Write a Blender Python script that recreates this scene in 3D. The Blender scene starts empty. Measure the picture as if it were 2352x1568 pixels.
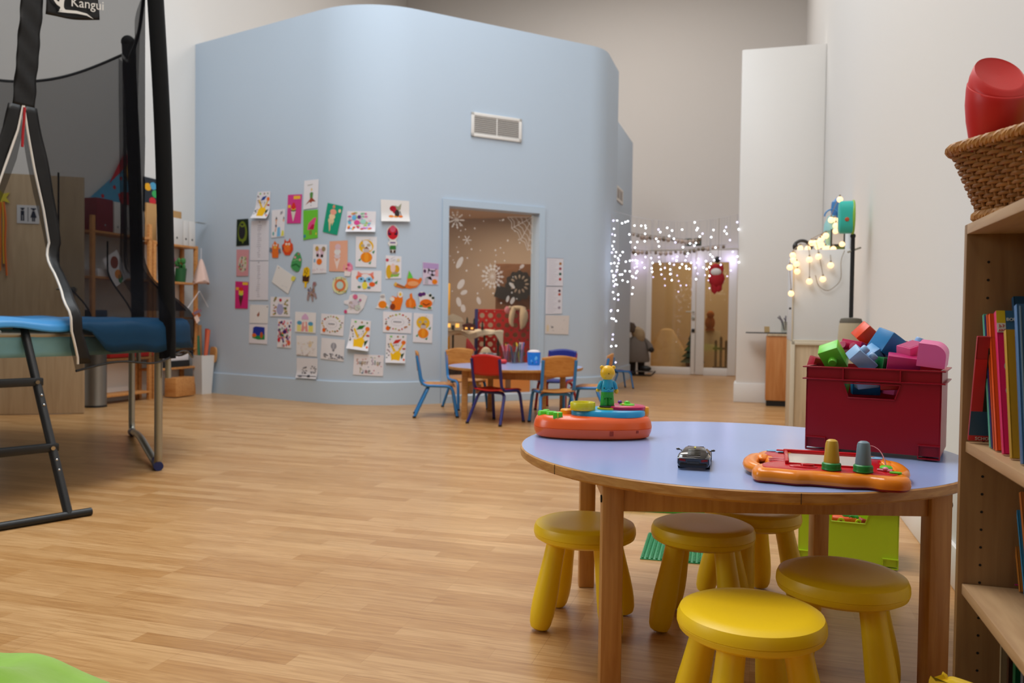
import bpy, bmesh, math, random
from mathutils import Vector, Matrix, Euler, Quaternion
random.seed(11)
SC = bpy.context.scene
COL = SC.collection
PI = math.pi

# ------------------------------------------------------------------ camera
FPX, PITCH, ROLL, CAMH = 1880.0, -0.0265, 0.0132, 0.87
def cam_axes():
    cp, sp = math.cos(PITCH), math.sin(PITCH)
    fw = Vector((0, cp, sp)); u0 = Vector((0, -sp, cp)); r0 = Vector((1, 0, 0))
    rr = math.cos(ROLL) * r0 + math.sin(ROLL) * u0
    uu = -math.sin(ROLL) * r0 + math.cos(ROLL) * u0
    return rr, uu, fw
RR, UU, FW = cam_axes()
EYE = Vector((0, 0, CAMH))
cd = bpy.data.cameras.new('camera'); cam = bpy.data.objects.new('camera', cd); COL.objects.link(cam)
cam.matrix_world = Matrix(((RR.x, UU.x, -FW.x, 0), (RR.y, UU.y, -FW.y, 0), (RR.z, UU.z, -FW.z, CAMH), (0, 0, 0, 1)))
cd.sensor_width = 36; cd.sensor_fit = 'HORIZONTAL'; cd.lens = FPX / 2352 * 36
cd.clip_start = 0.05; cd.clip_end = 100
cd.dof.use_dof = True; cd.dof.focus_distance = 1.9; cd.dof.aperture_fstop = 5.2
SC.camera = cam
# ------------------------------------------------------------------ world, lights, exposure
SC.view_settings.view_transform = 'Standard'; SC.view_settings.look = 'None'
SC.view_settings.gamma = 1.0; SC.view_settings.use_curve_mapping = False
SC.view_settings.exposure = 0.15
w = bpy.data.worlds.new('world'); SC.world = w; w.use_nodes = True
w.node_tree.nodes['Background'].inputs[0].default_value = (0.8, 0.88, 1, 1)
w.node_tree.nodes['Background'].inputs[1].default_value = 0.15

RZ = -0.2901                                  # the hall is turned against the view
U = Vector((math.cos(RZ), math.sin(RZ), 0)); V = Vector((-math.sin(RZ), math.cos(RZ), 0))
def W(u, v, z=0.0): return U * u + V * v + Vector((0, 0, z))
def area(name, loc, sx, sy, power, color, rot=(0, 0, RZ)):
    l = bpy.data.lights.new(name, 'AREA'); l.shape = 'RECTANGLE'; l.size = sx; l.size_y = sy
    l.energy = power; l.color = color
    o = bpy.data.objects.new(name, l); COL.objects.link(o); o.location = loc; o.rotation_euler = rot
    return o
area('skylight_lamp', W(-2.7, 5.2, 6.6), 2.8, 5.0, 235, (0.86, 0.94, 1.0))
area('skylight_lamp', W(-2.2, 10.6, 6.6), 3.0, 2.5, 105, (1.0, 0.95, 0.90))
area('skylight_lamp', W(-1.5, 1.9, 6.6), 2.2, 2.4, 140, (1.0, 0.94, 0.87))
_fill = area('left_fill_lamp', W(-5.9, 0.6, 2.9), 2.4, 2.4, 85, (0.80, 0.92, 1.0)); _fill.rotation_euler = (U * 0.93 + V * 0.36 + Vector((0, 0, -0.12))).to_track_quat('-Z', 'Z').to_euler()  # added cool fill light from the left, no window is built there
def point(name, loc, power, color, r=0.05):
    l = bpy.data.lights.new(name, 'POINT'); l.energy = power; l.color = color; l.shadow_soft_size = r
    o = bpy.data.objects.new(name, l); COL.objects.link(o); o.location = loc
    return o

# ------------------------------------------------------------------ helpers: rays of the view, meshes, tags
def ray(x, y): return RR * ((x - 1176) / FPX) - UU * ((y - 784) / FPX) + FW
def fl(x, y, z=0.0):
    d = ray(x, y); return EYE + d * ((z - CAMH) / d.z)
def at(x, y, Y):
    d = ray(x, y); return EYE + d * (Y / d.y)
def onu(x, y, u):
    d = ray(x, y); return EYE + d * (u / d.dot(U))
def onv(x, y, v):
    d = ray(x, y); return EYE + d * (v / d.dot(V))
def uv(p): return p.dot(U), p.dot(V)

def lin(c):
    c /= 255.0
    return c / 12.92 if c <= 0.04045 else ((c + 0.055) / 1.055) ** 2.4
def C(h, k=1.0):
    h = h.lstrip('#'); return tuple(min(1, lin(int(h[i:i + 2], 16)) * k) for i in (0, 2, 4)) + (1.0,)

MATS = {}
def mat(name, col, rough=0.5, metal=0.0, spec=0.5, emit=0.0, vary=0.0, vscale=20.0, bump=0.0, alpha=1.0, trans=0.0, sheen=0.0, coat=0.0):
    if name in MATS: return MATS[name]
    if isinstance(col, str): col = C(col)
    m = bpy.data.materials.new(name); m.use_nodes = True; nt = m.node_tree; b = nt.nodes['Principled BSDF']
    b.inputs['Base Color'].default_value = col; b.inputs['Roughness'].default_value = rough
    b.inputs['Metallic'].default_value = metal; b.inputs['Specular IOR Level'].default_value = spec
    b.inputs['Alpha'].default_value = alpha; b.inputs['Transmission Weight'].default_value = trans
    b.inputs['Coat Weight'].default_value = coat
    if sheen: b.inputs['Sheen Weight'].default_value = sheen
    if emit:
        b.inputs['Emission Color'].default_value = col; b.inputs['Emission Strength'].default_value = emit
        m.cycles.emission_sampling = 'NONE'
    if vary or bump:
        tc = nt.nodes.new('ShaderNodeTexCoord'); n = nt.nodes.new('ShaderNodeTexNoise'); n.inputs['Scale'].default_value = vscale
        n.inputs['Detail'].default_value = 4
        nt.links.new(tc.outputs['Object'], n.inputs['Vector'])
        if vary:
            mx = nt.nodes.new('ShaderNodeMix'); mx.data_type = 'RGBA'
            mx.inputs[6].default_value = tuple(c * (1 - vary) for c in col[:3]) + (1,)
            mx.inputs[7].default_value = tuple(min(1, c * (1 + vary)) for c in col[:3]) + (1,)
            nt.links.new(n.outputs['Fac'], mx.inputs[0]); nt.links.new(mx.outputs[2], b.inputs['Base Color'])
        if bump:
            bp = nt.nodes.new('ShaderNodeBump'); bp.inputs['Strength'].default_value = bump; bp.inputs['Distance'].default_value = 0.01
            nt.links.new(n.outputs['Fac'], bp.inputs['Height']); nt.links.new(bp.outputs['Normal'], b.inputs['Normal'])
    MATS[name] = m; return m
def wood(name, c1, c2, rough=0.45, scale=(1.5, 18, 18), spec=0.4):
    if name in MATS: return MATS[name]
    m = bpy.data.materials.new(name); m.use_nodes = True; nt = m.node_tree; b = nt.nodes['Principled BSDF']
    tc = nt.nodes.new('ShaderNodeTexCoord'); mp = nt.nodes.new('ShaderNodeMapping'); mp.inputs['Scale'].default_value = scale
    n = nt.nodes.new('ShaderNodeTexNoise'); n.inputs['Scale'].default_value = 3.0; n.inputs['Detail'].default_value = 6; n.inputs['Distortion'].default_value = 0.6
    rp = nt.nodes.new('ShaderNodeValToRGB'); rp.color_ramp.elements[0].position = 0.3; rp.color_ramp.elements[1].position = 0.72
    rp.color_ramp.elements[0].color = C(c1); rp.color_ramp.elements[1].color = C(c2)
    nt.links.new(tc.outputs['Object'], mp.inputs['Vector']); nt.links.new(mp.outputs['Vector'], n.inputs['Vector'])
    nt.links.new(n.outputs['Fac'], rp.inputs['Fac']); nt.links.new(rp.outputs['Color'], b.inputs['Base Color'])
    b.inputs['Roughness'].default_value = rough; b.inputs['Specular IOR Level'].default_value = spec
    MATS[name] = m; return m
def glassy(name, tint=(1, 1, 1, 1), gloss=0.06, rough=0.02):
    if name in MATS: return MATS[name]
    m = bpy.data.materials.new(name); m.use_nodes = True; nt = m.node_tree; nt.nodes.clear()
    o = nt.nodes.new('ShaderNodeOutputMaterial'); t = nt.nodes.new('ShaderNodeBsdfTransparent'); g = nt.nodes.new('ShaderNodeBsdfGlossy')
    mx = nt.nodes.new('ShaderNodeMixShader'); t.inputs[0].default_value = tint; g.inputs['Roughness'].default_value = rough
    mx.inputs[0].default_value = gloss
    nt.links.new(t.outputs[0], mx.inputs[1]); nt.links.new(g.outputs[0], mx.inputs[2]); nt.links.new(mx.outputs[0], o.inputs[0])
    MATS[name] = m; return m
def netting(name, col, cover):
    if name in MATS: return MATS[name]
    m = bpy.data.materials.new(name); m.use_nodes = True; nt = m.node_tree; nt.nodes.clear()
    o = nt.nodes.new('ShaderNodeOutputMaterial'); t = nt.nodes.new('ShaderNodeBsdfTransparent'); g = nt.nodes.new('ShaderNodeBsdfDiffuse')
    mx = nt.nodes.new('ShaderNodeMixShader'); g.inputs[0].default_value = C(col); mx.inputs[0].default_value = cover
    nt.links.new(t.outputs[0], mx.inputs[1]); nt.links.new(g.outputs[0], mx.inputs[2]); nt.links.new(mx.outputs[0], o.inputs[0])
    MATS[name] = m; return m

def MT(loc=(0, 0, 0), rot=(0, 0, 0), sc=(1, 1, 1)):
    return Matrix.LocRotScale(Vector(loc), Euler(rot), Vector(sc))
def frame(p0, p1):
    z = (Vector(p1) - Vector(p0)).normalized()
    a = Vector((0, 0, 1)) if abs(z.z) < 0.9 else Vector((1, 0, 0))
    x = a.cross(z).normalized(); y = z.cross(x)
    return x, y, z
class MB:
    def __init__(s): s.v = []; s.f = []; s.m = []; s.mats = []
    def mi(s, m):
        if m not in s.mats: s.mats.append(m)
        return s.mats.index(m)
    def add(s, vs, fs, m, M=None):
        o = len(s.v); k = s.mi(m)
        if M is not None: vs = [M @ Vector(p) for p in vs]
        s.v += [tuple(p) for p in vs]
        for f in fs: s.f.append([i + o for i in f]); s.m.append(k)
        return s
    def box(s, c, size, m, rot=(0, 0, 0), bev=0.0, seg=2, M=None):
        X = MT(c, rot)
        if M is not None: X = M @ X
        hx, hy, hz = size[0] / 2, size[1] / 2, size[2] / 2
        if bev <= 0:
            vs = [(x, y, z) for x in (-hx, hx) for y in (-hy, hy) for z in (-hz, hz)]
            fs = [(0, 1, 3, 2), (4, 6, 7, 5), (0, 4, 5, 1), (2, 3, 7, 6), (0, 2, 6, 4), (1, 5, 7, 3)]
            return s.add(vs, fs, m, X)
        bm = bmesh.new(); bmesh.ops.create_cube(bm, size=1.0, matrix=Matrix.Diagonal((size[0], size[1], size[2], 1)))
        bmesh.ops.bevel(bm, geom=bm.edges[:], offset=min(bev, hx * .98, hy * .98, hz * .98), segments=seg, profile=0.5, affect='EDGES')
        return s._bm(bm, m, X)
    def _bm(s, bm, m, X):
        bm.verts.index_update(); vs = [v.co.copy() for v in bm.verts]; fs = [[v.index for v in f.verts] for f in bm.faces]; bm.free()
        return s.add(vs, fs, m, X)
    def cyl(s, p0, p1, r0, m, r1=None, seg=16, cap=True, M=None):
        r1 = r0 if r1 is None else r1; x, y, z = frame(p0, p1); p0 = Vector(p0); p1 = Vector(p1)
        vs = []; 
        for i in range(seg):
            a = 2 * PI * i / seg; d = x * math.cos(a) + y * math.sin(a); vs += [p0 + d * r0, p1 + d * r1]
        fs = [(2 * i, 2 * ((i + 1) % seg), 2 * ((i + 1) % seg) + 1, 2 * i + 1) for i in range(seg)]
        if cap: fs += [[2 * i for i in range(seg)][::-1], [2 * i + 1 for i in range(seg)]]
        return s.add(vs, fs, m, M)
    def tube(s, pts, r, m, seg=8, closed=False, M=None, cap=True):
        pts = [Vector(p) for p in pts]; n = len(pts); vs = []; fs = []
        rs = r if isinstance(r, (list, tuple)) else [r] * n
        X = None
        for i, p in enumerate(pts):
            a = pts[(i - 1) % n] if (closed or i > 0) else p; b = pts[(i + 1) % n] if (closed or i < n - 1) else p
            t = (b - a).normalized() if (b - a).length > 1e-9 else Vector((0, 0, 1))
            if X is None: X = frame((0, 0, 0), t)[0]
            X = (X - t * X.dot(t)); X = X.normalized() if X.length > 1e-6 else frame((0, 0, 0), t)[0]
            Y = t.cross(X)
            for k in range(seg):
                g = 2 * PI * k / seg; vs.append(p + (X * math.cos(g) + Y * math.sin(g)) * rs[i])
        for i in range(n if closed else n - 1):
            j = (i + 1) % n
            for k in range(seg):
                l = (k + 1) % seg; fs.append((i * seg + k, i * seg + l, j * seg + l, j * seg + k))
        if cap and not closed: fs += [list(range(seg))[::-1], list(range((n - 1) * seg, n * seg))]
        return s.add(vs, fs, m, M)
    def lathe(s, prof, m, seg=24, M=None, sx=1.0, sy=1.0):
        vs = []; fs = []; n = len(prof)
        for i in range(seg):
            a = 2 * PI * i / seg
            for r, z in prof: vs.append((r * math.cos(a) * sx, r * math.sin(a) * sy, z))
        for i in range(seg):
            j = (i + 1) % seg
            for k in range(n - 1): fs.append((i * n + k, j * n + k, j * n + k + 1, i * n + k + 1))
        if prof[0][0] > 1e-5: fs.append([i * n for i in range(seg)][::-1])
        if prof[-1][0] > 1e-5: fs.append([i * n + n - 1 for i in range(seg)])
        return s.add(vs, fs, m, M)
    def prism(s, poly, z0, z1, m, M=None, inset=0.0):
        n = len(poly); vs = [(x, y, z0) for x, y in poly] + [(x, y, z1) for x, y in poly]
        fs = [list(range(n))[::-1], list(range(n, 2 * n))] + [(i, (i + 1) % n, n + (i + 1) % n, n + i) for i in range(n)]
        return s.add(vs, fs, m, M)
    def ball(s, c, r, m, sc=(1, 1, 1), rot=(0, 0, 0), seg=12, M=None):
        h = max(5, seg * 2 // 3)
        prof = [(math.sin(PI * i / h) * r, -math.cos(PI * i / h) * r) for i in range(h + 1)]
        X = MT(c, rot, sc)
        if M is not None: X = M @ X
        vs = [(0, 0, -r), (0, 0, r)]; fs = []
        for k in range(1, h):
            for i in range(seg):
                a = 2 * PI * i / seg; vs.append((prof[k][0] * math.cos(a), prof[k][0] * math.sin(a), prof[k][1]))
        for i in range(seg):
            j = (i + 1) % seg; fs.append((0, 2 + j, 2 + i)); b = 2 + (h - 2) * seg; fs.append((1, b + i, b + j))
            for k in range(h - 2): fs.append((2 + k * seg + i, 2 + k * seg + j, 2 + (k + 1) * seg + j, 2 + (k + 1) * seg + i))
        return s.add(vs, fs, m, X)
    def sheet(s, fn, nu, nv, m, M=None, wrap=False):
        cu = nu if wrap else nu + 1
        vs = [fn(i / nu, j / nv) for i in range(cu) for j in range(nv + 1)]; fs = []
        for i in range(nu):
            k = (i + 1) % cu
            for j in range(nv): fs.append((i * (nv + 1) + j, k * (nv + 1) + j, k * (nv + 1) + j + 1, i * (nv + 1) + j + 1))
        return s.add(vs, fs, m, M)
    def build(s, name, parent=None, loc=(0, 0, 0), rot=(0, 0, 0), angle=38, label=None, thick=0.0, weld=False):
        me = bpy.data.meshes.new(name); me.from_pydata(s.v, [], s.f)
        for m in s.mats: me.materials.append(m)
        me.polygons.foreach_set('material_index', s.m)
        bm = bmesh.new(); bm.from_mesh(me)
        if weld: bmesh.ops.remove_doubles(bm, verts=bm.verts[:], dist=1e-4)
        bmesh.ops.recalc_face_normals(bm, faces=bm.faces[:]); bm.to_mesh(me); bm.free()
        me.polygons.foreach_set('use_smooth', [True] * len(me.polygons)); me.set_sharp_from_angle(angle=math.radians(angle))
        o = bpy.data.objects.new(name, me); COL.objects.link(o); o.location = loc; o.rotation_euler = rot
        if parent: o.parent = parent
        if label: o['label'] = label
        if thick: md = o.modifiers.new('solid', 'SOLIDIFY'); md.thickness = thick; md.offset = 0
        return o
def thing(name, label, cat, loc=(0, 0, 0), rz=0.0, group=None, rot=None):
    o = bpy.data.objects.new(name, None); COL.objects.link(o); o.empty_display_size = 0.05
    o.location = loc; o.rotation_euler = rot if rot else (0, 0, rz); o['label'] = label; o['category'] = cat
    if group: o['group'] = group
    return o
def tag(o, label, cat, group=None):
    o['label'] = label; o['category'] = cat
    if group: o['group'] = group
    return o
def struct(o, label=None):
    o['kind'] = 'structure'
    if label: o['label'] = label
    return o
def dup(root, loc, rz, label=None, group=None):
    r = root.copy(); COL.objects.link(r); r.location = loc; r.rotation_euler = (0, 0, rz)
    if label: r['label'] = label
    if group: r['group'] = group
    for ch in list(root.children):
        c = ch.copy(); COL.objects.link(c); c.parent = r
        for g in list(ch.children):
            d = g.copy(); COL.objects.link(d); d.parent = c
    return r
def txt(s, string, size, m, M, extrude=0.0006, align='LEFT'):
    """turn lettering into mesh and add it to the builder s"""
    cu = bpy.data.curves.new('t', 'FONT'); cu.body = string; cu.size = size; cu.extrude = extrude; cu.resolution_u = 3; cu.align_x = align
    o = bpy.data.objects.new('t', cu); COL.objects.link(o)
    dg = bpy.context.evaluated_depsgraph_get(); me = o.evaluated_get(dg).to_mesh()
    vs = [v.co.copy() for v in me.vertices]; fs = [list(p.vertices) for p in me.polygons]
    s.add(vs, fs, m, M); o.to_mesh_clear(); bpy.data.objects.remove(o); bpy.data.curves.remove(cu)
def smooth_path(pts, n=6):
    """Catmull-Rom through the points"""
    P = [Vector(p) for p in pts]; P = [P[0] * 2 - P[1]] + P + [P[-1] * 2 - P[-2]]; out = []
    for i in range(1, len(P) - 2):
        a, b, c, d = P[i - 1:i + 3]
        for k in range(n):
            t = k / n; out.append(0.5 * ((2 * b) + (c - a) * t + (2 * a - 5 * b + 4 * c - d) * t * t + (3 * b - a - 3 * c + d) * t ** 3))
    out.append(P[-2]); return out
def fillet(pts, r, n=5):
    """polyline with rounded corners"""
    P = [Vector(p) for p in pts]; out = [P[0]]
    for i in range(1, len(P) - 1):
        a = (P[i - 1] - P[i]); b = (P[i + 1] - P[i]); q = min(r, a.length * .45, b.length * .45)
        A = P[i] + a.normalized() * q; B = P[i] + b.normalized() * q
        for k in range(n + 1):
            t = k / n; out.append(A * (1 - t) ** 2 + P[i] * 2 * t * (1 - t) + B * t * t)
    out.append(P[-1]); return out

# ------------------------------------------------------------------ common materials
M_white = mat('white_paint', '#dcd9d5', 0.75, spec=0.25)
M_far = mat('grey_white_paint', '#d4cfca', 0.8, spec=0.2)
M_blue = mat('pale_blue_paint', '#bccbdb', 0.62, spec=0.3)
M_trimw = mat('white_trim', '#e6e3df', 0.45)
M_trimb = mat('pale_blue_trim', '#b9cbdc', 0.4)
M_black = mat('black_plastic', '#141416', 0.45)
M_steel = mat('galvanised_steel', '#a9a79c', 0.38, metal=0.85)
M_chrome = mat('chrome', '#c8c8c8', 0.2, metal=1.0)
M_paper = mat('white_paper', '#e3e0e4', 0.8, spec=0.1)
M_pine = wood('pine_wood', '#b8763d', '#d39a5b', 0.5)
M_beech = wood('beech_wood', '#c08a50', '#d2a066', 0.42)
# ------------------------------------------------------------------ floor
def floor_material():
    m = bpy.data.materials.new('laminate_floor'); m.use_nodes = True; nt = m.node_tree; b = nt.nodes['Principled BSDF']; L = nt.links.new
    tc = nt.nodes.new('ShaderNodeTexCoord')
    br = nt.nodes.new('ShaderNodeTexBrick'); br.inputs['Scale'].default_value = 1; br.inputs['Brick Width'].default_value = 0.47
    br.inputs['Row Height'].default_value = 0.066; br.inputs['Mortar Size'].default_value = 0.0004; br.offset = 0.37; br.offset_frequency = 3; br.inputs['Bias'].default_value = 0.0
    br.inputs['Color1'].default_value = C('#cfa573'); br.inputs['Color2'].default_value = C('#b98a55'); br.inputs['Mortar'].default_value = C('#b08350')
    L(tc.outputs['Object'], br.inputs['Vector'])
    b2 = nt.nodes.new('ShaderNodeTexBrick'); b2.inputs['Scale'].default_value = 1; b2.inputs['Brick Width'].default_value = 1.29
    b2.inputs['Row Height'].default_value = 0.198; b2.inputs['Mortar Size'].default_value = 0.0008; b2.offset = 0.41
    b2.inputs['Color1'].default_value = (1, 1, 1, 1); b2.inputs['Color2'].default_value = (0.94, 0.94, 0.94, 1); b2.inputs['Mortar'].default_value = (0.72, 0.68, 0.62, 1)
    L(tc.outputs['Object'], b2.inputs['Vector'])
    mp = nt.nodes.new('ShaderNodeMapping'); mp.inputs['Scale'].default_value = (2.2, 34, 1); L(tc.outputs['Object'], mp.inputs['Vector'])
    n = nt.nodes.new('ShaderNodeTexNoise'); n.inputs['Scale'].default_value = 2.4; n.inputs['Detail'].default_value = 7; n.inputs['Distortion'].default_value = 1.1; L(mp.outputs[0], n.inputs['Vector'])
    rp = nt.nodes.new('ShaderNodeValToRGB'); rp.color_ramp.elements[0].position = 0.3; rp.color_ramp.elements[1].position = 0.62
    rp.color_ramp.elements[0].color = (0.78, 0.70, 0.60, 1); rp.color_ramp.elements[1].color = (1.03, 1.03, 1.03, 1); L(n.outputs['Fac'], rp.inputs[0])
    x1 = nt.nodes.new('ShaderNodeMix'); x1.data_type = 'RGBA'; x1.blend_type = 'MULTIPLY'; x1.inputs[0].default_value = 1
    L(br.outputs[0], x1.inputs[6]); L(rp.outputs[0], x1.inputs[7])
    x2 = nt.nodes.new('ShaderNodeMix'); x2.data_type = 'RGBA'; x2.blend_type = 'MULTIPLY'; x2.inputs[0].default_value = 1
    L(x1.outputs[2], x2.inputs[6]); L(b2.outputs[0], x2.inputs[7]); L(x2.outputs[2], b.inputs['Base Color'])
    b.inputs['Roughness'].default_value = 0.3; b.inputs['Specular IOR Level'].default_value = 0.45
    return m
UL, UR, VF, VB = -6.2, 0.655, 13.8, -2.2      # inner faces of the hall in its own axes
ZC = 6.8
b = MB(); b.box(((UL + UR) / 2, (VF + 3 + VB) / 2, -0.05), (UR - UL + 0.4, VF + 3 - VB + 0.4, 0.1), floor_material())
struct(b.build('floor', rot=(0, 0, RZ)), 'light brown strip laminate floor')
b = MB(); b.box(((UL + UR) / 2, (VF + VB) / 2, ZC + 0.05), (UR - UL + 0.4, VF - VB + 0.4, 0.1), M_white)
struct(b.build('ceiling', rot=(0, 0, RZ)))
b = MB(); b.box((UL - 0.1, (VF + VB) / 2, ZC / 2), (0.2, VF - VB + 0.4, ZC), M_white); struct(b.build('wall_left', rot=(0, 0, RZ)), 'tall white wall on the left')
b = MB(); b.box((UR + 0.1, (VF + VB) / 2, ZC / 2), (0.2, VF - VB + 0.4, ZC), M_white); struct(b.build('wall_right', rot=(0, 0, RZ)), 'tall white wall on the right')
M_dim = mat('dim_front_wall', '#6f675e', 0.9)
b = MB(); b.box(((UL + UR) / 2, VB - 0.1, ZC / 2), (UR - UL, 0.2, ZC), M_dim); struct(b.build('wall_front', rot=(0, 0, RZ)))
# far wall with the opening of the glazed doors
DU0, DU1, DZ = -1.74, -0.2, 2.06
b = MB()
b.box(((UL + DU0) / 2, VF + 0.1, ZC / 2), (DU0 - UL, 0.2, ZC), M_far)
b.box(((UR + DU1) / 2, VF + 0.1, ZC / 2), (UR - DU1, 0.2, ZC), M_far)
b.box(((DU0 + DU1) / 2, VF + 0.1, (ZC + DZ) / 2), (DU1 - DU0, 0.2, ZC - DZ), M_far)
struct(b.build('wall_far', rot=(0, 0, RZ)), 'grey white far wall above the glazed doors')
b = MB(); b.box((UR - 0.008, (VF + VB) / 2, 0.07), (0.016, VF - VB, 0.14), M_trimw, bev=0.004); struct(b.build('baseboard_right', rot=(0, 0, RZ)))
b = MB(); b.box((UL + 0.008, (7.7 + VB) / 2, 0.07), (0.016, 7.7 - VB, 0.14), M_trimw, bev=0.004); struct(b.build('baseboard_left', rot=(0, 0, RZ)))
# white pier standing out from the right wall
PU, PV, PZ = -0.21, 9.32, 3.84
b = MB(); b.box(((PU + UR) / 2, PV + 0.2, PZ / 2), (UR - PU, 0.4, PZ), M_trimw, bev=0.012); struct(b.build('wall_pier', rot=(0, 0, RZ)), 'white pier in front of the right wall')
b = MB(); b.box(((PU + UR) / 2 - 0.01, PV + 0.19, 0.105), (UR - PU + 0.02, 0.412, 0.21), M_trimw, bev=0.006); struct(b.build('baseboard_pier', rot=(0, 0, RZ)))

# ------------------------------------------------------------------ the pale blue room in the middle
BH = 3.96
def xy(v): return Vector((v.x, v.y))
def wall_path():
    L0, dL = Vector((-2.161, 8.445)), Vector((math.cos(math.radians(-33.2)), math.sin(math.radians(-33.2))))
    R0, dR = Vector((-0.388, 8.602)), Vector((math.cos(math.radians(28.7)), math.sin(math.radians(28.7))))
    def meet(a, da, c, dc):
        det = da.x * -dc.y + dc.x * da.y; e = c - a
        t = (e.x * -dc.y + dc.x * e.y) / det; return a + da * t
    U2, V2 = Vector((U.x, U.y)), Vector((V.x, V.y))
    A = meet(L0, dL, U2 * (UL + 0.0), V2); K = meet(L0, dL, R0, dR)
    E = meet(R0, dR, U2 * -1.70, V2); F = E + V2 * 0.9
    def arc(a, k, c, r, n):
        d0, d1 = (k - a).normalized(), (c - k).normalized(); ang = d0.angle_signed(d1)
        t = r * math.tan(abs(ang) / 2); s = k - d0 * t; e = k + d1 * t; out = []
        nrm = Vector((-d0.y, d0.x)); 
        if (e - s).dot(nrm) < 0: nrm = -nrm
        cen = s + nrm * r
        for i in range(n + 1):
            q = abs(ang) * i / n; out.append(cen - nrm * (r * math.cos(q)) + d0 * (r * math.sin(q)))
        return out
    return [A] + arc(A, K, E, 0.95, 14) + arc(K, E, F, 0.5, 10) + [F]
WP = wall_path()
WS = [0.0]
for a, c in zip(WP, WP[1:]): WS.append(WS[-1] + (c - a).length)
def wall_pt(s, z, off=0.0):
    s = max(0, min(WS[-1] - 1e-6, s)); i = 0
    while WS[i + 1] < s: i += 1
    t = (s - WS[i]) / (WS[i + 1] - WS[i]); p = WP[i].lerp(WP[i + 1], t)
    def nr(j):
        j = max(0, min(len(WP) - 2, j)); d = (WP[j + 1] - WP[j]).normalized(); return Vector((d.y, -d.x))
    n0 = (nr(i - 1) + nr(i)).normalized() if i > 0 else nr(i); n1 = (nr(i) + nr(i + 1)).normalized()
    n = n0.lerp(n1, t).normalized(); q = p + n * off
    return Vector((q.x, q.y, z))
def wall_px(x, y):
    """where a sight line meets the blue wall: (arc length, height)"""
    d = ray(x, y); best = None
    for i in range(len(WP) - 1):
        a, c = WP[i], WP[i + 1]; e = c - a
        det = d.x * -e.y + e.x * d.y
        if abs(det) < 1e-9: continue
        t = (a.x * -e.y + e.x * a.y) / det; k = (d.x * a.y - d.y * a.x) / det
        if t > 0 and -0.001 <= k <= 1.001 and (best is None or t < best[0]): best = (t, WS[i] + k * e.length, CAMH + d.z * t)
    return best[1], best[2]
s0, zt0 = wall_px(1030, 478); s1, zt1 = wall_px(1238, 492)
OS0, OS1, OZ0, OZ1 = s0, s1, 0.07, 2.03
TH = 0.16
ss = sorted(set([round(x, 5) for x in WS] + [round(OS0, 5), round(OS1, 5)]))
zs = [0, OZ0, OZ1, BH]
b = MB()
for k in range(len(ss) - 1):
    for j in range(3):
        if j == 1 and ss[k] >= OS0 - 1e-3 and ss[k + 1] <= OS1 + 1e-3: continue
        for off in (0, -TH):
            q = [wall_pt(ss[k], zs[j], off), wall_pt(ss[k + 1], zs[j], off), wall_pt(ss[k + 1], zs[j + 1], off), wall_pt(ss[k], zs[j + 1], off)]
            b.add(q, [(0, 1, 2, 3)] if off == 0 else [(3, 2, 1, 0)], M_blue)
    q = [wall_pt(ss[k], BH, 0), wall_pt(ss[k + 1], BH, 0), wall_pt(ss[k + 1], BH, -TH), wall_pt(ss[k], BH, -TH)]; b.add(q, [(0, 1, 2, 3)], M_blue)
for s_ in (OS0, OS1): b.add([wall_pt(s_, OZ0), wall_pt(s_, OZ1), wall_pt(s_, OZ1, -TH), wall_pt(s_, OZ0, -TH)], [(0, 1, 2, 3)], M_blue)
for z_ in (OZ0, OZ1): b.add([wall_pt(OS0, z_), wall_pt(OS1, z_), wall_pt(OS1, z_, -TH), wall_pt(OS0, z_, -TH)], [(0, 1, 2, 3)], M_blue)
bmw = b.build('wall_middle', angle=20, weld=True); struct(bmw, 'pale blue wall with rounded corners around an inner room')
# its baseboard
b = MB()
def bb_run(sa, sb):
    sl = [sa] + [x for x in WS if sa < x < sb] + [sb]
    prof = [(0.002, 0.0), (0.016, 0.0), (0.016, 0.225), (0.011, 0.235), (0.002, 0.235)]
    vs = [wall_pt(x, z, o) for x in sl for o, z in prof]; n = len(prof)
    fs = [(i * n + k, (i + 1) * n + k, (i + 1) * n + k + 1, i * n + k + 1) for i in range(len(sl) - 1) for k in range(n - 1)]
    fs += [list(range(n)), list(range((len(sl) - 1) * n, len(sl) * n))[::-1]]
    b.add(vs, fs, M_trimb)
bb_run(0.02, OS0 - 0.075); bb_run(OS1 + 0.075, WS[-1] - 0.05)
struct(b.build('baseboard_middle', angle=25))
# glazed opening: casing, pane
win = bpy.data.objects.new('window_1', None); COL.objects.link(win); struct(win, 'tall glazed opening in the pale blue wall')
def wall_box(b, sa, sb, z0, z1, o0, o1, m):
    vs = [wall_pt(s_, z, o) for s_ in (sa, sb) for z in (z0, z1) for o in (o0, o1)]
    b.add(vs, [(0, 1, 3, 2), (4, 6, 7, 5), (0, 4, 5, 1), (2, 3, 7, 6), (0, 2, 6, 4), (1, 5, 7, 3)], m)
b = MB(); fw = 0.07
wall_box(b, OS0 - fw, OS0, 0, OZ1, -0.001, 0.02, M_trimb); wall_box(b, OS1, OS1 + fw, 0, OZ1, -0.001, 0.02, M_trimb)
wall_box(b, OS0 - fw, OS1 + fw, OZ1, OZ1 + fw, -0.001, 0.02, M_trimb); wall_box(b, OS0, OS1, 0.0, OZ0, -0.001, 0.02, M_trimb)
b.build('window_frame', win)
b = MB(); wall_box(b, OS0 + .001, OS1 - .001, OZ0 + .001, OZ1 - .001, -0.075, -0.069, glassy('clear_pane', (0.97, 0.98, 0.98, 1), 0.022)); pane = b.build('pane', win)
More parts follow.
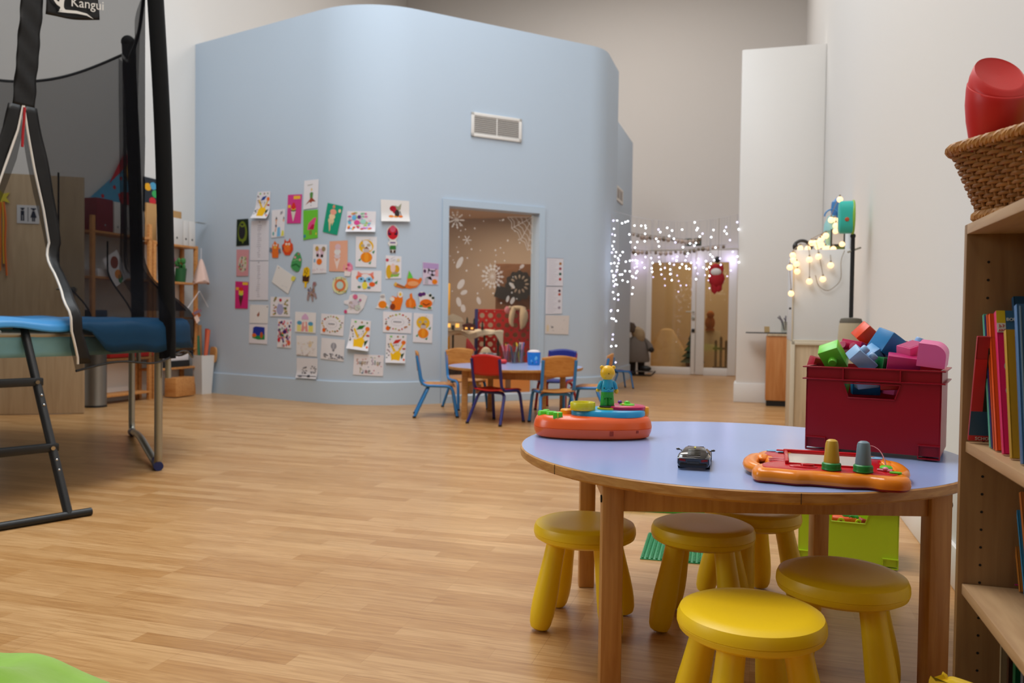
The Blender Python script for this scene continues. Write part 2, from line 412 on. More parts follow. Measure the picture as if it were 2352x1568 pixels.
# inside of that room
RV, RZ2 = 11.6, 2.37
M_in = mat('beige_inner_paint', '#bda997', 0.85)
b = MB(); b.box(((-5.2 - 1.98) / 2, RV + 0.05, RZ2 / 2), (3.22, 0.1, RZ2), M_in); struct(b.build('wall_inner_far', rot=(0, 0, RZ)))
b = MB(); b.box((-5.25, (RV + 8.3) / 2, RZ2 / 2), (0.1, RV - 8.3, RZ2), M_in); struct(b.build('wall_inner_left', rot=(0, 0, RZ)))
cor = [WP[0], WP[1], *WP[2:16], WP[17]]
b = MB()
poly = [wall_pt(s_, 0, -TH) for s_ in WS[1:-4]] + [W(-1.98, RV), W(-5.2, RV)]
b.prism([(p.x, p.y) for p in poly], RZ2, RZ2 + 0.06, mat('warm_ceiling', '#d8c0aa', 0.9)); struct(b.build('ceiling_inner'))
area('inner_room_lamp', Vector((-1.05, 9.62, 2.32)), 0.7, 0.3, 20, (1.0, 0.82, 0.62), (0, 0, 0.5))
area('inner_room_lamp', W(-3.3, 10.5, 2.32), 1.2, 0.5, 16, (1.0, 0.82, 0.62))
# grey blue corridor wall behind the rounded corner
b = MB(); b.box((-1.84 - 0.07, (10.2 + 12.4) / 2, 3.56 / 2), (0.14, 2.2, 3.56), M_blue, bev=0.01); struct(b.build('wall_corridor', rot=(0, 0, RZ)), 'lower pale blue wall of the corridor')
b = MB(); b.box((-1.84 + 0.007, (10.2 + 12.4) / 2, 0.11), (0.014, 2.2, 0.22), M_trimb); struct(b.build('baseboard_corridor', rot=(0, 0, RZ)))

# ventilation grilles
M_slat = mat('grille_slat', '#d9d7d4', 0.5); M_dark = mat('dark_void', '#1d1b1a', 0.9)
def vent(Mx, w, h, nsl, label, loc):
    t = thing('air_vent', label, 'vent', loc)
    X = Matrix.Translation(-Vector(loc)) @ Mx
    b = MB(); e = 0.035
    for x, y, sx, sy in ((0, h / 2 - e / 2, w, e), (0, -h / 2 + e / 2, w, e), (-w / 2 + e / 2, 0, e, h), (w / 2 - e / 2, 0, e, h)):
        b.box((x, y, 0.012), (sx, sy, 0.016), M_trimw, bev=0.004, M=X)
    b.build('frame', t)
    b = MB(); b.box((0, 0, 0.004), (w - e, h - e, 0.004), M_dark, M=X); b.build('backing', t)
    b = MB()
    for i in range(nsl):
        y = -h / 2 + e + (h - 2 * e) * (i + 0.5) / nsl
        b.box((0, y, 0.012), (w - 2 * e, (h - 2 * e) / nsl * 0.5, 0.008), M_slat, rot=(0.5, 0, 0), M=X)
    b.box((0, 0, 0.014), (0.012, h - 2 * e, 0.006), M_trimw, M=X)
    b.build('slats', t)
sa, za = wall_px(1140, 293); pa = wall_pt(sa, za); pb = wall_pt(sa + 0.01, za); d = (pb - pa).normalized(); n = Vector((d.y, -d.x, 0))
vent(Matrix(((d.x, 0, n.x, pa.x), (d.y, 0, n.y, pa.y), (0, 1, 0, pa.z), (0, 0, 0, 1))), 0.6, 0.25, 9, 'white slatted air vent high on the pale blue wall above the glazed opening', pa)
pc = onu(1421, 448, -1.84); d = V; n = U
vent(Matrix(((d.x, 0, n.x, pc.x), (d.y, 0, n.y, pc.y), (0, 1, 0, pc.z), (0, 0, 0, 1))), 0.55, 0.2, 7, 'small white air vent on the shaded corridor wall behind the rounded corner', pc)

# ------------------------------------------------------------------ glazed double doors at the far end, with the lit lobby behind
dr = bpy.data.objects.new('door_2', None); COL.objects.link(dr); dr.location = W(0, VF, 0); dr.rotation_euler = (0, 0, RZ)
struct(dr, 'white double doors with tall glass panes at the far end')
def du(px, py=720): return uv(onv(px, py, VF))[0]
def leaf(name, ua, ub, ga, gb, gz0, gz1):
    b = MB()
    b.box(((ua + ga) / 2, 0, DZ / 2), (ga - ua, 0.06, DZ - 0.02), M_trimw, bev=0.004); b.box(((gb + ub) / 2, 0, DZ / 2), (ub - gb, 0.06, DZ - 0.02), M_trimw, bev=0.004)
    b.box(((ga + gb) / 2, 0, gz0 / 2), (gb - ga, 0.06, gz0), M_trimw, bev=0.004); b.box(((ga + gb) / 2, 0, (gz1 + DZ) / 2 - .005), (gb - ga, 0.06, DZ - gz1 - .01), M_trimw, bev=0.004)
    o = b.build(name, dr)
    b = MB(); b.box(((ga + gb) / 2, 0, (gz0 + gz1) / 2), (gb - ga - .004, 0.008, gz1 - gz0 - .004), glassy('door_pane', (0.95, 0.93, 0.88, 1), 0.04)); b.build('glass_pane', o)
    return o
zb, ztp = onv(1540, 842, VF).z, onv(1540, 603, VF).z
l1 = leaf('door_leaf', du(1486), du(1598) - .004, du(1496), du(1588), zb, ztp)
l2 = leaf('door_leaf', du(1598) + .004, du(1692), du(1618), du(1673), zb, ztp)
b = MB(); b.box(((DU0 + du(1486)) / 2, 0, DZ / 2), (du(1486) - DU0 - .01, 0.08, DZ - .01), M_trimw, bev=0.004); b.build('side_panel', dr)
b = MB(); hx = du(1596)
b.cyl((hx - .02, -0.03, 1.04), (hx - .02, -0.075, 1.04), 0.013, M_steel); b.cyl((hx - .02, -0.07, 1.04), (hx - .14, -0.07, 1.04), 0.009, M_steel)
b.box((hx - .02, -0.035, 0.93), (0.045, 0.012, 0.06), M_steel, bev=.004); b.box((hx - .02, -0.035, 0.73), (0.05, 0.02, 0.06), M_dark, bev=.006)
b.build('handle', dr, label='metal lever handle with lock plates')
M_lobby = mat('lobby_paint', '#cdb694', 0.85)
b = MB(); b.box((-0.9, VF + 2.4, 1.3), (3.4, 0.1, 2.6), M_lobby); struct(b.build('wall_lobby_far', rot=(0, 0, RZ)))
b = MB(); b.box((-2.35, VF + 1.3, 1.3), (0.1, 2.2, 2.6), M_lobby); b.box((0.6, VF + 1.3, 1.3), (0.1, 2.2, 2.6), M_lobby); struct(b.build('wall_lobby_side', rot=(0, 0, RZ)))
b = MB(); b.box((-0.9, VF + 1.3, 2.65), (3.4, 2.3, 0.1), M_lobby); struct(b.build('ceiling_lobby', rot=(0, 0, RZ)))
area('lobby_lamp', W(-0.9, VF + 1.3, 2.55), 1.6, 0.8, 17, (1.0, 0.86, 0.64))

# ------------------------------------------------------------------ restroom door standing open on the left
M_oakdoor = wood('oak_veneer', '#a98a66', '#bfa17c', 0.5, (1.0, 1.0, 1.0))
pA = fl(192, 950); dirD = Vector((0.96, 0.26, 0)).normalized(); DW = 0.93
door = bpy.data.objects.new('door_1', None); COL.objects.link(door); door.location = pA - dirD * DW; door.rotation_euler = (0, 0, math.atan2(dirD.y, dirD.x))
struct(door, 'pale oak door with a restroom sign standing open beside the trampoline')
b = MB(); b.box((DW / 2, 0.02, 1.03), (DW, 0.04, 2.05), wood('oak_door_leaf', '#b39a7a', '#c4ab8a', 0.5, (10, 10, 0.8)), bev=0.002); b.build('door_leaf', door)
b = MB(); zH = 0.87 - (665 - 720) / FPX * 7.1 * -1; zH = at(170, 665, pA.y).z
b.cyl((DW - .07, 0, zH), (DW - .07, -0.05, zH), 0.024, M_steel); b.cyl((DW - .07, -0.05, zH), (DW - .2, -0.05, zH), 0.009, M_steel); b.build('handle', door, label='steel lever handle')
M_navy = mat('navy_print', '#1c2236', 0.6)
sg = at(59, 490, 6.95); loc = door.matrix_basis.inverted() @ sg
b = MB(); X = MT((loc.x, -0.003, loc.z), (PI / 2, 0, 0))
b.box((0, 0, 0), (0.17, 0.155, 0.005), mat('sign_white', '#d9d8da', 0.4), M=X)
for sx in (-1, 1):
    cx = sx * 0.042
    b.ball((cx, 0.045, 0.004), 0.011, M_navy, sc=(1, 1, .25), M=X)
    if sx < 0:
        b.box((cx, 0.012, 0.004), (0.026, 0.035, 0.003), M_navy, M=X); b.box((cx - .008, -0.03, 0.004), (0.010, 0.05, 0.003), M_navy, M=X); b.box((cx + .008, -0.03, 0.004), (0.010, 0.05, 0.003), M_navy, M=X)
        b.box((cx, .05, .004), (.034, .006, .003), M_navy, M=X)
    else:
        b.prism([(cx - .008, .03), (cx + .008, .03), (cx + .024, -.025), (cx - .024, -.025)], .0025, .0055, M_navy, M=X); b.box((cx - .007, -.042, .004), (.009, .03, .003), M_navy, M=X); b.box((cx + .007, -.042, .004), (.009, .03, .003), M_navy, M=X)
        for q in (-1, 1): b.ball((cx + q * .015, .05, .004), 0.006, M_navy, sc=(1, 1, .3), M=X)
b.box((0, 0, 0.004), (0.003, 0.12, 0.003), M_navy, M=X)
b.build('restroom_sign', door, label='white square sign with two navy children pictograms')
# ------------------------------------------------------------------ near round table
TC, TR, TZ = Vector((0.625, 2.2855, 0)), 0.597, 0.52
M_lam = mat('lilac_laminate', '#98aee0', 0.22, spec=0.5)
M_edge = wood('table_edge_wood', '#a9733c', '#cb9a5c', 0.4, (6, 6, 30))
M_leg = wood('table_leg_wood', '#b07840', '#c99558', 0.4, (22, 22, 1.5))
tb = thing('round_table', 'low round wooden table with lilac top, nearest the camera, toys on it', 'table', TC)
b = MB(); b.lathe([(0, TZ - .001), (TR - .004, TZ - .001), (TR - .004, TZ), (0, TZ)], M_lam, 96); b.build('tabletop', tb)
b = MB(); b.lathe([(0, TZ - .028), (TR - .008, TZ - .028), (TR, TZ - .022), (TR, TZ - .003), (TR - .003, TZ - .0005), (TR - .02, TZ - .0008)], M_edge, 96)
M_seam = mat('dark_seam', '#3a2a18', 0.8)
for a_ in (-92, -150, -35, -205):
    a = math.radians(a_); b.box((math.cos(a) * TR, math.sin(a) * TR, TZ - .0135), (.0016, .0012, .023), M_seam, rot=(0, 0, a))
b.build('edge_band', tb)
legs = []
for k, a_ in enumerate((-136, -46, 44, 134)):
    a = math.radians(a_); p = Vector((math.cos(a), math.sin(a), 0)) * 0.535; legs.append(p)
    b = MB(); b.box((p.x, p.y, (TZ - .028) / 2), (.05, .05, TZ - .028), M_leg, bev=.004)
    b.box((p.x, p.y, .004), (.046, .046, .008), M_dark)
    q = p - Vector((.026, 0, 0)) if p.x < 0 else p + Vector((.026, 0, 0))
    b.cyl((q.x, q.y - .01, .455), (q.x + (.002 if p.x > 0 else -.002), q.y - .01, .455), .009, M_dark, seg=12)
    b.cyl((q.x, q.y - .01, .455), (q.x + (.003 if p.x > 0 else -.003), q.y - .01, .455), .0055, M_steel, seg=12)
    b.build('leg', tb)
for k in range(4):
    p, q = legs[k], legs[(k + 1) % 4]; d = (q - p).normalized(); m = (p + q) / 2; L = (q - p).length - .05
    b = MB(); b.box((m.x, m.y, .459), (L, .024, .066), M_leg, rot=(0, 0, math.atan2(d.y, d.x)), bev=.002); b.build('apron', tb)

# ------------------------------------------------------------------ yellow stools
M_yel = mat('yellow_plastic', '#f6cd18', 0.38, spec=0.45)
def make_stool(label, loc, rz):
    t = thing('stool', label, 'stool', loc, rz, 'yellow plastic stools at the round table')
    b = MB(); b.lathe([(0, .240), (.105, .240), (.128, .243), (.143, .252), (.1465, .262), (.1466, .2635), (.1452, .2645), (.1466, .2655), (.1458, .277), (.141, .288), (.128, .294), (.110, .2955), (.06, .2935), (0, .2925)], M_yel, 48); b.build('seat', t)
    for k in range(4):
        a = k * PI / 2; d = Vector((math.cos(a), math.sin(a), 0)); b = MB()
        P0 = d * .093 + Vector((0, 0, .244)); P1 = d * .148
        ax = (P0 - P1).normalized(); L = (P0 - P1).length
        prof = [(0, .0), (.016, .001), (.025, .006), (.030, .018), (.0335, .045), (.0345, .075), (.0335, .11), (.031, .15), (.0285, .20), (.0275, L)]
        x, y, z = frame(P1, P0); M = Matrix(((x.x, y.x, z.x, P1.x), (x.y, y.y, z.y, P1.y), (x.z, y.z, z.z, P1.z + .003), (0, 0, 0, 1)))
        b.lathe(prof, M_yel, 20, M=M); b.build('leg', t)
    return t
st0 = make_stool('yellow plastic stool in the very front, brightly lit seat, half out from under the table', fl(1725, 1418, .265) * Vector((1, 1, 0)) if False else Vector((.490, 1.640, 0)), math.radians(52))
for p_, rz, lb in (((1343, 1219), 28, 'yellow plastic stool at the left end under the table, behind the wooden front leg'),
                   ((1614, 1224), 25, 'yellow plastic stool in the middle under the table, in front of the green baseplate'),
                   ((1729, 1186), 62, 'yellow plastic stool farthest back beyond the table, beside the lime green crate'),
                   ((1933, 1340), 20, 'yellow plastic stool at the right under the table, in shade before the lime crate')):
    q = fl(p_[0], p_[1], .265); dup(st0, Vector((q.x, q.y, 0)), math.radians(rz), lb)

# ------------------------------------------------------------------ outline lofts
def outline_normals(P):
    n = len(P); out = []
    for i in range(n):
        a, c = Vector(P[i - 1]), Vector(P[(i + 1) % n]); d = (c - a).normalized(); out.append(Vector((d.y, -d.x)))
    return out
def loft(b, P, levels, m, M=None):
    N = outline_normals(P); n = len(P); vs = []
    for z, ins in levels: vs += [(p[0] - N[i].x * ins, p[1] - N[i].y * ins, z) for i, p in enumerate(P)]
    fs = [list(range(n))[::-1], [(len(levels) - 1) * n + i for i in range(n)]]
    for k in range(len(levels) - 1): fs += [(k * n + i, k * n + (i + 1) % n, (k + 1) * n + (i + 1) % n, (k + 1) * n + i) for i in range(n)]
    b.add(vs, fs, m, M)
def closed_smooth(P, n=5):
    Q = [Vector((p[0], p[1], 0)) for p in P]; m = len(Q); out = []
    for i in range(m):
        a, p, c, d = Q[i - 1], Q[i], Q[(i + 1) % m], Q[(i + 2) % m]
        for k in range(n):
            t = k / n; r = 0.5 * ((2 * p) + (c - a) * t + (2 * a - 5 * p + 4 * c - d) * t * t + (3 * p - a - 3 * c + d) * t ** 3); out.append((r.x, r.y))
    return out
def ell(rx, ry, n=32, cx=0, cy=0, p=2.0):
    out = []
    for i in range(n):
        a = 2 * PI * i / n; c, s = math.cos(a), math.sin(a)
        out.append((cx + rx * math.copysign(abs(c) ** (2 / p), c), cy + ry * math.copysign(abs(s) ** (2 / p), s)))
    return out

# ------------------------------------------------------------------ toy boat
P_or = mat('orange_plastic', '#f0622a', 0.25, spec=0.5); P_bl = mat('sky_blue_plastic', '#2fa6d8', 0.28); P_yl = mat('lemon_plastic', '#d9cf28', 0.3)
P_gr = mat('leaf_green_plastic', '#5fce2a', 0.3); P_mg = mat('magenta_plastic', '#c01a55', 0.3); P_am = mat('amber_plastic', '#f5a61e', 0.3); P_pu = mat('violet_plastic', '#6b2f9e', 0.3)
BC = Vector((0.247, 2.470, TZ)); brz = math.radians(-1)
bt = thing('toy_boat', 'orange toy boat with blue deck and yellow ring on the left edge of the table', 'toy', BC, brz)
b = MB(); hull = ell(.178, .098, 56, p=2.3)
loft(b, hull, [(0, .02), (.006, .008), (.02, .002), (.0315, 0), (.0325, .0012), (.0335, 0), (.05, .003), (.062, .009), (.068, .02), (.069, .035)], P_or); b.build('hull', bt)
b = MB(); b.box((.048, -.0945, .022), (.011, .004, .014), mat('dark_orange', '#a83412', .5)); b.build('notch', bt)
b = MB(); b.box((.125, -.0735, .026), (.008, .004, .008), MATS['dark_orange'], rot=(0, 0, .5)); b.build('notch', bt)
b = MB(); loft(b, ell(.112, .078, 48, .045, .0, 2.3), [(.066, 0), (.078, 0), (.083, .003), (.085, .009)], P_bl); b.build('deck', bt)
b = MB(); loft(b, ell(.065, .055, 40, .095, .01, 2.2), [(.084, 0), (.093, 0), (.096, .004)], P_mg); b.build('rear_deck', bt, label='magenta raised rear deck')
b = MB(); X = MT((-.033, -.035, .0845)); b.lathe([(.026, 0), (.036, 0), (.0375, .003), (.0375, .021), (.036, .0235), (.0335, .0235), (.032, .021), (.031, .004), (.0, .004)], P_yl, 36, M=X); b.build('ring_button', bt, label='tall yellow ring button')
b = MB(); X = MT((.042, -.012, .0845)); b.lathe([(.0, 0), (.029, 0), (.030, .003), (.029, .006), (0, .007)], P_yl, 32, M=X); b.build('turntable', bt, label='flat yellow disc under the bear')
b = MB()
for x, y, r in ((-.150, -.012, .016), (-.125, -.03, .017), (-.14, .02, .012)): b.lathe([(0, .06), (r, .06), (r, .074), (r - .003, .078), (0, .079)], P_gr, 20, M=MT((x, y, 0)))
b.box((-.108, -.062, .069), (.028, .018, .022), P_gr, bev=.004); b.box((-.108, -.0715, .069), (.004, .004, .018), P_yl, bev=.001); b.build('green_buttons', bt, label='bright green push buttons at the bow')
b = MB(); b.lathe([(0, .064), (.02, .064), (.02, .080), (.017, .083), (0, .084)], P_am, 20, M=MT((-.078, .0, 0))); b.ball((-.065, .02, .088), .009, P_pu, sc=(1, 1, .6)); b.build('bow_knobs', bt)
b = MB(); b.lathe([(0, .064), (.019, .064), (.02, .067), (.02, .088), (.018, .091), (0, .091)], P_am, 24, M=MT((.152, .01, 0))); b.build('stern_knob', bt, label='amber round knob at the stern')
b = MB(); b.lathe([(0, .095), (.024, .095), (.022, .099), (.010, .101), (.008, .107), (0, .109)], P_gr, 24, M=MT((.105, .012, 0))); b.ball((.085, .03, .103), .007, P_pu, sc=(1, 1, .8)); b.ball((.092, .0, .099), .006, P_yl, sc=(1, 1, .5)); b.build('star_spinner', bt, label='green spinner on the magenta deck')
# bear riding on the boat, seen from behind
bx = Matrix.Translation(BC) @ Matrix.Rotation(brz, 4, 'Z') @ Vector((.042, -.012, .0915))
P_by = mat('bear_yellow', '#f3bf2a', 0.3); P_tl = mat('bear_shirt', '#28a2c2', 0.3); P_gn = mat('bear_trousers', '#2fa23a', 0.3)
br = thing('toy_bear', 'small plastic bear figure, yellow head, teal shirt, standing on the orange boat', 'toy', bx, math.radians(4))
b = MB(); b.ball((0, 0, .103), .0225, P_by, sc=(1, .82, 1.0), seg=20); b.ball((0, 0, .094), .016, P_by, sc=(1.05, .9, 1), seg=16)
for s in (-1, 1): b.ball((s * .0175, 0, .119), .0065, P_by, sc=(1, .6, 1))
b.ball((0, .018, .098), .009, P_by, sc=(1, .8, .75)); b.cyl((0, -.0186, .1015), (0, -.0196, .1015), .0014, M_dark, seg=8); b.build('head', br)
b = MB(); b.lathe([(.0, .046), (.0185, .046), (.0195, .052), (.0185, .066), (.0165, .078), (.0135, .083), (.008, .085), (0, .086)], P_tl, 24, sy=.78)
for s in (-1, 1): b.cyl((s * .0125, -.0135, .058), (s * .0125, -.0155, .058), .002, M_dark, seg=8)
b.tube(smooth_path([(-.013, -.0145, .052), (-.006, -.017, .050), (0, -.0165, .0545), (.006, -.017, .050), (.013, -.0145, .052)], 4), .0018, P_tl, seg=6); b.build('shirt', br)
b = MB(); b.lathe([(0, .046), (.0188, .046), (.019, .038), (.018, .03), (0, .028)][::-1], P_gn, 24, sy=.8)
for s in (-1, 1): b.lathe([(0, .002), (.0105, .002), (.0125, .006), (.0118, .016), (.0108, .026), (.010, .036), (0, .037)], P_gn, 16, M=MT((s * .0092, 0, 0)), sy=1.15); b.cyl((s * .0095, -.0115, .026), (s * .0095, -.0135, .026), .0017, M_dark, seg=8)
b.build('trousers', br)
b = MB(); b.lathe([(0, 0), (.0235, 0), (.024, .002), (.022, .005), (0, .006)], M_black, 24, sy=.9); b.build('shoes', br)
for s in (-1, 1):
    b = MB(); b.tube(smooth_path([(s * .0165, 0, .078), (s * .0225, .001, .068), (s * .0265, .004, .055)], 4), [.0045, .0052, .0056, .0058, .006, .006, .006, .006, .0062], P_tl, seg=10); b.build('sleeve', br)
b = MB(); b.ball((.0285, .006, .047), .0068, P_by, sc=(1, 1, 1.15)); b.build('hand', br)
b = MB(); b.ball((-.027, .01, .05), .006, P_by); b.build('hand', br)

# ------------------------------------------------------------------ black toy car seen from behind
P_ck = mat('car_black', '#0a0a0c', 0.12, spec=0.7, coat=0.6); P_rl = mat('tail_light_red', '#7a0a10', 0.2); P_tin = mat('tinted_glass', '#33302a', 0.12)
cr = thing('toy_car', 'small black toy sports car on the lilac tabletop, rear towards the camera', 'toy car', Vector((.432, 1.925, TZ)), RZ + .02)
def sec(y, w, zb, zm, wt, zt):   # half section points
    return [(w * .9, zb), (w, zb + (zm - zb) * .35), (w * .99, zm), (wt + (w - wt) * .35, zm + (zt - zm) * .3), (wt, zt - (zt - zm) * .12), (wt * .7, zt), (0, zt + .0006)]
S = [(0.0, .0365, .010, .027, .032, .0285), (.004, .038, .008, .029, .033, .0315), (.03, .0385, .007, .030, .031, .0365), (.055, .0375, .007, .030, .026, .0425), (.08, .037, .007, .029, .024, .0440), (.10, .037, .007, .028, .0235, .0425), (.125, .0375, .007, .027, .025, .0345), (.15, .037, .007, .024, .029, .0265), (.172, .0345, .008, .019, .029, .0205), (.178, .030, .009, .016, .027, .017)]
b = MB(); vs = []; fs = []
for q in S:
    h = sec(*q); vs += [(x, q[0], z) for x, z in h] + [(-x, q[0], z) for x, z in h[:-1][::-1]]
n = 13
for i in range(len(S) - 1): fs += [(i * n + k, i * n + k + 1, (i + 1) * n + k + 1, (i + 1) * n + k) for k in range(n - 1)] + [(i * n + n - 1, i * n, (i + 1) * n, (i + 1) * n + n - 1)]
fs += [list(range(n)), list(range((len(S) - 1) * n, len(S) * n))[::-1]]
b.add(vs, fs, P_ck); b.box((0, -.001, .012), (.062, .006, .010), M_black, bev=.002)
b.build('body', cr, angle=30)
b = MB()
for k in range(4): b.box((0, .018 + k * .0095, .0350 + k * .0021), (.030, .006, .0022), P_tin, rot=(.25, 0, 0), bev=.0007)
b.box((0, .006, .0318), (.032, .006, .0016), mat('car_grey', '#6b6560', .35)); b.build('engine_louvres', cr)
b = MB()
for s in (-1, 1):
    b.add([(s * .0255, .062, .0402), (s * .0262, .112, .0372), (s * .0335, .112, .0315), (s * .0335, .060, .033)], [(0, 1, 2, 3)], P_tin)
b.add([(-.019, .104, .0425), (.019, .104, .0425), (.022, .124, .0357), (-.022, .124, .0357)], [(0, 1, 2, 3)], P_tin); b.build('windows', cr)
for s in (-1, 1):
    b = MB(); b.box((s * .0255, -.0012, .0235), (.015, .004, .005), P_rl, bev=.0012, rot=(0, -s * .12, 0)); b.build('tail_light', cr)
    b = MB(); b.tube([(s * .034, .10, .031), (s * .039, .098, .0335), (s * .0425, .097, .0345)], [.001, .0014, .0016], P_ck, seg=6); b.ball((s * .0425, .097, .0345), .0045, P_ck, sc=(1.1, .6, .6)); b.build('wing_mirror', cr)
    for y in (.032, .142):
        b = MB(); b.cyl((s * .0275, y, .0135), (s * .0375, y, .0135), .0135, M_black, seg=20); b.cyl((s * .0374, y, .0135), (s * .0382, y, .0135), .008, M_steel, seg=10); b.build('wheel', cr)
b = MB(); b.box((0, .072, .0442), (.004, .02, .001), P_yl); b.build('roof_stripe', cr, label='yellow stripe on the roof')
b = MB(); b.box((0, -.0022, .0185), (.028, .002, .004), mat('car_plate', '#3c3c3a', .4)); b.build('number_plate', cr)

# ------------------------------------------------------------------ drawing board toy
P_to = mat('tangerine_plastic', '#f08a24', 0.2, spec=0.5); P_rd = mat('red_plastic', '#c8121e', 0.22); P_sc = mat('drawing_screen', '#c9c4bc', 0.3); P_dr = mat('dark_red_plastic', '#8c0c18', 0.35)
TYc = W(.155, 2.014, TZ)
dt = thing('drawing_board_toy', 'orange and red drawing board toy with grey screen on the table edge', 'toy', TYc, RZ - .015); dt.scale = (.88, .98, .70)
outl = closed_smooth([(-.178, -.10), (-.168, -.150), (-.12, -.158), (-.075, -.166), (-.04, -.158), (.0, -.160), (.045, -.164), (.09, -.154), (.125, -.166), (.165, -.162), (.188, -.135), (.182, -.08), (.160, -.05), (.160, .03), (.178, .06), (.168, .115), (.12, .150), (.04, .158), (-.05, .158), (-.12, .152), (-.165, .12), (-.172, .07), (-.150, .03), (-.150, -.04)], 6)
b = MB(); loft(b, outl, [(0.0, .008), (.004, .004), (.009, .004), (.010, .01)], P_dr); b.build('base', dt, label='dark red underside')
b = MB(); loft(b, outl, [(.008, .002), (.016, 0), (.030, .001), (.040, .006), (.045, .014), (.046, .022), (.0445, .027)], P_to); b.build('rim', dt)
b = MB(); inner = [(p[0] * .86, p[1] * .86) for p in outl]; loft(b, inner, [(.04, 0), (.0462, 0), (.0472, .003)], P_rd); b.build('panel', dt)
b = MB()
sx0, sx1, sy0, sy1 = -.088, .095, -.068, .088
b.box(((sx0 + sx1) / 2, sy1 + .006, .053), (sx1 - sx0 + .024, .012, .016), P_rd, bev=.003); b.box(((sx0 + sx1) / 2, sy1 + .022, .050), (sx1 - sx0 + .06, .010, .010), P_rd, bev=.003)
b.box((sx0 - .005, (sy0 + sy1) / 2, .052), (.010, sy1 - sy0 + .012, .014), P_rd, bev=.003); b.box((sx1 + .005, (sy0 + sy1) / 2, .052), (.010, sy1 - sy0 + .012, .014), P_rd, bev=.003); b.box(((sx0 + sx1) / 2, sy0 - .003, .0495), (sx1 - sx0 + .02, .006, .006), P_rd, bev=.002)
b.build('screen_frame', dt)
b = MB(); b.box(((sx0 + sx1) / 2, (sy0 + sy1) / 2, .0475), (sx1 - sx0, sy1 - sy0, .0016), P_sc); b.build('screen', dt)
for s in (-1, 1):
    b = MB(); b.tube(smooth_path([(s * .150, .085, .026), (s * .172, .06, .028), (s * .184, .01, .026), (s * .180, -.04, .024), (s * .160, -.075, .024)], 6), [.017 + .004 * math.sin(i / 24 * PI) for i in range(25)], P_to, seg=12); b.build('handle', dt)
    b = MB(); b.ball((s * .155, .050, .036), .024, P_to, sc=(.8, 1.3, .6), seg=16); b.build('handle_boss', dt)
b = MB(); loft(b, ell(.034, .016, 28, -.055, -.100), [(.046, 0), (.0495, 0), (.051, .002)], P_rd); loft(b, ell(.017, .009, 20, -.045, -.100), [(.051, 0), (.057, .001), (.058, .003)], P_rd); b.build('slider', dt)
P_lb = mat('print_light_blue', '#7fb8df', .35)
for grp in (((-.128, .112, .016, .010, P_lb), (-.108, .098, .012, .008, P_lb), (-.098, .112, .012, .008, P_am), (-.088, .092, .012, .007, P_am), (-.106, .088, .008, .006, M_dark)), ((.137, .085, .016, .012, P_lb), (.130, .09, .007, .005, P_am))):
    b = MB()
    for x, y, rx, ry, m in grp: loft(b, ell(rx, ry, 16, x, y), [(.046, 0), (.0495, 0), (.0508, .002)], m)
    b.build('printed_decor', dt, label='pale blue and amber shapes on the red panel')
for y in (-.012, -.04):
    b = MB(); b.tube(smooth_path([(-.137, y, .0475), (-.12, y + .007, .0480), (-.1, y + .004, .0475)], 5), .003, mat('print_pink', '#d77b84', .4), seg=6); b.build('printed_wave', dt)
# plain stamp knobs and the corded pen holder
for nm, x, y, m, lb in (('toy_stamp', .010, -.118, mat('stamp_knob_amber', '#c9a02c', .4), 'green stamp with plain amber knob on the drawing toy, the left one'), ('toy_stamp', .082, -.120, mat('stamp_knob_grey', '#6f8794', .4), 'green stamp with plain grey blue knob on the drawing toy, the right one')):
    p = Matrix.Translation(TYc) @ Matrix.Rotation(RZ - .015, 4, 'Z') @ Vector((x * .88, y * .98, .0335))
    t = thing(nm, lb, 'stamp', p, 0, 'stamps on the drawing toy')
    b = MB(); b.lathe([(0, 0), (.020, 0), (.0208, .002), (.0195, .006), (.0205, .009), (.0195, .014), (.017, .016), (0, .016)], mat('stamp_green', '#1f8a3c', .35), 28); b.build('stamp_base', t)
    b = MB(); b.lathe([(0, .015), (.016, .015), (.0165, .020), (.0145, .040), (.0135, .056), (.0115, .063), (.007, .066), (0, .067)], m, 24); b.build('knob', t)
b = MB(); b.tube(smooth_path([(.103, .07, .05), (.104, .05, .085), (.118, .03, .100), (.134, .0, .092), (.142, -.03, .07), (.143, -.045, .052)], 6), .0016, P_dr, seg=6)
b.build('cord', dt, label='dark red arched cord')
b = MB(); b.lathe([(0, .046), (.015, .046), (.0155, .050), (.012, .055), (0, .056)], P_gr, 20, M=MT((.143, -.052, 0))); b.build('pen_stop', dt, label='small bright green pen stop')
b = MB(); loft(b, ell(.014, .008, 20, .156, -.112), [(.046, 0), (.051, 0), (.052, .002)], P_gr); b.build('pen_stop', dt, label='small bright green pen stop')
b = MB(); b.tube([(.118, -.088, .0505), (.15, -.1, .0505)], [.003, .0055], mat('pen_pink', '#e58aa0', .4), seg=8); b.ball((.136, -.094, .054), .007, MATS['pen_pink']); b.build('pen', dt, label='short pink pen')

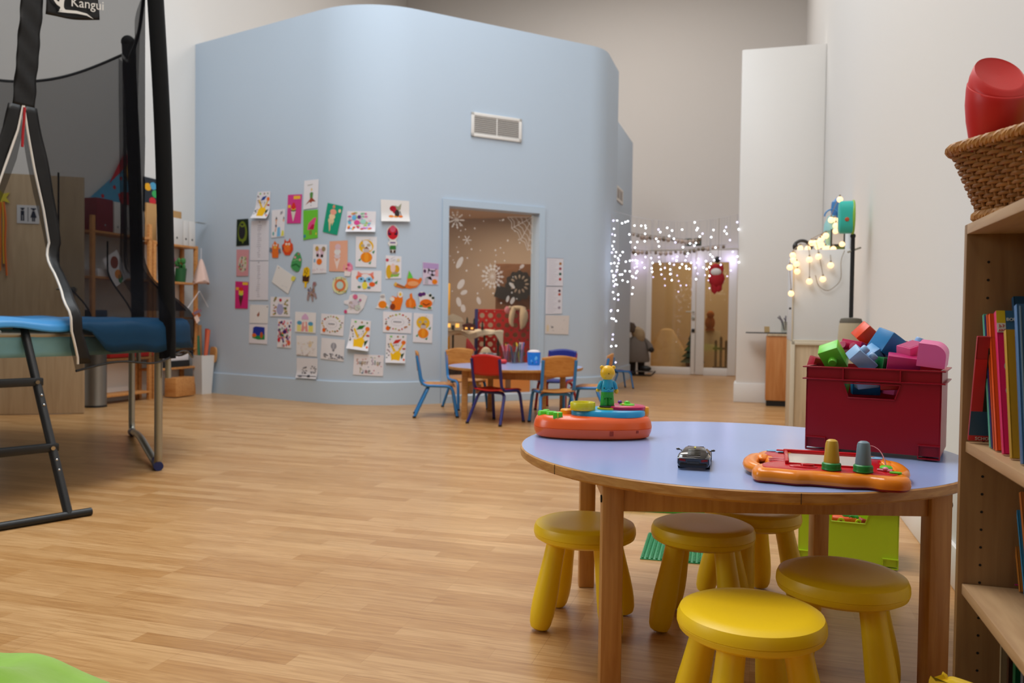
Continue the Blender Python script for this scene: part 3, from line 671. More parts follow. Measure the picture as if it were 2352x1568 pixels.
# ------------------------------------------------------------------ crates
def make_crate(name, label, loc, rz, w, d, h, m, group='stacking crates'):
    t = thing(name, label, 'crate', loc, rz, group)
    th, fl_ = .004, .006
    hw, hz0, hz1, hs = .070, h - .080, h - .040, .006
    b = MB()
    def wall(P, ux, hole):
        # P: base corner, ux: direction; outward normal handled by solidify-like double boxes
        pass
    zr = h - .034
    # front wall with the trapezoid grip hole: polygons in (x, z), given thickness in y
    X = Matrix(((1, 0, 0, 0), (0, 0, 1, 0), (0, 1, 0, 0), (0, 0, 0, 1)))
    for y0 in (0.0, d - th):
        b.prism([(.004, .012), (w - .004, .012), (w - .001, hz0), (.001, hz0)], y0, y0 + th, m, M=X)
        b.prism([(.001, hz0), (w / 2 - hw + hs * 2, hz0), (w / 2 - hw, hz1), (w / 2 - hw, h), (0, h)], y0, y0 + th, m, M=X)
        b.prism([(w - .001, hz0), (w, h), (w / 2 + hw, h), (w / 2 + hw, hz1), (w / 2 + hw - hs * 2, hz0)], y0, y0 + th, m, M=X)
        b.prism([(w / 2 - hw, hz1), (w / 2 + hw, hz1), (w / 2 + hw, h), (w / 2 - hw, h)], y0, y0 + th, m, M=X)
    for x0 in (0, w - th): b.box((x0 + th / 2, d / 2, (h + .012) / 2), (th, d, h - .012), m)
    b.box((w / 2, d / 2, .014), (w - .01, d - .01, .004), m)
    b.build('shell', t)
    b = MB()
    for z in (h - .002, zr):
        b.box((w / 2, -.004, z), (w + .018, .010, .0035), m, bev=.001); b.box((w / 2, d + .004, z), (w + .018, .010, .0035), m, bev=.001)
        b.box((-.004, d / 2, z), (.010, d, .0035), m, bev=.001); b.box((w + .004, d / 2, z), (.010, d, .0035), m, bev=.001)
    for x in (w / 2 - hw, w / 2 + hw): b.box((x, -.005, (h + zr) / 2), (.003, .009, h - zr), m)
    b.box((w / 2, -.002, hz1 - .002), (2 * hw, .005, .003), m); b.box((w / 2, -.0015, hz0 - .0015), (2 * hw - 4 * hs, .004, .003), m, bev=.001)
    for s, xx in ((1, w / 2 - hw + hs), (-1, w / 2 + hw - hs)): b.box((xx, -.0015, (hz0 + hz1) / 2), (.003, .004, hz1 - hz0), m, rot=(0, -s * .33, 0))
    b.build('rim', t)
    for x in (.028, w - .026):
        b = MB(); b.box((x, -.003, .040), (.052, .010, .003), m); b.box((x, .004, .006), (.052, .020, .003), m)
        b.box((x - .025, -.003, .024), (.003, .008, .034), m); b.box((x + .025, -.003, .024), (.003, .008, .034), m); b.build('foot', t)
    for x in (.03, w - .03):
        b = MB(); b.box((x, d - .02, .006), (.05, .03, .012), m); b.build('foot', t)
    return t
P_cr = mat('crimson_crate', '#92061c', 0.35, spec=0.4); P_lm = mat('lime_crate', '#b4d428', 0.35, spec=0.4)
A = Vector((.814, 2.256, TZ)); B_ = Vector((1.100, 2.083, TZ)); cd_ = (B_ - A).normalized(); crz = math.atan2(cd_.y, cd_.x); CW = .332
make_crate('plastic_crate', 'dark red plastic crate on the table, heaped with building bricks', A, crz, CW, .235, .234, P_cr)
A2 = Vector((1.062, 2.990, 0)); make_crate('plastic_crate', 'lime green plastic crate on the floor behind the table legs', A2, math.radians(-21), .335, .235, .238, P_lm)
# bricks heaped in the red crate
BM = {}
def brick(label, px, Y, size, hexc, rot, studs=(1, 1), rounded=False, r=None):
    m = mat('brick_' + hexc, '#' + hexc, 0.32, spec=0.45); p = at(px[0], px[1], Y)
    t = thing('toy_brick', label, 'brick', p, 0, 'bricks in the red crate', rot=tuple(math.radians(a) for a in rot))
    sx, sy, sz = size; b = MB()
    if rounded:
        P = [(-sx / 2, -sz / 2), (sx / 2, -sz / 2), (sx / 2, 0)] + [(sx / 2 * math.cos(a), sz / 2 * math.sin(a)) for a in [PI / 2 * k / 8 for k in range(1, 8)]] + [(-.2 * sx, sz / 2), (-sx / 2, sz / 2)]
        b.prism(P, -sy / 2, sy / 2, m, M=Matrix(((1, 0, 0, 0), (0, 0, -1, 0), (0, 1, 0, 0), (0, 0, 0, 1))))
    else:
        b.box((0, 0, 0), size, m, bev=.0022)
        b.box((0, 0, -sz / 2 - .0002), (sx - .006, sy - .006, .001), mat('brick_in_' + hexc, C('#' + hexc, .6), .6))
    body = b.build('body', t)
    nx, ny = studs
    for i in range(nx):
        for j in range(ny):
            x = (i - (nx - 1) / 2) * .032; y = (j - (ny - 1) / 2) * .032; q = MB()
            q.lathe([(.0115, sz / 2 - .0005), (.0115, sz / 2 + .012), (.0098, sz / 2 + .0145), (0, sz / 2 + .015)], m, 18, M=MT((x, y, 0))); q.build('stud', body)
    return t
Yc = 2.24
brick('lime green brick at the left of the heap in the red crate', (1914, 818), 2.30, (.070, .056, .044), '6fcf3a', (34, -128, 24), (1, 1))
brick('crimson brick with two studs pointing left, in the heap', (1962, 800), 2.33, (.040, .062, .044), 'b8154e', (28, -74, 8), (1, 2))
brick('orange brick at the top back of the heap', (2003, 782), 2.36, (.100, .056, .050), 'e2440c', (200, 40, 8), (1, 1))
brick('bright blue large brick at the very top of the heap', (2040, 792), 2.27, (.070, .060, .062), '1673ae', (196, 28, 24), (1, 1))
brick('mid blue brick just below the top blue one', (2003, 814), 2.26, (.040, .040, .040), '4b93cb', (35, 46, 40), (1, 1))
brick('pale blue brick in front at the rim, with two domed studs', (1979, 825), 2.22, (.072, .040, .038), '8fb6de', (30, 36, 14), (2, 1))
brick('red brick peeking out behind the blue bricks', (2072, 800), 2.33, (.040, .040, .040), 'c4202a', (185, 10, 40), (1, 1))
brick('magenta brick lying at the front rim of the heap', (2076, 834), 2.165, (.080, .040, .042), 'b62a6a', (14, 6, -24), (0, 0))
brick('pink brick behind the magenta one', (2093, 808), 2.19, (.062, .044, .044), 'e25a92', (190, -14, 24), (1, 1))
brick('pink brick with rounded top at the right end of the heap', (2144, 813), 2.12, (.066, .062, .060), 'e0629c', (8, 6, -34), (0, 0), rounded=True)
brick('pale blue brick behind the rounded pink one', (2103, 800), 2.27, (.034, .034, .034), '8fb2e0', (10, 20, 15), (1, 1))
brick('dark green brick deep in the heap', (2029, 835), 2.22, (.034, .034, .034), '1c7a3a', (185, 5, 20), (1, 1))
brick('dark red brick at the left corner of the heap', (1880, 835), 2.38, (.050, .034, .034), 'a8122a', (190, 12, 10), (1, 1))
brick('pale blue brick seen through the grip hole of the red crate', (1990, 876), 2.215, (.056, .036, .032), '8ab4da', (6, -8, -8), (0, 0))
brick('red brick in the grip hole beside the pale blue one', (2050, 884), 2.19, (.060, .034, .024), 'b01020', (0, -4, -26), (0, 0))
brick('magenta brick at the right of the grip hole', (2066, 866), 2.21, (.050, .034, .036), '9a1a55', (8, 4, -20), (0, 0))
k = 0
for zz in (.57, .612, .654, .69):
    for ix in range(4):
        for iy in range(2):
            k += 1; hx = ('1673ae', 'c4202a', 'e25a92', '6fcf3a', 'e2440c')[(k * 3 + ix) % 5]
            if zz < .67 or (iy == 1):
                p = A + Vector((cd_.x, cd_.y, 0)) * (.05 + ix * .077) + Vector((-cd_.y, cd_.x, 0)) * (.105 + iy * .07)
                m = mat('brick_' + hx, '#' + hx, 0.32, spec=0.45)
                if zz > .68:
                    o = MB(); o.box((0, 0, 0), (.074, .05, .040), m, bev=.002); o = o.build('toy_brick', None, (p.x, p.y, zz), (.2 * (k % 3 - 1), .2 * (k % 2), k)); tag(o, 'toy brick lying deep inside the dark red crate', 'brick', 'bricks deep in the red crate')
# toys in the lime crate
M_or2 = mat('toy_orange', '#ee5a1c', .4)
for k, (px, py, hexc, r, lb) in enumerate(((1932, 1194, 'e2541c', .034, 'orange toy part in the grip hole of the lime crate'), (1952, 1188, '2f8f3a', .03, 'green toy part in the lime crate'), (1962, 1197, 'e8641e', .036, 'orange toy car part with wheel in the lime crate'), (1982, 1200, '9c1426', .03, 'dark red toy part at the right of the lime crate hole'))):
    p = at(px, py, 3.02); b = MB(); m = mat('toy_' + hexc, '#' + hexc, .4)
    b.box((0, 0, 0), (r * 1.9, r * 1.2, r), m, bev=r * .25, seg=3); b.cyl((0, -r * .62, r * .1), (0, -r * .72, r * .1), r * .38, P_yl if k % 2 == 0 else m, seg=16); b.cyl((0, -r * .72, r * .1), (0, -r * .78, r * .1), r * .16, P_dr, seg=12)
    o = b.build('plastic_toy', None, p, (.1, .1 * k, -.4 + .3 * k)); tag(o, lb, 'toy', 'toys in the lime crate')

# ------------------------------------------------------------------ baseplate and play mat on the floor
P_bg = mat('baseplate_green', '#178a52', .35)
bp = thing('building_baseplate', 'green studded building baseplate lying on the floor under the table', 'baseplate', Vector((.479, 2.975, 0)), math.radians(-14))
b = MB(); S_ = .37; b.box((S_ / 2, S_ / 2, .002), (S_, S_, .004), P_bg, bev=.001); b.build('plate', bp)
b = MB(); n = 22
for i in range(n):
    for j in range(n): b.cyl(((i + .5) * S_ / n, (j + .5) * S_ / n, .0035), ((i + .5) * S_ / n, (j + .5) * S_ / n, .0085), .0052, P_bg, seg=7)
o = b.build('studs', bp); o['kind'] = 'stuff'
pm = thing('play_board', 'thin white play board with green edge on the floor beyond the table', 'play board', Vector((.424, 3.76, 0)), math.radians(-12))
b = MB(); b.box((.27, .17, .008), (.54, .34, .016), mat('board_green', '#37a83a', .45), bev=.005); b.build('edge', pm)
b = MB(); b.box((.27, .17, .0165), (.50, .30, .001), mat('board_print', '#b9c4b4', .5, vary=.35, vscale=30)); b.build('printed_top', pm)
# ------------------------------------------------------------------ bookcase at the right
M_bc = wood('bookcase_veneer', '#7f5d3b', '#97744c', 0.42, (14, 14, 1.0)); M_bs = wood('bookcase_shelf_veneer', '#a98560', '#bd9a72', 0.42, (22, 2, 22))
F0, BV1, BLEN, BCH = .358, 1.662, .80, 1.052
bc = thing('bookcase', 'low wooden bookcase against the right wall, basket on top', 'bookcase', W(F0, BV1 - BLEN, 0), RZ)
DP = UR - .018 - F0
b = MB(); b.box((DP / 2, BLEN - .009, BCH / 2), (DP, .018, BCH), M_bc, bev=.0012)
for z0 in range(28):
    for x in (.036, DP - .04): b.cyl((x, BLEN - .0182, .12 + z0 * .032), (x, BLEN - .0172, .12 + z0 * .032), .0025, M_dark, seg=8)
b.build('side_panel', bc)
b = MB(); b.box((DP / 2, .009, BCH / 2), (DP, .018, BCH), M_bc, bev=.0012); b.build('side_panel', bc)
b = MB(); b.box((DP / 2, BLEN / 2, BCH - .009), (DP, BLEN - .036, .018), M_bs, bev=.0012); b.build('top_board', bc)
SHZ = (.094, .404, .662)
for z in SHZ:
    b = MB(); b.box((DP / 2 + .001, BLEN / 2, z - .0095), (DP - .012, BLEN - .038, .019), M_bs, bev=.0012); b.build('shelf', bc)
b = MB(); b.box((DP - .003, BLEN / 2, BCH / 2), (.005, BLEN - .036, BCH - .02), wood('bookcase_back', '#7d5c3c', '#8f6a46', .6, (14, 14, 1))); b.build('back_panel', bc)
b = MB(); b.box((.012, BLEN / 2, .038), (.016, BLEN - .036, .074), M_bc); b.build('plinth', bc)

def book(label, v, u, z, dep, thk, hgt, cover, lean, group, art=None, soft=False):
    """spine towards the room, standing on a shelf; v is where its foot stands"""
    m = mat('cover_' + cover, '#' + cover, 0.38, spec=0.4)
    t = thing('book', label, 'book', W(u, v, z + (thk * math.sin(math.radians(lean)) if lean > 0 else 0)), 0, group)
    t.rotation_euler = (Matrix.Rotation(RZ, 3, 'Z') @ Matrix.Rotation(math.radians(-lean), 3, 'X')).to_euler()
    if lean > 0: off = 0
    b = MB(); c = .0018
    b.box((dep / 2, c / 2, hgt / 2), (dep, c, hgt), m); b.box((dep / 2, thk - c / 2, hgt / 2), (dep, c, hgt), m); b.box((c / 2, thk / 2, hgt / 2), (c * 1.4, thk, hgt), m, bev=.0006); cov = b.build('cover', t)
    b = MB(); b.box((dep / 2 - .001, thk / 2, hgt / 2), (dep - .006, thk - 2 * c, hgt - .006), M_paper); b.build('pages', t)
    if art:
        b = MB(); art(b, dep, hgt, thk)
        b.build('cover_print', cov)
    return t
def face(x, z, y=-.0006): return Matrix(((1, 0, 0, x), (0, 0, 1, y), (0, 1, 0, z), (0, 0, 0, 1)))    # lettering on the side facing the camera
M_wt = mat('print_white', '#d6d8d4', .5); M_yt = mat('print_yellow', '#c9b21c', .5); M_rt = mat('print_red', '#c0222c', .5); M_bt = mat('print_blue', '#2f6288', .5); M_kt = mat('print_black', '#161a1c', .5); M_ot = mat('print_orange', '#d2702a', .5)
def flat(b, x0, x1, z0, z1, m, y=-.0004): b.box(((x0 + x1) / 2, y, (z0 + z1) / 2), (x1 - x0, .0006, z1 - z0), m)
def art_pink(b, d, h, t):
    flat(b, .013, d, .010, h, M_bt); flat(b, .0, .013, h - .022, h, M_yt, -.0008); flat(b, .0, .013, h - .038, h - .022, M_wt, -.0008)
    X = lambda x, z: Matrix(((1, 0, 0, x), (0, 0, -1, -.0012), (0, 1, 0, z), (0, 0, 0, 1)))
    txt(b, '3-7', .0065, M_rt, X(.0022, h - .029)); txt(b, 'ANS', .0062, M_rt, X(.0015, h - .0365))
    txt(b, 'BONNE', .0075, M_wt, X(.0145, h - .018)); txt(b, 'P', .036, M_yt, X(.0145, h - .064))
    txt(b, 'GIGA', .007, M_kt, X(.012, h - .140))
    for z in (h - .096, h - .137): b.prism(ell(.0115, .0115, 24), 0, .0006, mat('print_grey', '#9fb0b4', .5), M=Matrix(((1, 0, 0, .019), (0, 0, -1, -.0006), (0, 1, 0, z), (0, 0, 0, 1))))
    flat(b, .012, .034, .014, .034, M_wt, -.0008); flat(b, .012, .0155, .014, .034, M_yt, -.0012)
    for i in range(7): flat(b, .019 + i * .002, .0202 + i * .002 + (i % 2) * .0004, .016, .029, M_kt, -.0012)
def art_schol(b, d, h, t):
    flat(b, 0, d, .0, .010, M_rt); flat(b, 0, d, .010, .055, mat('print_deep_blue', '#1c4a74', .5)); flat(b, .0, .02, .055, .15, M_rt, -.0004); flat(b, .018, d, .055, .17, M_kt, -.0006); flat(b, .03, .06, .12, .2, M_ot, -.0008)
    txt(b, 'SCHOLASTIC', .008, M_wt, Matrix(((1, 0, 0, .010), (0, 0, -1, -.0009), (0, 1, 0, .002), (0, 0, 0, 1))))
def art_yk(b, d, h, t):
    flat(b, .012, d, .012, h - .012, mat('print_brown', '#5a2a14', .5))
    for i in range(6): flat(b, .018, d - .01, .03 + i * .034, .045 + i * .034, M_kt if i % 2 else M_yt, -.0008)
def art_blue(b, d, h, t):
    b.prism(ell(.016, .012, 20), 0, .0006, M_ot, M=Matrix(((1, 0, 0, .045), (0, 0, -1, -.0006), (0, 1, 0, h * .62), (0, 0, 0, 1))))
    flat(b, .003, .005, .003, h - .003, mat('print_pale_blue', '#86a8c8', .5))
def art_line(b, d, h, t):
    flat(b, .004, d - .01, .01, h * .5, M_ot); flat(b, .004, d - .01, h * .55, h - .02, M_wt)
def vat(px, py, u): return uv(onu(px, py, u))[1]
GB = 'books on the middle bookcase shelf'; u0 = .384; zs_ = SHZ[2] + .001
book('tall dark blue book standing highest at the back of the middle shelf', vat(2279, 1010, u0), .43, zs_, .16, .012, .268, '23506e', 17, GB)
def bk(lb, px, thk, hgt, col, lean=17, dep=.17, art=None, u=u0): return book(lb, vat(px, 1012, u), u, zs_, dep, thk, hgt, col, lean, GB, art)
bk('thin worn teal book, leftmost upright one on the middle shelf', 2276, .009, .236, '5fae98')
bk('thin navy book between the teal and orange books', 2280, .006, .234, '2c2f6b')
bk('narrow red orange book beside the navy one', 2285, .008, .236, 'c2481c')
bk('bright orange book left of the pink one', 2291, .010, .236, 'e0541a')
bk('pink activity book with yellow letter P on its cover', 2307, .012, .240, 'd2185e', art=art_pink)
bk('thick yellow and black book right of the pink one', 2326, .012, .206, 'b58a1c', art=art_yk, lean=15)
bk('large pale edged blue book at the right end of the row', 2352, .014, .245, '3b6796', art=art_blue, lean=13)
book('red and blue paperback leaning the other way against the bookcase side', 1.620, .364, zs_ + .004, .13, .006, .19, 'a8303a', -14, GB, art_schol)
gb = book('flat green book lying at the front of the middle shelf', 1.30, .372, zs_, .17, .012, .20, '4f9a2c', 0, GB)
gb.rotation_euler = (PI / 2, 0, RZ); gb.location = W(.372, 1.285, zs_)
GL = 'books on the lower bookcase shelf'; zl = SHZ[1] + .001
def bl(lb, px, py, thk, hgt, col, lean, u=.45, art=None): return book(lb, vat(px, py, u), u, zl, .15, thk, hgt, col, lean, GL, art)
bl('magenta book leaning at the far left of the lower shelf', 2331, 1352, .010, .150, 'c81c78', 28)
bl('thin orange striped book beside the magenta one on the lower shelf', 2343, 1372, .008, .188, 'b5702a', 24)
bl('thin sky blue book on the lower shelf', 2354, 1385, .005, .175, '3a8ab8', 23)
bl('tan orange book on the lower shelf next to the sky blue one', 2366, 1392, .010, .185, 'c8743a', 22)
bl('pale green worn book on the lower shelf at the picture edge', 2384, 1400, .014, .212, '8fb0a0', 21)
bl('grey teal book on the lower shelf, partly out of the frame', 2412, 1420, .014, .222, '4a7a80', 20)
GG = 'books in the bottom bookcase compartment'; zb_ = SHZ[0] + .001
def bb(lb, px, thk, col, lean=1.5, u=.43): return book(lb, vat(px, 1560, u), u, zb_, .16, thk, .262, col, lean, GG)
bb('ochre book, leftmost in the bottom compartment', 2268, .010, 'b07a1e'); bb('grass green book in the bottom compartment', 2288, .014, '3a7a22'); bb('beige book right of the grass green one', 2300, .012, 'a08a68')
bb('brown book in the bottom compartment', 2318, .010, '4a2e1e'); bb('emerald book at the right of the bottom compartment', 2334, .014, '0f5a34'); bb('grey book at the right edge of the bottom compartment', 2352, .012, '6a6a70')

# ------------------------------------------------------------------ wicker basket with skittles on top of the bookcase
M_wk = wood('wicker', '#744619', '#a06a32', 0.5, (9, 9, 60)); M_wl = wood('wicker_light', '#a06c30', '#c8945a', 0.45, (9, 9, 40))
bz = BCH + .001; BRZ = .192
bk_ = thing('wicker_basket', 'brown wicker basket on the bookcase holding plastic skittles', 'basket', Vector((.907, 1.367, bz)), BRZ)
HB = .128
def ring(t, off=0.0):
    hx = .077 + .038 * t + off; hy = .112 + .040 * t + off; r = .045 + .025 * t
    return hx, hy, r
def rr_pt(s, hx, hy, r):
    """point and outward normal on a rounded rectangle, s in 0..1"""
    sx, sy = hx - r, hy - r; L = 4 * (sx + sy) + 2 * PI * r; d = (s % 1) * L
    for (ln, kind, x, y, a) in ((2 * sy, 0, hx, -sy, 0), (PI * r / 2, 1, sx, sy, 0), (2 * sx, 0, sx, hy, 1), (PI * r / 2, 1, -sx, sy, 1), (2 * sy, 0, -hx, sy, 2), (PI * r / 2, 1, -sx, -sy, 2), (2 * sx, 0, -sx, -hy, 3), (PI * r / 2, 1, sx, -sy, 3)):
        if d <= ln + 1e-9:
            if kind == 0:
                if a == 0: return (x, y + d), (1, 0)
                if a == 1: return (x - d, y), (0, 1)
                if a == 2: return (x, y - d), (-1, 0)
                return (x + d, y), (0, -1)
            g = a * PI / 2 + d / r; return (x + r * math.cos(g), y + r * math.sin(g)), (math.cos(g), math.sin(g))
        d -= ln
    return (hx, -sy), (1, 0)
NST = 46
b = MB(); rows = 17
for k in range(rows):
    t = (k + .5) / rows; hx, hy, r = ring(t); pts = []
    for i in range(NST * 4):
        s = i / (NST * 4); p, n = rr_pt(s, hx, hy, r); w_ = .0036 * math.cos(PI * (s * NST) + PI * k)
        pts.append((p[0] + n[0] * w_, p[1] + n[1] * w_, .010 + t * (HB - .016)))
    b.tube(pts, .0036, M_wk, seg=6, closed=True)
b.build('woven_side', bk_)
b = MB()
for i in range(NST):
    p0, _ = rr_pt(i / NST, *ring(0)); p1, _ = rr_pt(i / NST, *ring(1)); b.tube([(p0[0], p0[1], .002), (p1[0], p1[1], HB)], .0030, M_wk, seg=6)
b.build('stakes', bk_)
for z0, t0, nm in ((HB, 1.0, 'rim_braid'), (.009, .04, 'foot_braid')):
    b = MB(); hx, hy, r = ring(t0, .003)
    for j in range(4):
        pts = []
        for i in range(220):
            s = i / 220; p, n = rr_pt(s, hx, hy, r); g = 2 * PI * (s * 26 + j / 4); pts.append((p[0] + n[0] * .0065 * math.cos(g), p[1] + n[1] * .0065 * math.cos(g), z0 + .0055 * math.sin(g)))
        b.tube(pts, .0046, M_wl, seg=6, closed=True)
    b.build(nm, bk_)
b = MB(); P = [rr_pt(i / 60, .075, .110, .045)[0] for i in range(60)]; b.prism(P, .002, .008, M_wk); b.build('bottom', bk_)
def skittle(label, hexc, base, axis, L, R, cut=18, roll=0):
    m = mat('skittle_' + hexc, '#' + hexc, .42, spec=.4); z = Vector(axis).normalized(); x = Vector((1, 0, 0)); x = (x - z * x.dot(z)).normalized(); y = z.cross(x)
    prof = [(.30, 0), (.36, .03), (.46, .15), (.62, .32), (.80, .50), (.95, .68), (1.0, .80), (.985, .88), (.965, .905), (.93, .908), (.93, .915), (.90, .94), (.80, .985), (.745, 1.0), (.70, .992), (0, .985)]
    tc_ = math.tan(math.radians(cut)); b = MB(); n = 40; vs = []; fs = []
    for i in range(n):
        a = 2 * PI * i / n
        for r, t in prof:
            k = max(0, (t - .80) / .2); yy = r * R * math.sin(a); vs.append(Vector(base) + x * (r * R * math.cos(a)) + y * yy + z * (t * L + k * tc_ * yy))
    q = len(prof)
    for i in range(n):
        j = (i + 1) % n
        for k in range(q - 1): fs.append((i * q + k, j * q + k, j * q + k + 1, i * q + k + 1))
    fs.append([i * q for i in range(n)][::-1]); o = Vector(base); b.add([v - o for v in vs], fs, m)
    ob = b.build('toy_skittle', None, o, angle=50); tag(ob, label, 'skittle', 'skittles in the wicker basket'); return ob
skittle('red plastic skittle sticking out of the wicker basket upside down', 'c8201c', (.843, 1.447, 1.068), (-.024, -.05, .237), .236, .050, 38)
skittle('green plastic skittle leaning in the wicker basket at the picture edge', '3ecf52', (.885, 1.36, 1.085), (.30, -.30, .80), .18, .044, 12)
# green toys filling the basket behind the weave
for k, (x, y, hx) in enumerate(((.03, .07, '3ecf52'), (-.035, .0, '5fb83a'), (.04, -.01, '2a5fb0'), (-.03, -.07, 'd8b81c'))):
    p = Matrix.Translation((.907, 1.367, bz)) @ Matrix.Rotation(BRZ, 4, 'Z') @ Vector((x, y, .046))
    b = MB(); b.ball((0, 0, 0), .036, mat('skittle_' + hx, '#' + hx, .42), seg=18); tag(b.build('plastic_ball', None, p), 'plastic ball glimpsed through the weave of the wicker basket', 'ball', 'balls inside the wicker basket')

# ------------------------------------------------------------------ yellow toy case on the floor, corner of a lime beanbag
M_ty = mat('case_yellow', '#d9b41c', .35)
p = fl(2140, 1562, .265); tcx = thing('toy_case', 'yellow framed toy case with purple panel in front of the bookcase', 'toy case', Vector((p.x, p.y, -.0)), RZ - .75)
b = MB(); Po = closed_smooth([(-.0, -.01), (-.002, .245), (.008, .262), (.03, .268), (.11, .268), (.125, .255), (.13, -.0)], 5)
Po = [(x, max(0, z)) for x, z in Po]; Xc = Matrix(((1, 0, 0, 0), (0, 0, -1, 0), (0, 1, 0, 0), (0, 0, 0, 1)))
loft(b, Po, [(-.035, .004), (-.032, 0), (-.002, 0), (.0, .004)], M_ty, M=Xc); b.build('frame', tcx)
b = MB(); loft(b, [(.065 + (x - .065) * .84, .14 + (z - .14) * .9) for x, z in Po], [(.0, 0), (.0015, 0)], mat('case_purple', '#6a1c3c', .4), M=Xc)
for i in range(5): b.box((.02 + i * .016, -.0022, .235), (.008, .001, .02), M_wt)
b.build('panel', tcx, label='dark purple printed panel')
M_bean = mat('lime_fleece', '#86b53a', .95, spec=.1, vary=.25, vscale=7, bump=.6, sheen=.4)
c0 = fl(-260, 1700, 0); bz0 = Vector((-1.235, 1.385, 0))
def bean(u_, v_):
    a = 2 * PI * u_; r = v_ * .60; h = .17 * (1 - v_ ** 3.2); w_ = .014 * math.sin(5 * a + 9 * v_) + .01 * math.sin(11 * a - 14 * v_)
    return (r * math.cos(a) * 1.0, r * math.sin(a), max(.0, h + w_ * (1 - v_ ** 6)))
b = MB(); b.sheet(bean, 96, 40, M_bean, wrap=True); o = b.build('bean_bag', None, bz0, angle=80); tag(o, 'rumpled lime green fleece cushion in the lower left corner', 'cushion')
# ------------------------------------------------------------------ trampoline
TP = Vector((-3.5, 4.56, 0)); FR = 1.53
tr = thing('trampoline', 'large trampoline with blue pad, black safety net and foam poles at the left', 'trampoline', TP)
M_pad = mat('pad_blue', '#3a8fd0', .42, vary=.12, vscale=5); M_skirt = mat('pad_skirt_teal', '#7fb4c0', .6, vary=.1); M_netm = netting('safety_net', '#17171a', 0.62)
M_vinyl = mat('black_vinyl', '#0b0a0b', .42, spec=.35, bump=.35, vscale=9); M_foam = mat('black_foam_sleeve', '#0b0c0e', .8, spec=.2); M_wpipe = mat('white_piping', '#e6e2dc', .6); M_capb = mat('dark_blue_cap', '#1d2c66', .45)
def pol(a, r, z): return Vector((r * math.cos(a), r * math.sin(a), z))
b = MB(); b.tube([pol(2 * PI * i / 72, FR, .775) for i in range(72)], .022, M_steel, seg=10, closed=True); b.build('frame_ring', tr)
b = MB(); b.lathe([(0, .80), (1.27, .80)], mat('jump_mat', '#121214', .8), 72); b.build('jumping_mat', tr)
def padf(u_, v_):
    a = 2 * PI * u_; prof = [(1.24, .806), (1.26, .832), (1.34, .846), (1.46, .848), (1.545, .842), (1.585, .822), (1.592, .795)]
    k = v_ * 6; i = min(5, int(k)); f = k - i; r = prof[i][0] * (1 - f) + prof[i + 1][0] * f; z = prof[i][1] * (1 - f) + prof[i + 1][1] * f
    q = v_ * .014 * (math.sin(17 * a) + math.sin(29 * a + 1)); ad = math.degrees(a) % 360; dr = min(1, max(0, (abs((ad - 318 + 180) % 360 - 180) - 19) / 4)) * max(0, (v_ - .8) / .2) * .115
    return (r * math.cos(a), r * math.sin(a), z + q * .45 - dr)
b = MB(); b.sheet(padf, 240, 18, M_pad, wrap=True); b.build('spring_pad', tr, angle=80, thick=.004)
b = MB()
def skf(u_, v_): a = 2 * PI * u_; r = 1.545 + .006 * math.sin(40 * a) * v_; return (r * math.cos(a), r * math.sin(a), .768 - .098 * v_)
b.sheet(skf, 180, 4, M_skirt, wrap=True); b.build('skirt', tr, angle=80, thick=.003)
b = MB()
for i in range(26):
    a = math.radians(-52 + i * .55); p = pol(a, 1.597, .798); b.tube(smooth_path([p, p + Vector((random.uniform(-.02, .02), random.uniform(-.02, .02), -.012)), p + Vector((random.uniform(-.03, .03), random.uniform(-.03, .03), -random.uniform(.02, .045)))], 3), .0007, mat('frayed_thread', '#cfd6d8', .9), seg=4)
o = b.build('frayed_threads', tr, label='frayed pale threads along the pad edge'); o['kind'] = 'stuff'
A60 = [math.radians(60 * k) for k in range(6)]
for k in (0, 2, 4):
    a0, a1 = A60[k], A60[k + 1]
    b = MB()
    P = [pol(a0, FR, .77), pol(a0, FR, .03), pol(a0, FR, .026).lerp(pol(a1, FR, .026), .12), pol(a0, FR - .03, .10).lerp(pol(a1, FR - .03, .10), .42), pol(a0, FR, .06).lerp(pol(a1, FR, .06), .75), pol(a1, FR, .03), pol(a1, FR, .77)]
    b.tube(fillet(P, .07, 6), .0215, M_steel, seg=12); leg_ = b.build('leg', tr)
    for a, d in ((a0, 1), (a1, -1)):
        p = pol(a, FR, .026); q = (pol(a1, FR, .026) - pol(a0, FR, .026)).normalized() * d; b = MB()
        b.tube([p - q * .012, p + q * .03, p + q * .12 + Vector((0, 0, .012))], [.026, .027, .025], M_capb, seg=12); b.build('foot_cap', leg_)
def pole_pts(a): return [pol(a, 1.585, .52), pol(a, 1.582, .66), pol(a, 1.575, 1.0), pol(a, 1.55, 1.9), pol(a, 1.50, 2.78)]
for k, a in enumerate(A60):
    P = pole_pts(a); b = MB(); b.tube([P[0], P[1]], .016, M_steel, seg=12); b.tube([pol(a, FR, .72), pol(a, 1.585, .72)], .012, M_steel, seg=8); pt_ = b.build('pole_tube', tr)
    b = MB(); b.tube(smooth_path([pol(a, 1.581, .63)] + P[2:], 6), .043, M_foam, seg=16); b.build('pole_sleeve', pt_)
    b = MB(); b.ball(pol(a, 1.50, 2.80), .048, M_foam, seg=14); b.build('pole_cap', pt_)
def net_R(a, z):
    x = (a % (PI / 3)) - PI / 6; r = 1.455 * math.cos(PI / 6) / math.cos(x) - .012 * math.cos(9 * x) * (1 - abs(x) / .5236)
    s = max(0, min(1, (1.20 - z) / .36)); s = s * s * (3 - 2 * s); lo = max(0, min(1, (.80 - z) / .2))
    return r * (1 - s) + (1.614 - .012 * lo * lo) * s
def net_top(a): x = ((a % (PI / 3)) / (PI / 3)) * 2 - 1; return 2.70 - .20 * (1 - x * x)
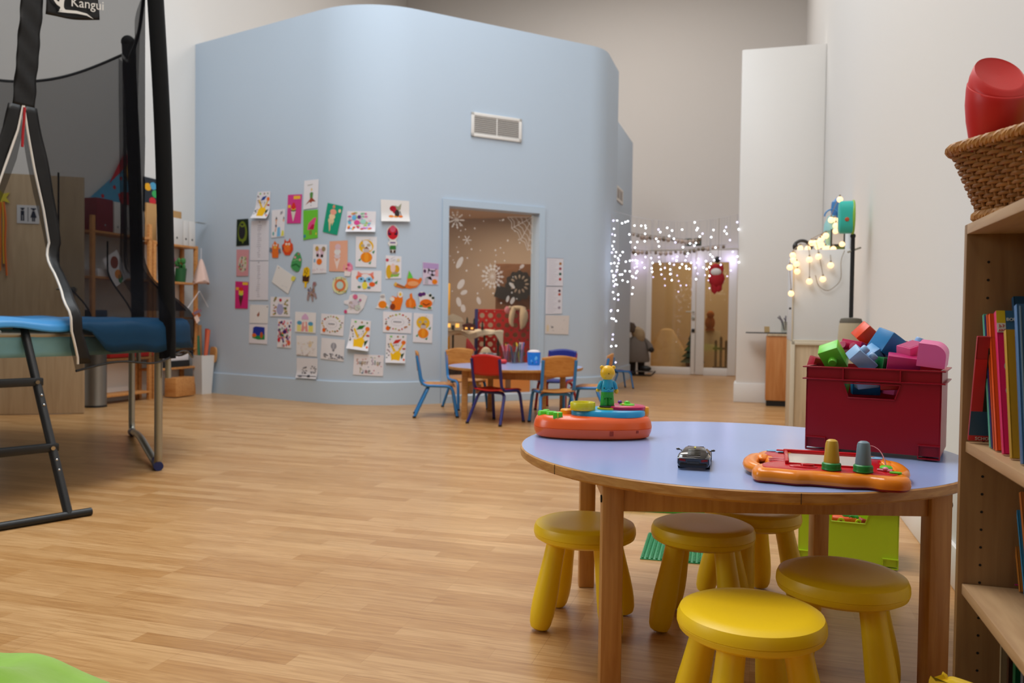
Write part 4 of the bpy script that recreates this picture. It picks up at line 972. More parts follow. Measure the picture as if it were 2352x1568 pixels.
def net_bot(a): return .628 + .018 * math.sin(6 * a + 1.0) + .02 * math.sin(15 * a)
def net_hit(px, py):
    d = ray(px, py); t = 1.0; last = None
    while t < 9:
        p = EYE + d * t - TP; g = math.hypot(p.x, p.y) - net_R(math.atan2(p.y, p.x), p.z)
        if g < 0: break
        t += .004
    return math.atan2(p.y, p.x) % (2 * PI), p.z
RE = [net_hit(*q) for q in ((51, 243), (60, 300), (76, 390), (96, 480), (109, 560), (123, 630), (142, 692), (160, 758), (176, 826))]
LE = [net_hit(*q) for q in ((50, 243), (37, 300), (20, 350), (0, 405), (-38, 520), (-72, 640), (-92, 755), (-104, 826))]
def interp(E, z):
    E = sorted(E, key=lambda e: -e[1])
    if z >= E[0][1]: return E[0][0]
    if z <= E[-1][1]: return E[-1][0]
    for (a0, z0), (a1, z1) in zip(E, E[1:]):
        if z0 >= z >= z1: return a0 + (a1 - a0) * (z0 - z) / max(1e-6, z0 - z1)
def netf(u_, v_):
    rows = v_; 
    z = 2.7 + (0.66 - 2.7) * rows
    aR = interp(RE, z); aL = interp(LE, z) + 2 * PI
    a = aR + (aL - aR) * u_
    zz = net_top(a) + (net_bot(a) - net_top(a)) * rows if False else None
    zt, zb = net_top(a), net_bot(a); z2 = zt + (zb - zt) * rows
    return pol(a, net_R(a, z2), z2)
b = MB(); b.sheet(netf, 240, 60, M_netm); b.build('safety_net', tr, angle=180)
def foldf(u_, v_):
    a = math.radians(3 + 55 * u_); zt, zb = net_top(a) - .02, .9; z = zt + (zb - zt) * v_; return pol(a, net_R(a, z) - .015 - .02 * abs(math.sin(14 * u_ + 3 * v_)), z)
b = MB(); b.sheet(foldf, 60, 24, M_netm); b.build('net_fold', tr, angle=180)
b = MB(); b.tube([pol(a, net_R(a, net_top(a)), net_top(a)) for a in [2 * PI * i / 180 for i in range(180)]], .010, M_vinyl, seg=6, closed=True); b.build('top_hem', tr)
b = MB(); aR0, aL0 = RE[-1][0], LE[-1][0] + 2 * PI
b.tube([pol(a, net_R(a, net_bot(a)), net_bot(a)) for a in [aR0 + (aL0 - aR0) * i / 160 for i in range(161)]], .006, M_vinyl, seg=6); b.build('bottom_hem', tr)
# entrance: vinyl zip strip, its two borders, white piping, red pull cord
def strip(E, wfun, side, name, z_hi=None):
    n = 40; zt_, zb_2 = E[0][1], E[-1][1] - (.02 if side > 0 else 0)
    def f(u_, v_):
        z = zt_ + (zb_2 - zt_) * u_; a = interp(E, z); r = net_R(a, z); a2 = a + side * wfun(u_) * v_ / r
        return pol(a2, net_R(a2, z) + .006 + .004 * math.sin(23 * u_ + 3 * v_), z)
    b = MB(); b.sheet(f, n, 4, M_vinyl); bo_ = b.build(name, tr, angle=80, thick=.004)
    b = MB(); b.tube([pol(interp(E, zt_ + (zb_2 - zt_) * i / n), net_R(interp(E, zt_ + (zb_2 - zt_) * i / n), zt_ + (zb_2 - zt_) * i / n) + .009, zt_ + (zb_2 - zt_) * i / n) for i in range(n + 1)], .0055, M_wpipe, seg=6); b.build('piping', bo_, label='white piping of the net opening')
strip(RE, lambda t: .062 + .010 * math.sin(7 * t), 1, 'entrance_border'); strip(LE, lambda t: .066, -1, 'entrance_border')
zap, aap = RE[0][1], RE[0][0]; top0 = net_hit(70, 6)
def stripf(u_, v_):
    z = zap - .004 + (2.62 - zap) * u_; a = aap + (top0[0] - aap) * min(1.0, (z - zap) / max(.01, top0[1] - zap)); a2 = a + (v_ - .5) * .112 / 1.4
    return pol(a2, net_R(a2, z) + .008 + .006 * math.sin(31 * u_ + 5 * v_) * math.sin(9 * u_), z)
b = MB(); b.sheet(stripf, 40, 6, M_vinyl); b.build('zip_strip', tr, angle=80, thick=.004)
b = MB(); p = pol(aap, net_R(aap, zap) + .016, zap - .01); b.tube(smooth_path([p, p + Vector((0, -.004, -.05)), p + Vector((-.006, -.004, -.12)), p + Vector((-.008, -.006, -.19))], 6), .006, mat('red_cord', '#b01a24', .8), seg=6); b.build('pull_cord', tr, label='frayed red pull cord at the tip of the opening')
# banner with the maker's name
bw0, bw1 = net_hit(100, 8), net_hit(222, 8); zb0 = net_hit(100, 33)[1]; zb1 = net_hit(220, 46)[1]
def banf(u_, v_):
    a = bw0[0] + (bw1[0] - bw0[0]) * u_; z = zb0 + (zb1 - zb0) * u_ - .012 * math.sin(PI * u_) + v_ * .20
    return pol(a, net_R(a, z) + .010 + .006 * math.sin(8 * u_ + 4 * v_), z)
b = MB(); b.sheet(banf, 24, 10, M_vinyl); ban = b.build('banner', tr, angle=80, thick=.003)
pa, pb_ = Vector(banf(0, .3)), Vector(banf(1, .3)); bd = (pb_ - pa); bd.z = 0; BWd = bd.length; bd.normalize(); bn = Vector((bd.y, -bd.x, 0))
M_lg = mat('banner_print', '#d9d7d2', .5)
def bxy(x, z, o=.022): p = pa + bd * x + bn * o; sl = (zb1 - zb0) / BWd; return Matrix(((bd.x, 0, bn.x, p.x), (bd.y, 0, bn.y, p.y), (sl, 1, 0, zb0 + z + sl * x), (0, 0, 0, 1)))
b = MB(); txt(b, 'Kangui', .066, M_lg, bxy(BWd * .40, .048) ); b.build('brand_lettering', ban)
b = MB()
roo = closed_smooth([(.052, .030), (.058, .048), (.040, .060), (.022, .085), (.010, .115), (.016, .12), (.030, .092), (.050, .074), (.058, .10), (.070, .125), (.092, .14), (.096, .12), (.082, .095), (.076, .070), (.078, .045), (.098, .030), (.094, .024), (.070, .034)], 4)
b.prism(roo, 0, .001, M_lg, M=bxy(0, -.012, .020)); b.build('kangaroo_emblem', ban)
b = MB(); sw = [(.05, .012), (.09, .026), (.16, .028), (.22, .02), (.262, -.004), (.22, .01), (.16, .014), (.09, .012)]; b.prism([(x * BWd / .31, z) for x, z in sw], 0, .001, M_lg, M=bxy(0, .0, .022)); b.build('swoosh', ban)
b = MB()
for a_ in (64, 78): 
    a = math.radians(a_); b = MB(); b.tube([pol(a, net_R(a, z) + .008, z) for z in [.7 + i * .03 for i in range(24 if a_ == 64 else 40)]], .006, M_vinyl, seg=6); b.build('net_tie', tr)

# ladder leaning on the trampoline frame
ft = Vector((-1.872, 3.452, 0)); tx = Vector((.635, .773, 0)); topv = Vector((-2.212, 3.712, .792)); L0 = ft - tx * .142
ld = thing('trampoline_ladder', 'black metal ladder with two flat rungs leaning on the trampoline', 'ladder', Vector((L0.x, L0.y, 0)))
M_lad = mat('ladder_black', '#16181b', .42, spec=.5)
o_ = Vector((L0.x, L0.y, 0)); up = topv - ft; 
for s in (.142, -.142):
    b = MB(); p = tx * s; b.tube([p + Vector((0, 0, .016)), p + up * .55, p + up], .0185, M_lad, seg=12); q = p + up
    b.tube([q, q + Vector((-.06, .045, .012)), q + Vector((-.08, .06, -.02))], .0165, M_lad, seg=10); ra_ = b.build('rail', ld)
    for k in (.26, .60):
        b = MB(); c = p + up * k; nn = up.cross(tx).normalized(); nn = nn if nn.y < 0 else -nn
        for j in (0.032, -.02): b.ball(c + up * j + nn * .019, .0062, M_chrome, seg=8)
        b.build('rivets', ra_)
for k in (.365, .715):
    b = MB(); c = up * k; an = math.atan2(tx.y, tx.x); b.box((c.x, c.y, c.z), (.33, .045, .036), M_lad, rot=(math.radians(0), 0, an), bev=.006); 
    ru_ = b.build('rung', ld)
    for s in (.142, -.142):
        b = MB(); p = tx * s + up * k; b.cyl(p + Vector((.018, -.021, 0)), p + Vector((.0205, -.024, 0)), .009, M_chrome, seg=10); b.build('bolt', ru_)
b = MB(); b.cyl(-tx * .20 + Vector((0, 0, .017)), tx * .235 + Vector((0, 0, .017)), .017, M_lad, seg=14); b.build('foot_bar', ld)

# ------------------------------------------------------------------ shelving along the left wall
SF, SB = -5.97, -6.19
def vs_(px, py=700): return uv(onu(px, py, SF))[1]
def shelf_unit(label, v0, v1, zs_, H, group='pine shelving units'):
    t = thing('shelving_unit', label, 'shelf', W(SF, v0, 0), RZ, group); d = SB - SF; L = v1 - v0
    for y in (.022, L - .022):
        for x in (-.02, d + .02):
            b = MB(); b.box((x, y, H / 2), (.034, .040, H), M_pine, bev=.002); b.build('post', t)
    for z in zs_:
        b = MB(); b.box((d / 2, L / 2, z), (-d - .004, L - .01, .022), M_pine, bev=.002); b.build('shelf_board', t)
    return t
v0a, v1a, v2a = vs_(212, 600), vs_(352, 600), vs_(456, 600)
shelf_unit('tall pine shelving unit seen through the trampoline net, binders on it', v0a, v1a - .01, (1.65, 1.22, .83, .43, .08), 1.80)
shelf_unit('tall pine shelving unit right of the trampoline pole, white file boxes on top', v1a + .01, v2a, (1.62, 1.22, .84, .50, .30), 1.64)
b = MB(); v3 = vs_(372, 880); b.box((-.04, (v2a - v3) / 2 - .10, .11), (.14, v2a - v3 - .28, .20), M_pine, bev=.003); tag(b.build('drawer_box', None, W(SF + .11, v3, 0), (0, 0, RZ)), 'low pine box standing under the right shelving unit', 'box')
def onshelf(name, label, cat, px, z, size, m, rz=0.0, group=None, du_=.10, parts=None):
    p = W(SF - du_, vs_(px, 720 - (z - .87) * 210), z); t = None
    b = MB(); b.box((0, 0, size[2] / 2), size, m, bev=.003); o = b.build(name, None, p, (0, 0, RZ + rz)); tag(o, label, cat, group); return o
M_bind = mat('binder_maroon', '#7a1626', .5); M_bw = mat('binder_white', '#d8d4d0', .5); M_bp = mat('binder_plum', '#4a2030', .5); M_card = mat('cardboard', '#b98d58', .8)
v = vs_(226)
def binder(label, v, thk, m, hgt=.31):
    t = thing('ring_binder', label, 'binder', W(SF - .0, v, 1.662), RZ, 'binders on the left shelving unit')
    b = MB(); b.box((-.085, thk / 2, hgt / 2), (.15, thk - .003, hgt), m, bev=.003); b.build('case', t)
    b = MB(); b.cyl((-.008, thk / 2, .06), (-.0105, thk / 2, .06), .011, M_chrome, seg=12); b.build('finger_ring', t); return t
vb = vs_(224, 505)
binder('wide dark red binder seen through the trampoline net', vb, vs_(263, 505) - vb - .004, M_bind)
x = 264
for k, (w_, m, lb) in enumerate(((17, M_bw, 'white binder right beside the dark red one'), (7, M_bp, 'narrow plum binder between the white ones'), (13, M_bw, 'white binder in the middle of the binder row'), (11, M_bw, 'white binder at the right end of the binder row'))):
    va = vs_(x, 505); vb = vs_(x + w_, 505); binder(lb, va + .002, vb - va - .004, m, .30 - .005 * k); x += w_ + .6
for k in range(3): onshelf('paper_stack', 'stack of white paper on the third shelf behind the trampoline net', 'paper', 250 + k * 22, 1.232, (.16, .09, .03 + .02 * k), M_paper, .1 * k, 'paper stacks on the left shelves') if False else None
onshelf('paper_stack', 'stack of white paper on the shelf below the binders', 'paper', 246, 1.232, (.17, .2, .07), M_paper)
onshelf('paper_stack', 'smaller white paper stack beside the hanging child drawing', 'paper', 297, 1.232, (.17, .2, .05), M_paper)
onshelf('glasses_case', 'small dark blue box with pale stripe on the fourth shelf behind the net', 'box', 240, .842, (.12, .16, .07), mat('box_navy', '#28405c', .5))
t = thing('storage_box', 'bright red plastic box on the low shelf behind the trampoline legs', 'box', W(SF - .03, vs_(306, 810), .442), RZ)
b = MB(); b.box((-.06, 0, .05), (.17, .60, .09), mat('box_red', '#d8221c', .4), bev=.01); b.build('body', t); b = MB(); b.box((-.06, 0, .1), (.15, .5, .012), M_bw, bev=.004); b.build('lid', t)
# child's drawing pinned to the post, hanging diagonally
p = onu(266, 617, SF + .03); b = MB(); Xq = Matrix.Rotation(RZ, 4, 'Z') @ MT((0, 0, 0), (0, 0, 0))
Xd = Matrix(((0, 0, 1, 0), (1, 0, 0, 0), (0, 1, 0, 0), (0, 0, 0, 1)))
b.box((0, 0, 0), (.21, .30, .002), M_paper, rot=(0, 0, .55), M=Xd); b.prism(ell(.05, .06, 20, -.02, .06), .001, .002, mat('crayon_brown', '#8a3c28', .8), M=Xd); b.prism(ell(.045, .045, 20, .03, -.05), .001, .002, mat('crayon_orange', '#e08a2a', .8), M=Xd); b.prism(ell(.03, .045, 20, .06, -.09), .001, .002, mat('crayon_green', '#2f7a44', .8), M=Xd)
tag(b.build('child_drawing', None, p, (0, 0, RZ)), 'white child drawing hanging askew on the shelving post behind the net', 'drawing')
# kite on the wall
kt = thing('kite', 'dotted blue kite with red and yellow edges on the wall above the binders', 'kite', onu(262, 440, UL + .03), RZ)
def kp(x, y): q = onu(x, y, UL + .03) - onu(262, 440, UL + .03); return (q.dot(V), q.z)
Xk = Matrix(((0, 0, 1, 0), (1, 0, 0, 0), (0, 1, 0, 0), (0, 0, 0, 1)))
M_kb = mat('kite_blue', '#4f9fc4', .7); M_kr = mat('kite_red', '#c8202c', .7); M_ky = mat('kite_yellow', '#e8a818', .7)
def kpart(pts, m, name, z=0.0, dots=()):
    b = MB(); P = [kp(*q) for q in pts]; b.prism(P, z, z + .004, m, M=Xk)
    for q in dots: c = kp(*q); b.prism(ell(.02, .02, 12, c[0], c[1]), z + .004, z + .005, M_kr, M=Xk)
    b.build(name, kt)
kpart([(205, 455), (282, 385), (300, 440), (262, 500), (224, 512)], M_kb, 'kite_sail', 0, [(235, 450), (250, 470), (262, 430), (277, 410), (280, 445), (240, 490), (258, 490)])
kpart([(250, 420), (282, 355), (310, 352), (282, 388)], M_kr, 'kite_edge', .006); kpart([(284, 385), (312, 362), (318, 425), (300, 440)], M_ky, 'kite_edge', .006); kpart([(203, 480), (224, 512), (238, 520), (205, 523)], M_kr, 'kite_tail', .006); kpart([(270, 445), (300, 440), (322, 440), (320, 470), (276, 470)], M_kr, 'kite_tail', .008)
# colourful poster half hidden by the pole
p = onu(347, 448, UL + .006); b = MB(); b.box((0, 0, 0), (.24, .36, .004), mat('poster_dark', '#20242c', .5), M=Xk)
for x, y, m in ((.03, .10, M_kb), (.06, .02, mat('crayon_green2', '#3aa85a', .8)), (.02, -.06, M_kr), (-.05, .08, M_ky), (.05, -.12, M_ot)): b.prism(ell(.05, .04, 14, x, y), .002, .003, m, M=Xk)
tag(b.build('poster', None, p, (0, 0, RZ)), 'small dark poster with bright blots on the wall beside the foam pole', 'poster')
# on the right unit
fb = [(396, 428, .0), (428, 437, .0), (437, 449, .0)]
for k, (x0, x1, _) in enumerate(((394, 421, 0), (422, 434, 0), (435, 450, 0))):
    va, vb = vs_(x0, 530), vs_(x1, 530); t = thing('file_box', ('wide white file box on top of the right shelving unit', 'narrow white file box in the middle on the right shelving unit', 'white file box at the right end on the shelving unit')[k], 'box', W(SF, va, 1.632), RZ, 'white file boxes')
    b = MB(); b.box((-.1, (vb - va) / 2, .135), (.19, vb - va - .006, .27 + .02 * (k == 0)), M_bw, bev=.003); b.build('case', t)
    b = MB(); b.cyl((-.004, (vb - va) / 2, .07), (-.0055, (vb - va) / 2, .07), .012, M_dark, seg=12); b.build('finger_hole', t)
for k, (x0, lb, h) in enumerate(((402, 'brown cardboard box behind the white file boxes', .42), (436, 'smaller brown cardboard box behind the narrow file boxes', .39))):
    onshelf('cardboard_box', lb, 'box', x0, 1.632, (.03, .38 - .15 * k, h), M_card, 0, 'cardboard boxes on the right shelf', .215)
for k, (x0, hx, lb) in enumerate(((393, '2a4fb0', 'blue toy on top of the right shelf'), (400, 'c8283c', 'red toy on top of the right shelf'), (391, '3a9a70', 'green glass jar on top of the right shelf'))):
    p = W(SF - .06, vs_(x0, 500) - .03 * (k == 2), 1.632); b = MB(); h = (.30, .27, .16)[k]; b.lathe([(0, 0), (.035, 0), (.04, .02), (.036, h - .04), (.02, h), (0, h + .004)], mat('toy_' + hx, '#' + hx, .4), 16); tag(b.build('small_toy', None, p), lb, 'toy')
for k, (x0, hx, h, lb) in enumerate(((394, '2a55b0', .16, 'blue pen cup on the second right shelf'), (403, 'e0dcd8', .15, 'white pen cup on the second right shelf'), (424, '1f5a30', .15, 'dark green pot with a small plant on the right shelf'))):
    p = W(SF - .06, vs_(x0, 650), 1.232); t = thing('pot', lb, 'pot', p, 0, 'pots on the second right shelf'); r = .045 if k < 2 else .07
    b = MB(); b.lathe([(0, 0), (r * .8, 0), (r, h), (r - .006, h), (r - .01, h - .02), (0, h - .02)], mat('pot_' + hx, '#' + hx, .45), 18); b.build('cup', t)
    b = MB()
    for i in range(9): a = i * 2.4; b.ball((r * .6 * math.cos(a), r * .6 * math.sin(a), h + .02 + .03 * (i % 3)), .024, mat('leaf_dark', '#3a7a3a', .6) if k == 2 else mat('pen_mix', '#8a3a5a', .6), sc=(.8, .8, 1.4), seg=6)
    b.build('plant' if k == 2 else 'pens', t)
def stack(label, px, z, n, m, size): 
    t = thing('paper_tray', label, 'papers', W(SF - .04, vs_(px, 830), z), RZ, 'paper trays on the right shelf')
    b = MB(); b.box((-.06, 0, size[2] * .25), (size[0], size[1], size[2] * .5), m, bev=.004); b.build('tray', t); b = MB(); b.box((-.06, 0, size[2] * .75), (size[0] * .92, size[1] * .94, size[2] * .5), M_paper, bev=.003); b.build('papers', t)
stack('white papers in a pale blue tray on the right lower shelf', 414, .512, 1, mat('tray_blue', '#8fb0c4', .5), (.18, .45, .085)); stack('white papers stacked on a black tray on the lowest right shelf', 408, .312, 1, M_black, (.18, .42, .14))
# net bag and hanging paper craft on the right post
p = onu(462, 570, SF + .05); t = thing('mesh_bag', 'pinkish mesh bag hanging from the right shelving post', 'bag', p, 0)
b = MB(); b.tube([(0, 0, 0), (0, 0, -.13)], .003, M_paper, seg=5); b.build('string', t)
def bagf(u_, v_): a = 2 * PI * u_; r = .012 + .075 * v_ ** .8 + .006 * math.sin(6 * a) * v_; return (r * math.cos(a), r * math.sin(a), -.12 - .26 * v_ - .02 * math.sin(2 * a) * v_)
b = MB(); b.sheet(bagf, 24, 8, mat('bag_pink', '#e2c2b6', .8), wrap=True); b.ball((0, 0, -.37), .085, MATS['bag_pink'], sc=(1, 1, .3)); b.build('bag_body', t, angle=80)
p = onu(458, 668, SF + .05); t = thing('hanging_craft', 'orange paper craft dangling on white string from the right post', 'craft', p, 0)
q1, q2 = onu(428, 712, SF + .05) - p, onu(478, 705, SF + .05) - p
b = MB(); b.tube([q1, (0, 0, 0), q2], .0035, M_paper, seg=5); b.build('string', t)
q = onu(451, 722, SF + .05) - p; b = MB(); b.box(q, (.006, .11, .10), M_ot, rot=(.6, 0, RZ)); b.box(q + Vector((.02, -.02, .03)), (.006, .13, .03), mat('craft_mauve', '#8a6a78', .7), rot=(.3, 0, RZ)); b.box(q + Vector((.01, -.01, -.05)), (.006, .06, .08), mat('craft_peach', '#f0d0c0', .7), rot=(.6, 0, RZ)); b.build('paper_figure', t)
b = MB(); q = onu(460, 512, SF - .02); b.box((0, 0, 0), (.05, .14, .005), M_steel); tag(b.build('metal_bracket', None, q, (0, 0, RZ)), 'thin metal bracket sticking out at the right end of the file boxes', 'bracket')
# tall white bin with paper rolls, cork shape beside it
vp = Vector((-3.445, 9.13, 0)); t = thing('tall_bin', 'tall white square bin with paper rolls at the corner of the blue wall', 'bin', vp, -.55)
b = MB()
def sq(r, z): return [(-r, -r, z), (r, -r, z), (r, r, z), (-r, r, z)]
vs2 = sq(.062, 0) + sq(.085, .43) + sq(.079, .43) + sq(.06, .02); b.add(vs2, [(3, 2, 1, 0)] + [(k * 4 + i, k * 4 + (i + 1) % 4, k * 4 + 4 + (i + 1) % 4, k * 4 + 4 + i) for k in range(3) for i in range(4)] + [(12, 13, 14, 15)], mat('bin_white', '#dcdad8', .4)); b.build('body', t, angle=25)
for k, (x, y, tx_, ty_, L, r, hx, lb) in enumerate(((.0, .035, .02, .01, .70, .020, 'c83a2c', 'red paper roll in the tall white bin'), (-.015, .0, .06, .0, .69, .022, 'd8694a', 'coral paper roll leaning right in the tall white bin'), (-.03, .01, -.03, 0, .62, .018, '2a6a4a', 'green paper roll in the tall white bin'), (-.02, .0, -.07, 0, .60, .020, '9a6a3c', 'brown paper roll leaning left in the tall white bin'), (-.045, .04, -.02, .02, .74, .026, 'a87a4c', 'thick kraft paper roll at the back of the tall white bin'))):
    b = MB(); o = vp + Vector((x, y, .025)); b.cyl((0, 0, 0), (tx_ * 1.2, ty_, L), r, mat('roll_' + hx, '#' + hx, .7), seg=16); b.cyl((tx_ * 1.2, ty_, L - .001), (tx_ * 1.2, ty_, L + .0015), r * .7, M_dark, seg=12); tag(b.build('paper_roll', None, o), lb, 'paper roll', 'paper rolls in the tall bin')
s_, z_ = wall_px(497, 815); q = wall_pt(s_, z_, .03); b = MB(); b.prism(closed_smooth([(-.04, -.07), (.03, -.08), (.055, 0), (.045, .08), (-.03, .09), (-.055, .02)], 4), 0, .018, M_beech, M=Matrix.Translation(q) @ Matrix.Rotation(math.radians(-33), 4, 'Z') @ Matrix.Rotation(PI / 2, 4, 'X')); tag(b.build('wooden_plaque', None), 'small rounded wooden plaque on the blue wall beside the white bin', 'plaque')
# steel pedal bin
q = fl(219, 934); t = thing('waste_bin', 'cylindrical steel waste bin beside the oak door', 'bin', Vector((q.x, q.y, 0)))
b = MB(); b.lathe([(0, .0), (.098, .0), (.100, .01), (.098, .02), (.098, .50), (.094, .505), (.09, .50), (.09, .05), (0, .05)], mat('brushed_steel', '#8f8c86', .38, metal=.9), 32); b.build('drum', t); b = MB(); b.lathe([(.098, 0), (.101, 0), (.101, .018), (.098, .02)], M_black, 32); b.build('base_ring', t)
# yellow star with streamers on the oak door
Xs = door.matrix_basis; q = door.matrix_basis.inverted() @ at(2, 452, 6.93)
t = thing('star_decoration', 'yellow paper star with orange streamers hanging on the oak door', 'decoration', door.matrix_basis @ Vector((q.x, -.012, q.z)), door.rotation_euler.z)
star = [(math.cos(PI / 2 + PI * i / 5) * (.075 if i % 2 == 0 else .033), math.sin(PI / 2 + PI * i / 5) * (.075 if i % 2 == 0 else .033)) for i in range(10)]
Xp = Matrix(((1, 0, 0, 0), (0, 0, -1, 0), (0, 1, 0, 0), (0, 0, 0, 1)))
b = MB(); b.prism(star, 0, .004, mat('star_yellow', '#d8c83a', .7), M=Xp @ Matrix.Rotation(.3, 4, 'Z')); b.build('star', t)
for k, (x, L, hx) in enumerate(((-.035, .60, 'd8561c'), (-.012, .62, 'e0781c'), (.012, .56, 'd8a82a'), (.03, .66, 'e06a1c'))):
    b = MB(); b.tube(smooth_path([(x * .5, -.004, -.04), (x, -.006, -.2), (x * .8, -.005, -.4), (x * 1.2, -.006, -L)], 6), .007, mat('streamer_' + hx, '#' + hx, .7), seg=6); b.build('streamer', t)
# ------------------------------------------------------------------ second round table with children's chairs
C2, R2, Z2 = Vector((.035, 7.36, 0)), .605, .455
t2 = thing('round_table', 'round wooden table with lilac top before the window, pens and blue bucket on it', 'table', C2)
b = MB(); b.lathe([(0, Z2 - .002), (R2 - .005, Z2 - .002), (R2 - .005, Z2), (0, Z2)], M_lam, 64); b.build('tabletop', t2)
b = MB(); b.lathe([(0, Z2 - .026), (R2 - .008, Z2 - .026), (R2, Z2 - .02), (R2, Z2 - .004), (R2 - .003, Z2 - .0008), (R2 - .02, Z2 - .001)], M_edge, 64); b.build('edge_band', t2)
lg = []
for a_ in (-152, -62, 28, 118):
    a = math.radians(a_); p = Vector((math.cos(a), math.sin(a), 0)) * .50; lg.append(p)
    b = MB(); b.box((p.x, p.y, (Z2 - .026) / 2), (.052, .052, Z2 - .026), M_beech, bev=.004); b.build('leg', t2)
for k in range(4):
    p, q = lg[k], lg[(k + 1) % 4]; d = (q - p).normalized(); m = (p + q) / 2
    b = MB(); b.box((m.x, m.y, Z2 - .062), ((q - p).length - .05, .022, .070), M_leg, rot=(0, 0, math.atan2(d.y, d.x)), bev=.002); b.build('apron', t2)
M_cb = mat('tube_sky_blue', '#2f7fc4', .35); M_cn = mat('tube_navy', '#25246e', .35); M_crd = mat('tube_red', '#a81c1a', .35); M_ply = wood('plywood', '#b5722f', '#cf9048', .42, (3, 14, 14)); M_sr = mat('seat_red', '#c01a10', .4); M_sn = mat('seat_navy', '#1e2a86', .4)
def make_chair(label, loc, rz, tube, wd, seat=None):
    """front of the chair is +y"""
    t = thing('kids_chair', label, 'chair', loc, rz, 'small chairs around the second table'); r = .0135; seat = seat or wd
    b = MB()
    def sf(u_, v_): x = (u_ - .5) * .285; y = -.15 + .30 * v_; return (x, y, .292 - .012 * math.sin(PI * u_) * (1 - v_ * .5) - (.018 * max(0, (v_ - .75) / .25) ** 2))
    b.sheet(sf, 10, 12, seat); b.build('seat', t, thick=.009)
    b = MB()
    def bf(u_, v_): x = (u_ - .5) * .295; top = .565 + .02 * math.sin(PI * u_); z = .415 + (top - .415) * v_ - .008 * math.sin(PI * u_) * (1 - v_); return (x, -.172 - .02 * v_ - .022 * math.sin(PI * u_) + .012, z)
    b.sheet(bf, 12, 8, wd); b.build('backrest', t, thick=.010)
    for s in (-1, 1):
        b = MB(); b.tube(fillet([(s * .140, -.188, .545), (s * .138, -.145, .283), (s * .138, .125, .275), (s * .152, .172, .006)], .06, 6), r, tube, seg=10); b.cyl((s * .152, .172, 0), (s * .152, .172, .016), r * 1.15, M_black, seg=10); b.build('side_frame', t)
    b = MB(); b.tube(fillet([(-.165, -.205, .006), (-.128, -.085, .262), (.128, -.085, .262), (.165, -.205, .006)], .05, 6), r, tube, seg=10)
    for s in (-1, 1): b.cyl((s * .165, -.205, 0), (s * .165, -.205, .016), r * 1.15, M_black, seg=10)
    b.build('rear_leg_hoop', t); return t
def face_to(loc, tgt): d = Vector(tgt) - Vector(loc); return math.atan2(-d.x, d.y)
def chair(label, x, y, rzdeg, tube, wd, seat=None):
    t = make_chair(label, Vector((x, y, 0)), math.radians(rzdeg), tube, wd, seat)
    if y > 10: t.scale = (.8, .8, .8)
    return t
chair('wooden chair with sky blue frame, side on at the left end of the second table', -.660, 7.33, -84, M_cb, M_ply)
chair('red chair with navy frame, back to the camera, in front of the second table', -.115, 6.90, -33, M_cn, M_sr)
chair('wooden chair with sky blue frame, back to the camera, beside the red chair', .345, 6.83, 14, M_cb, M_ply)
chair('wooden chair with sky blue frame at the right end, behind the toy bear', .700, 7.30, 74, M_cb, M_ply)
chair('wooden chair with blue frame behind the second table, farthest left at the back', -.44, 7.97, 206, M_cb, M_ply)
chair('navy backed chair with red frame behind the second table at the right', .44, 8.02, 158, M_crd, M_sn, M_sn)
chair('navy chair half hidden in the corridor behind the rounded blue corner', 1.405, 10.62, -73, M_cb, M_sn)
# things on the second table
def ont(px, py): return fl(px, py, Z2)
def cyl_pot(label, px, py, r, h, cols, seed, name='pen_pot'):
    p = ont(px, py); t = thing(name, label, 'pen pot', p, 0, 'pen pots on the second table'); R = random.Random(seed)
    b = MB(); b.lathe([(0, .0), (r * .92, 0), (r, h), (r - .003, h), (r * .9 - .003, .004), (0, .004)], glassy('clear_plastic', (.86, .88, .88, 1), .08, .1), 20); b.build('pot', t)
    for i in range(12):
        a = R.random() * 6.28; q = r * .6 * R.random() ** .5; hx = cols[i % len(cols)]; tl = r * .9 / (h * 1.5)
        b = MB(); e = Vector((q * math.cos(a) + tl * h * math.cos(a), q * math.sin(a) + tl * h * math.sin(a), h * 1.35 + .02 * R.random())); b0 = Vector((q * .5 * math.cos(a), q * .5 * math.sin(a), .006))
        b.cyl(b0, e, .0055, mat('pen_' + hx, '#' + hx, .4), seg=7); b.cyl(e, e + (e - b0).normalized() * .012, .0056, mat('pen_' + hx, '#' + hx, .4), r1=.002, seg=7); b.build('pen', t)
cyl_pot('clear pot of pink and red felt pens at the left of the pen pots', 1163, 831, .040, .11, ['d84a6a', 'e08a9a', 'c8303a', 'e8c04a', '7a4a5a'], 3)
cyl_pot('clear pot of dark green and grey pencils in the middle of the pens', 1180, 834, .042, .11, ['3a5a4a', '7a3a3a', 'b86a6a', '4a4a5a', '8aa08a'], 5)
cyl_pot('clear pot of yellow and striped pencils beside the blue bucket', 1196, 833, .038, .13, ['e8c83a', 'd8b0c8', '6a6ab0', '3a4a3a', 'e8e0d0', 'd8843a'], 9)
p = ont(1226, 838); t = thing('bucket', 'bright blue bucket with white lid on the second table', 'bucket', p)
b = MB(); b.lathe([(0, 0), (.052, 0), (.058, .012), (.062, .112), (.064, .118), (.058, .118), (.05, .02), (0, .02)], mat('bucket_blue', '#1c86d8', .35), 28); b.build('body', t)
b = MB(); b.ball((0, 0, .120), .058, mat('white_tissue', '#e4d8d8', .8), sc=(1, 1, .36), seg=20); b.build('white_top', t)
X = MT((0, 0, 0)); b = MB()
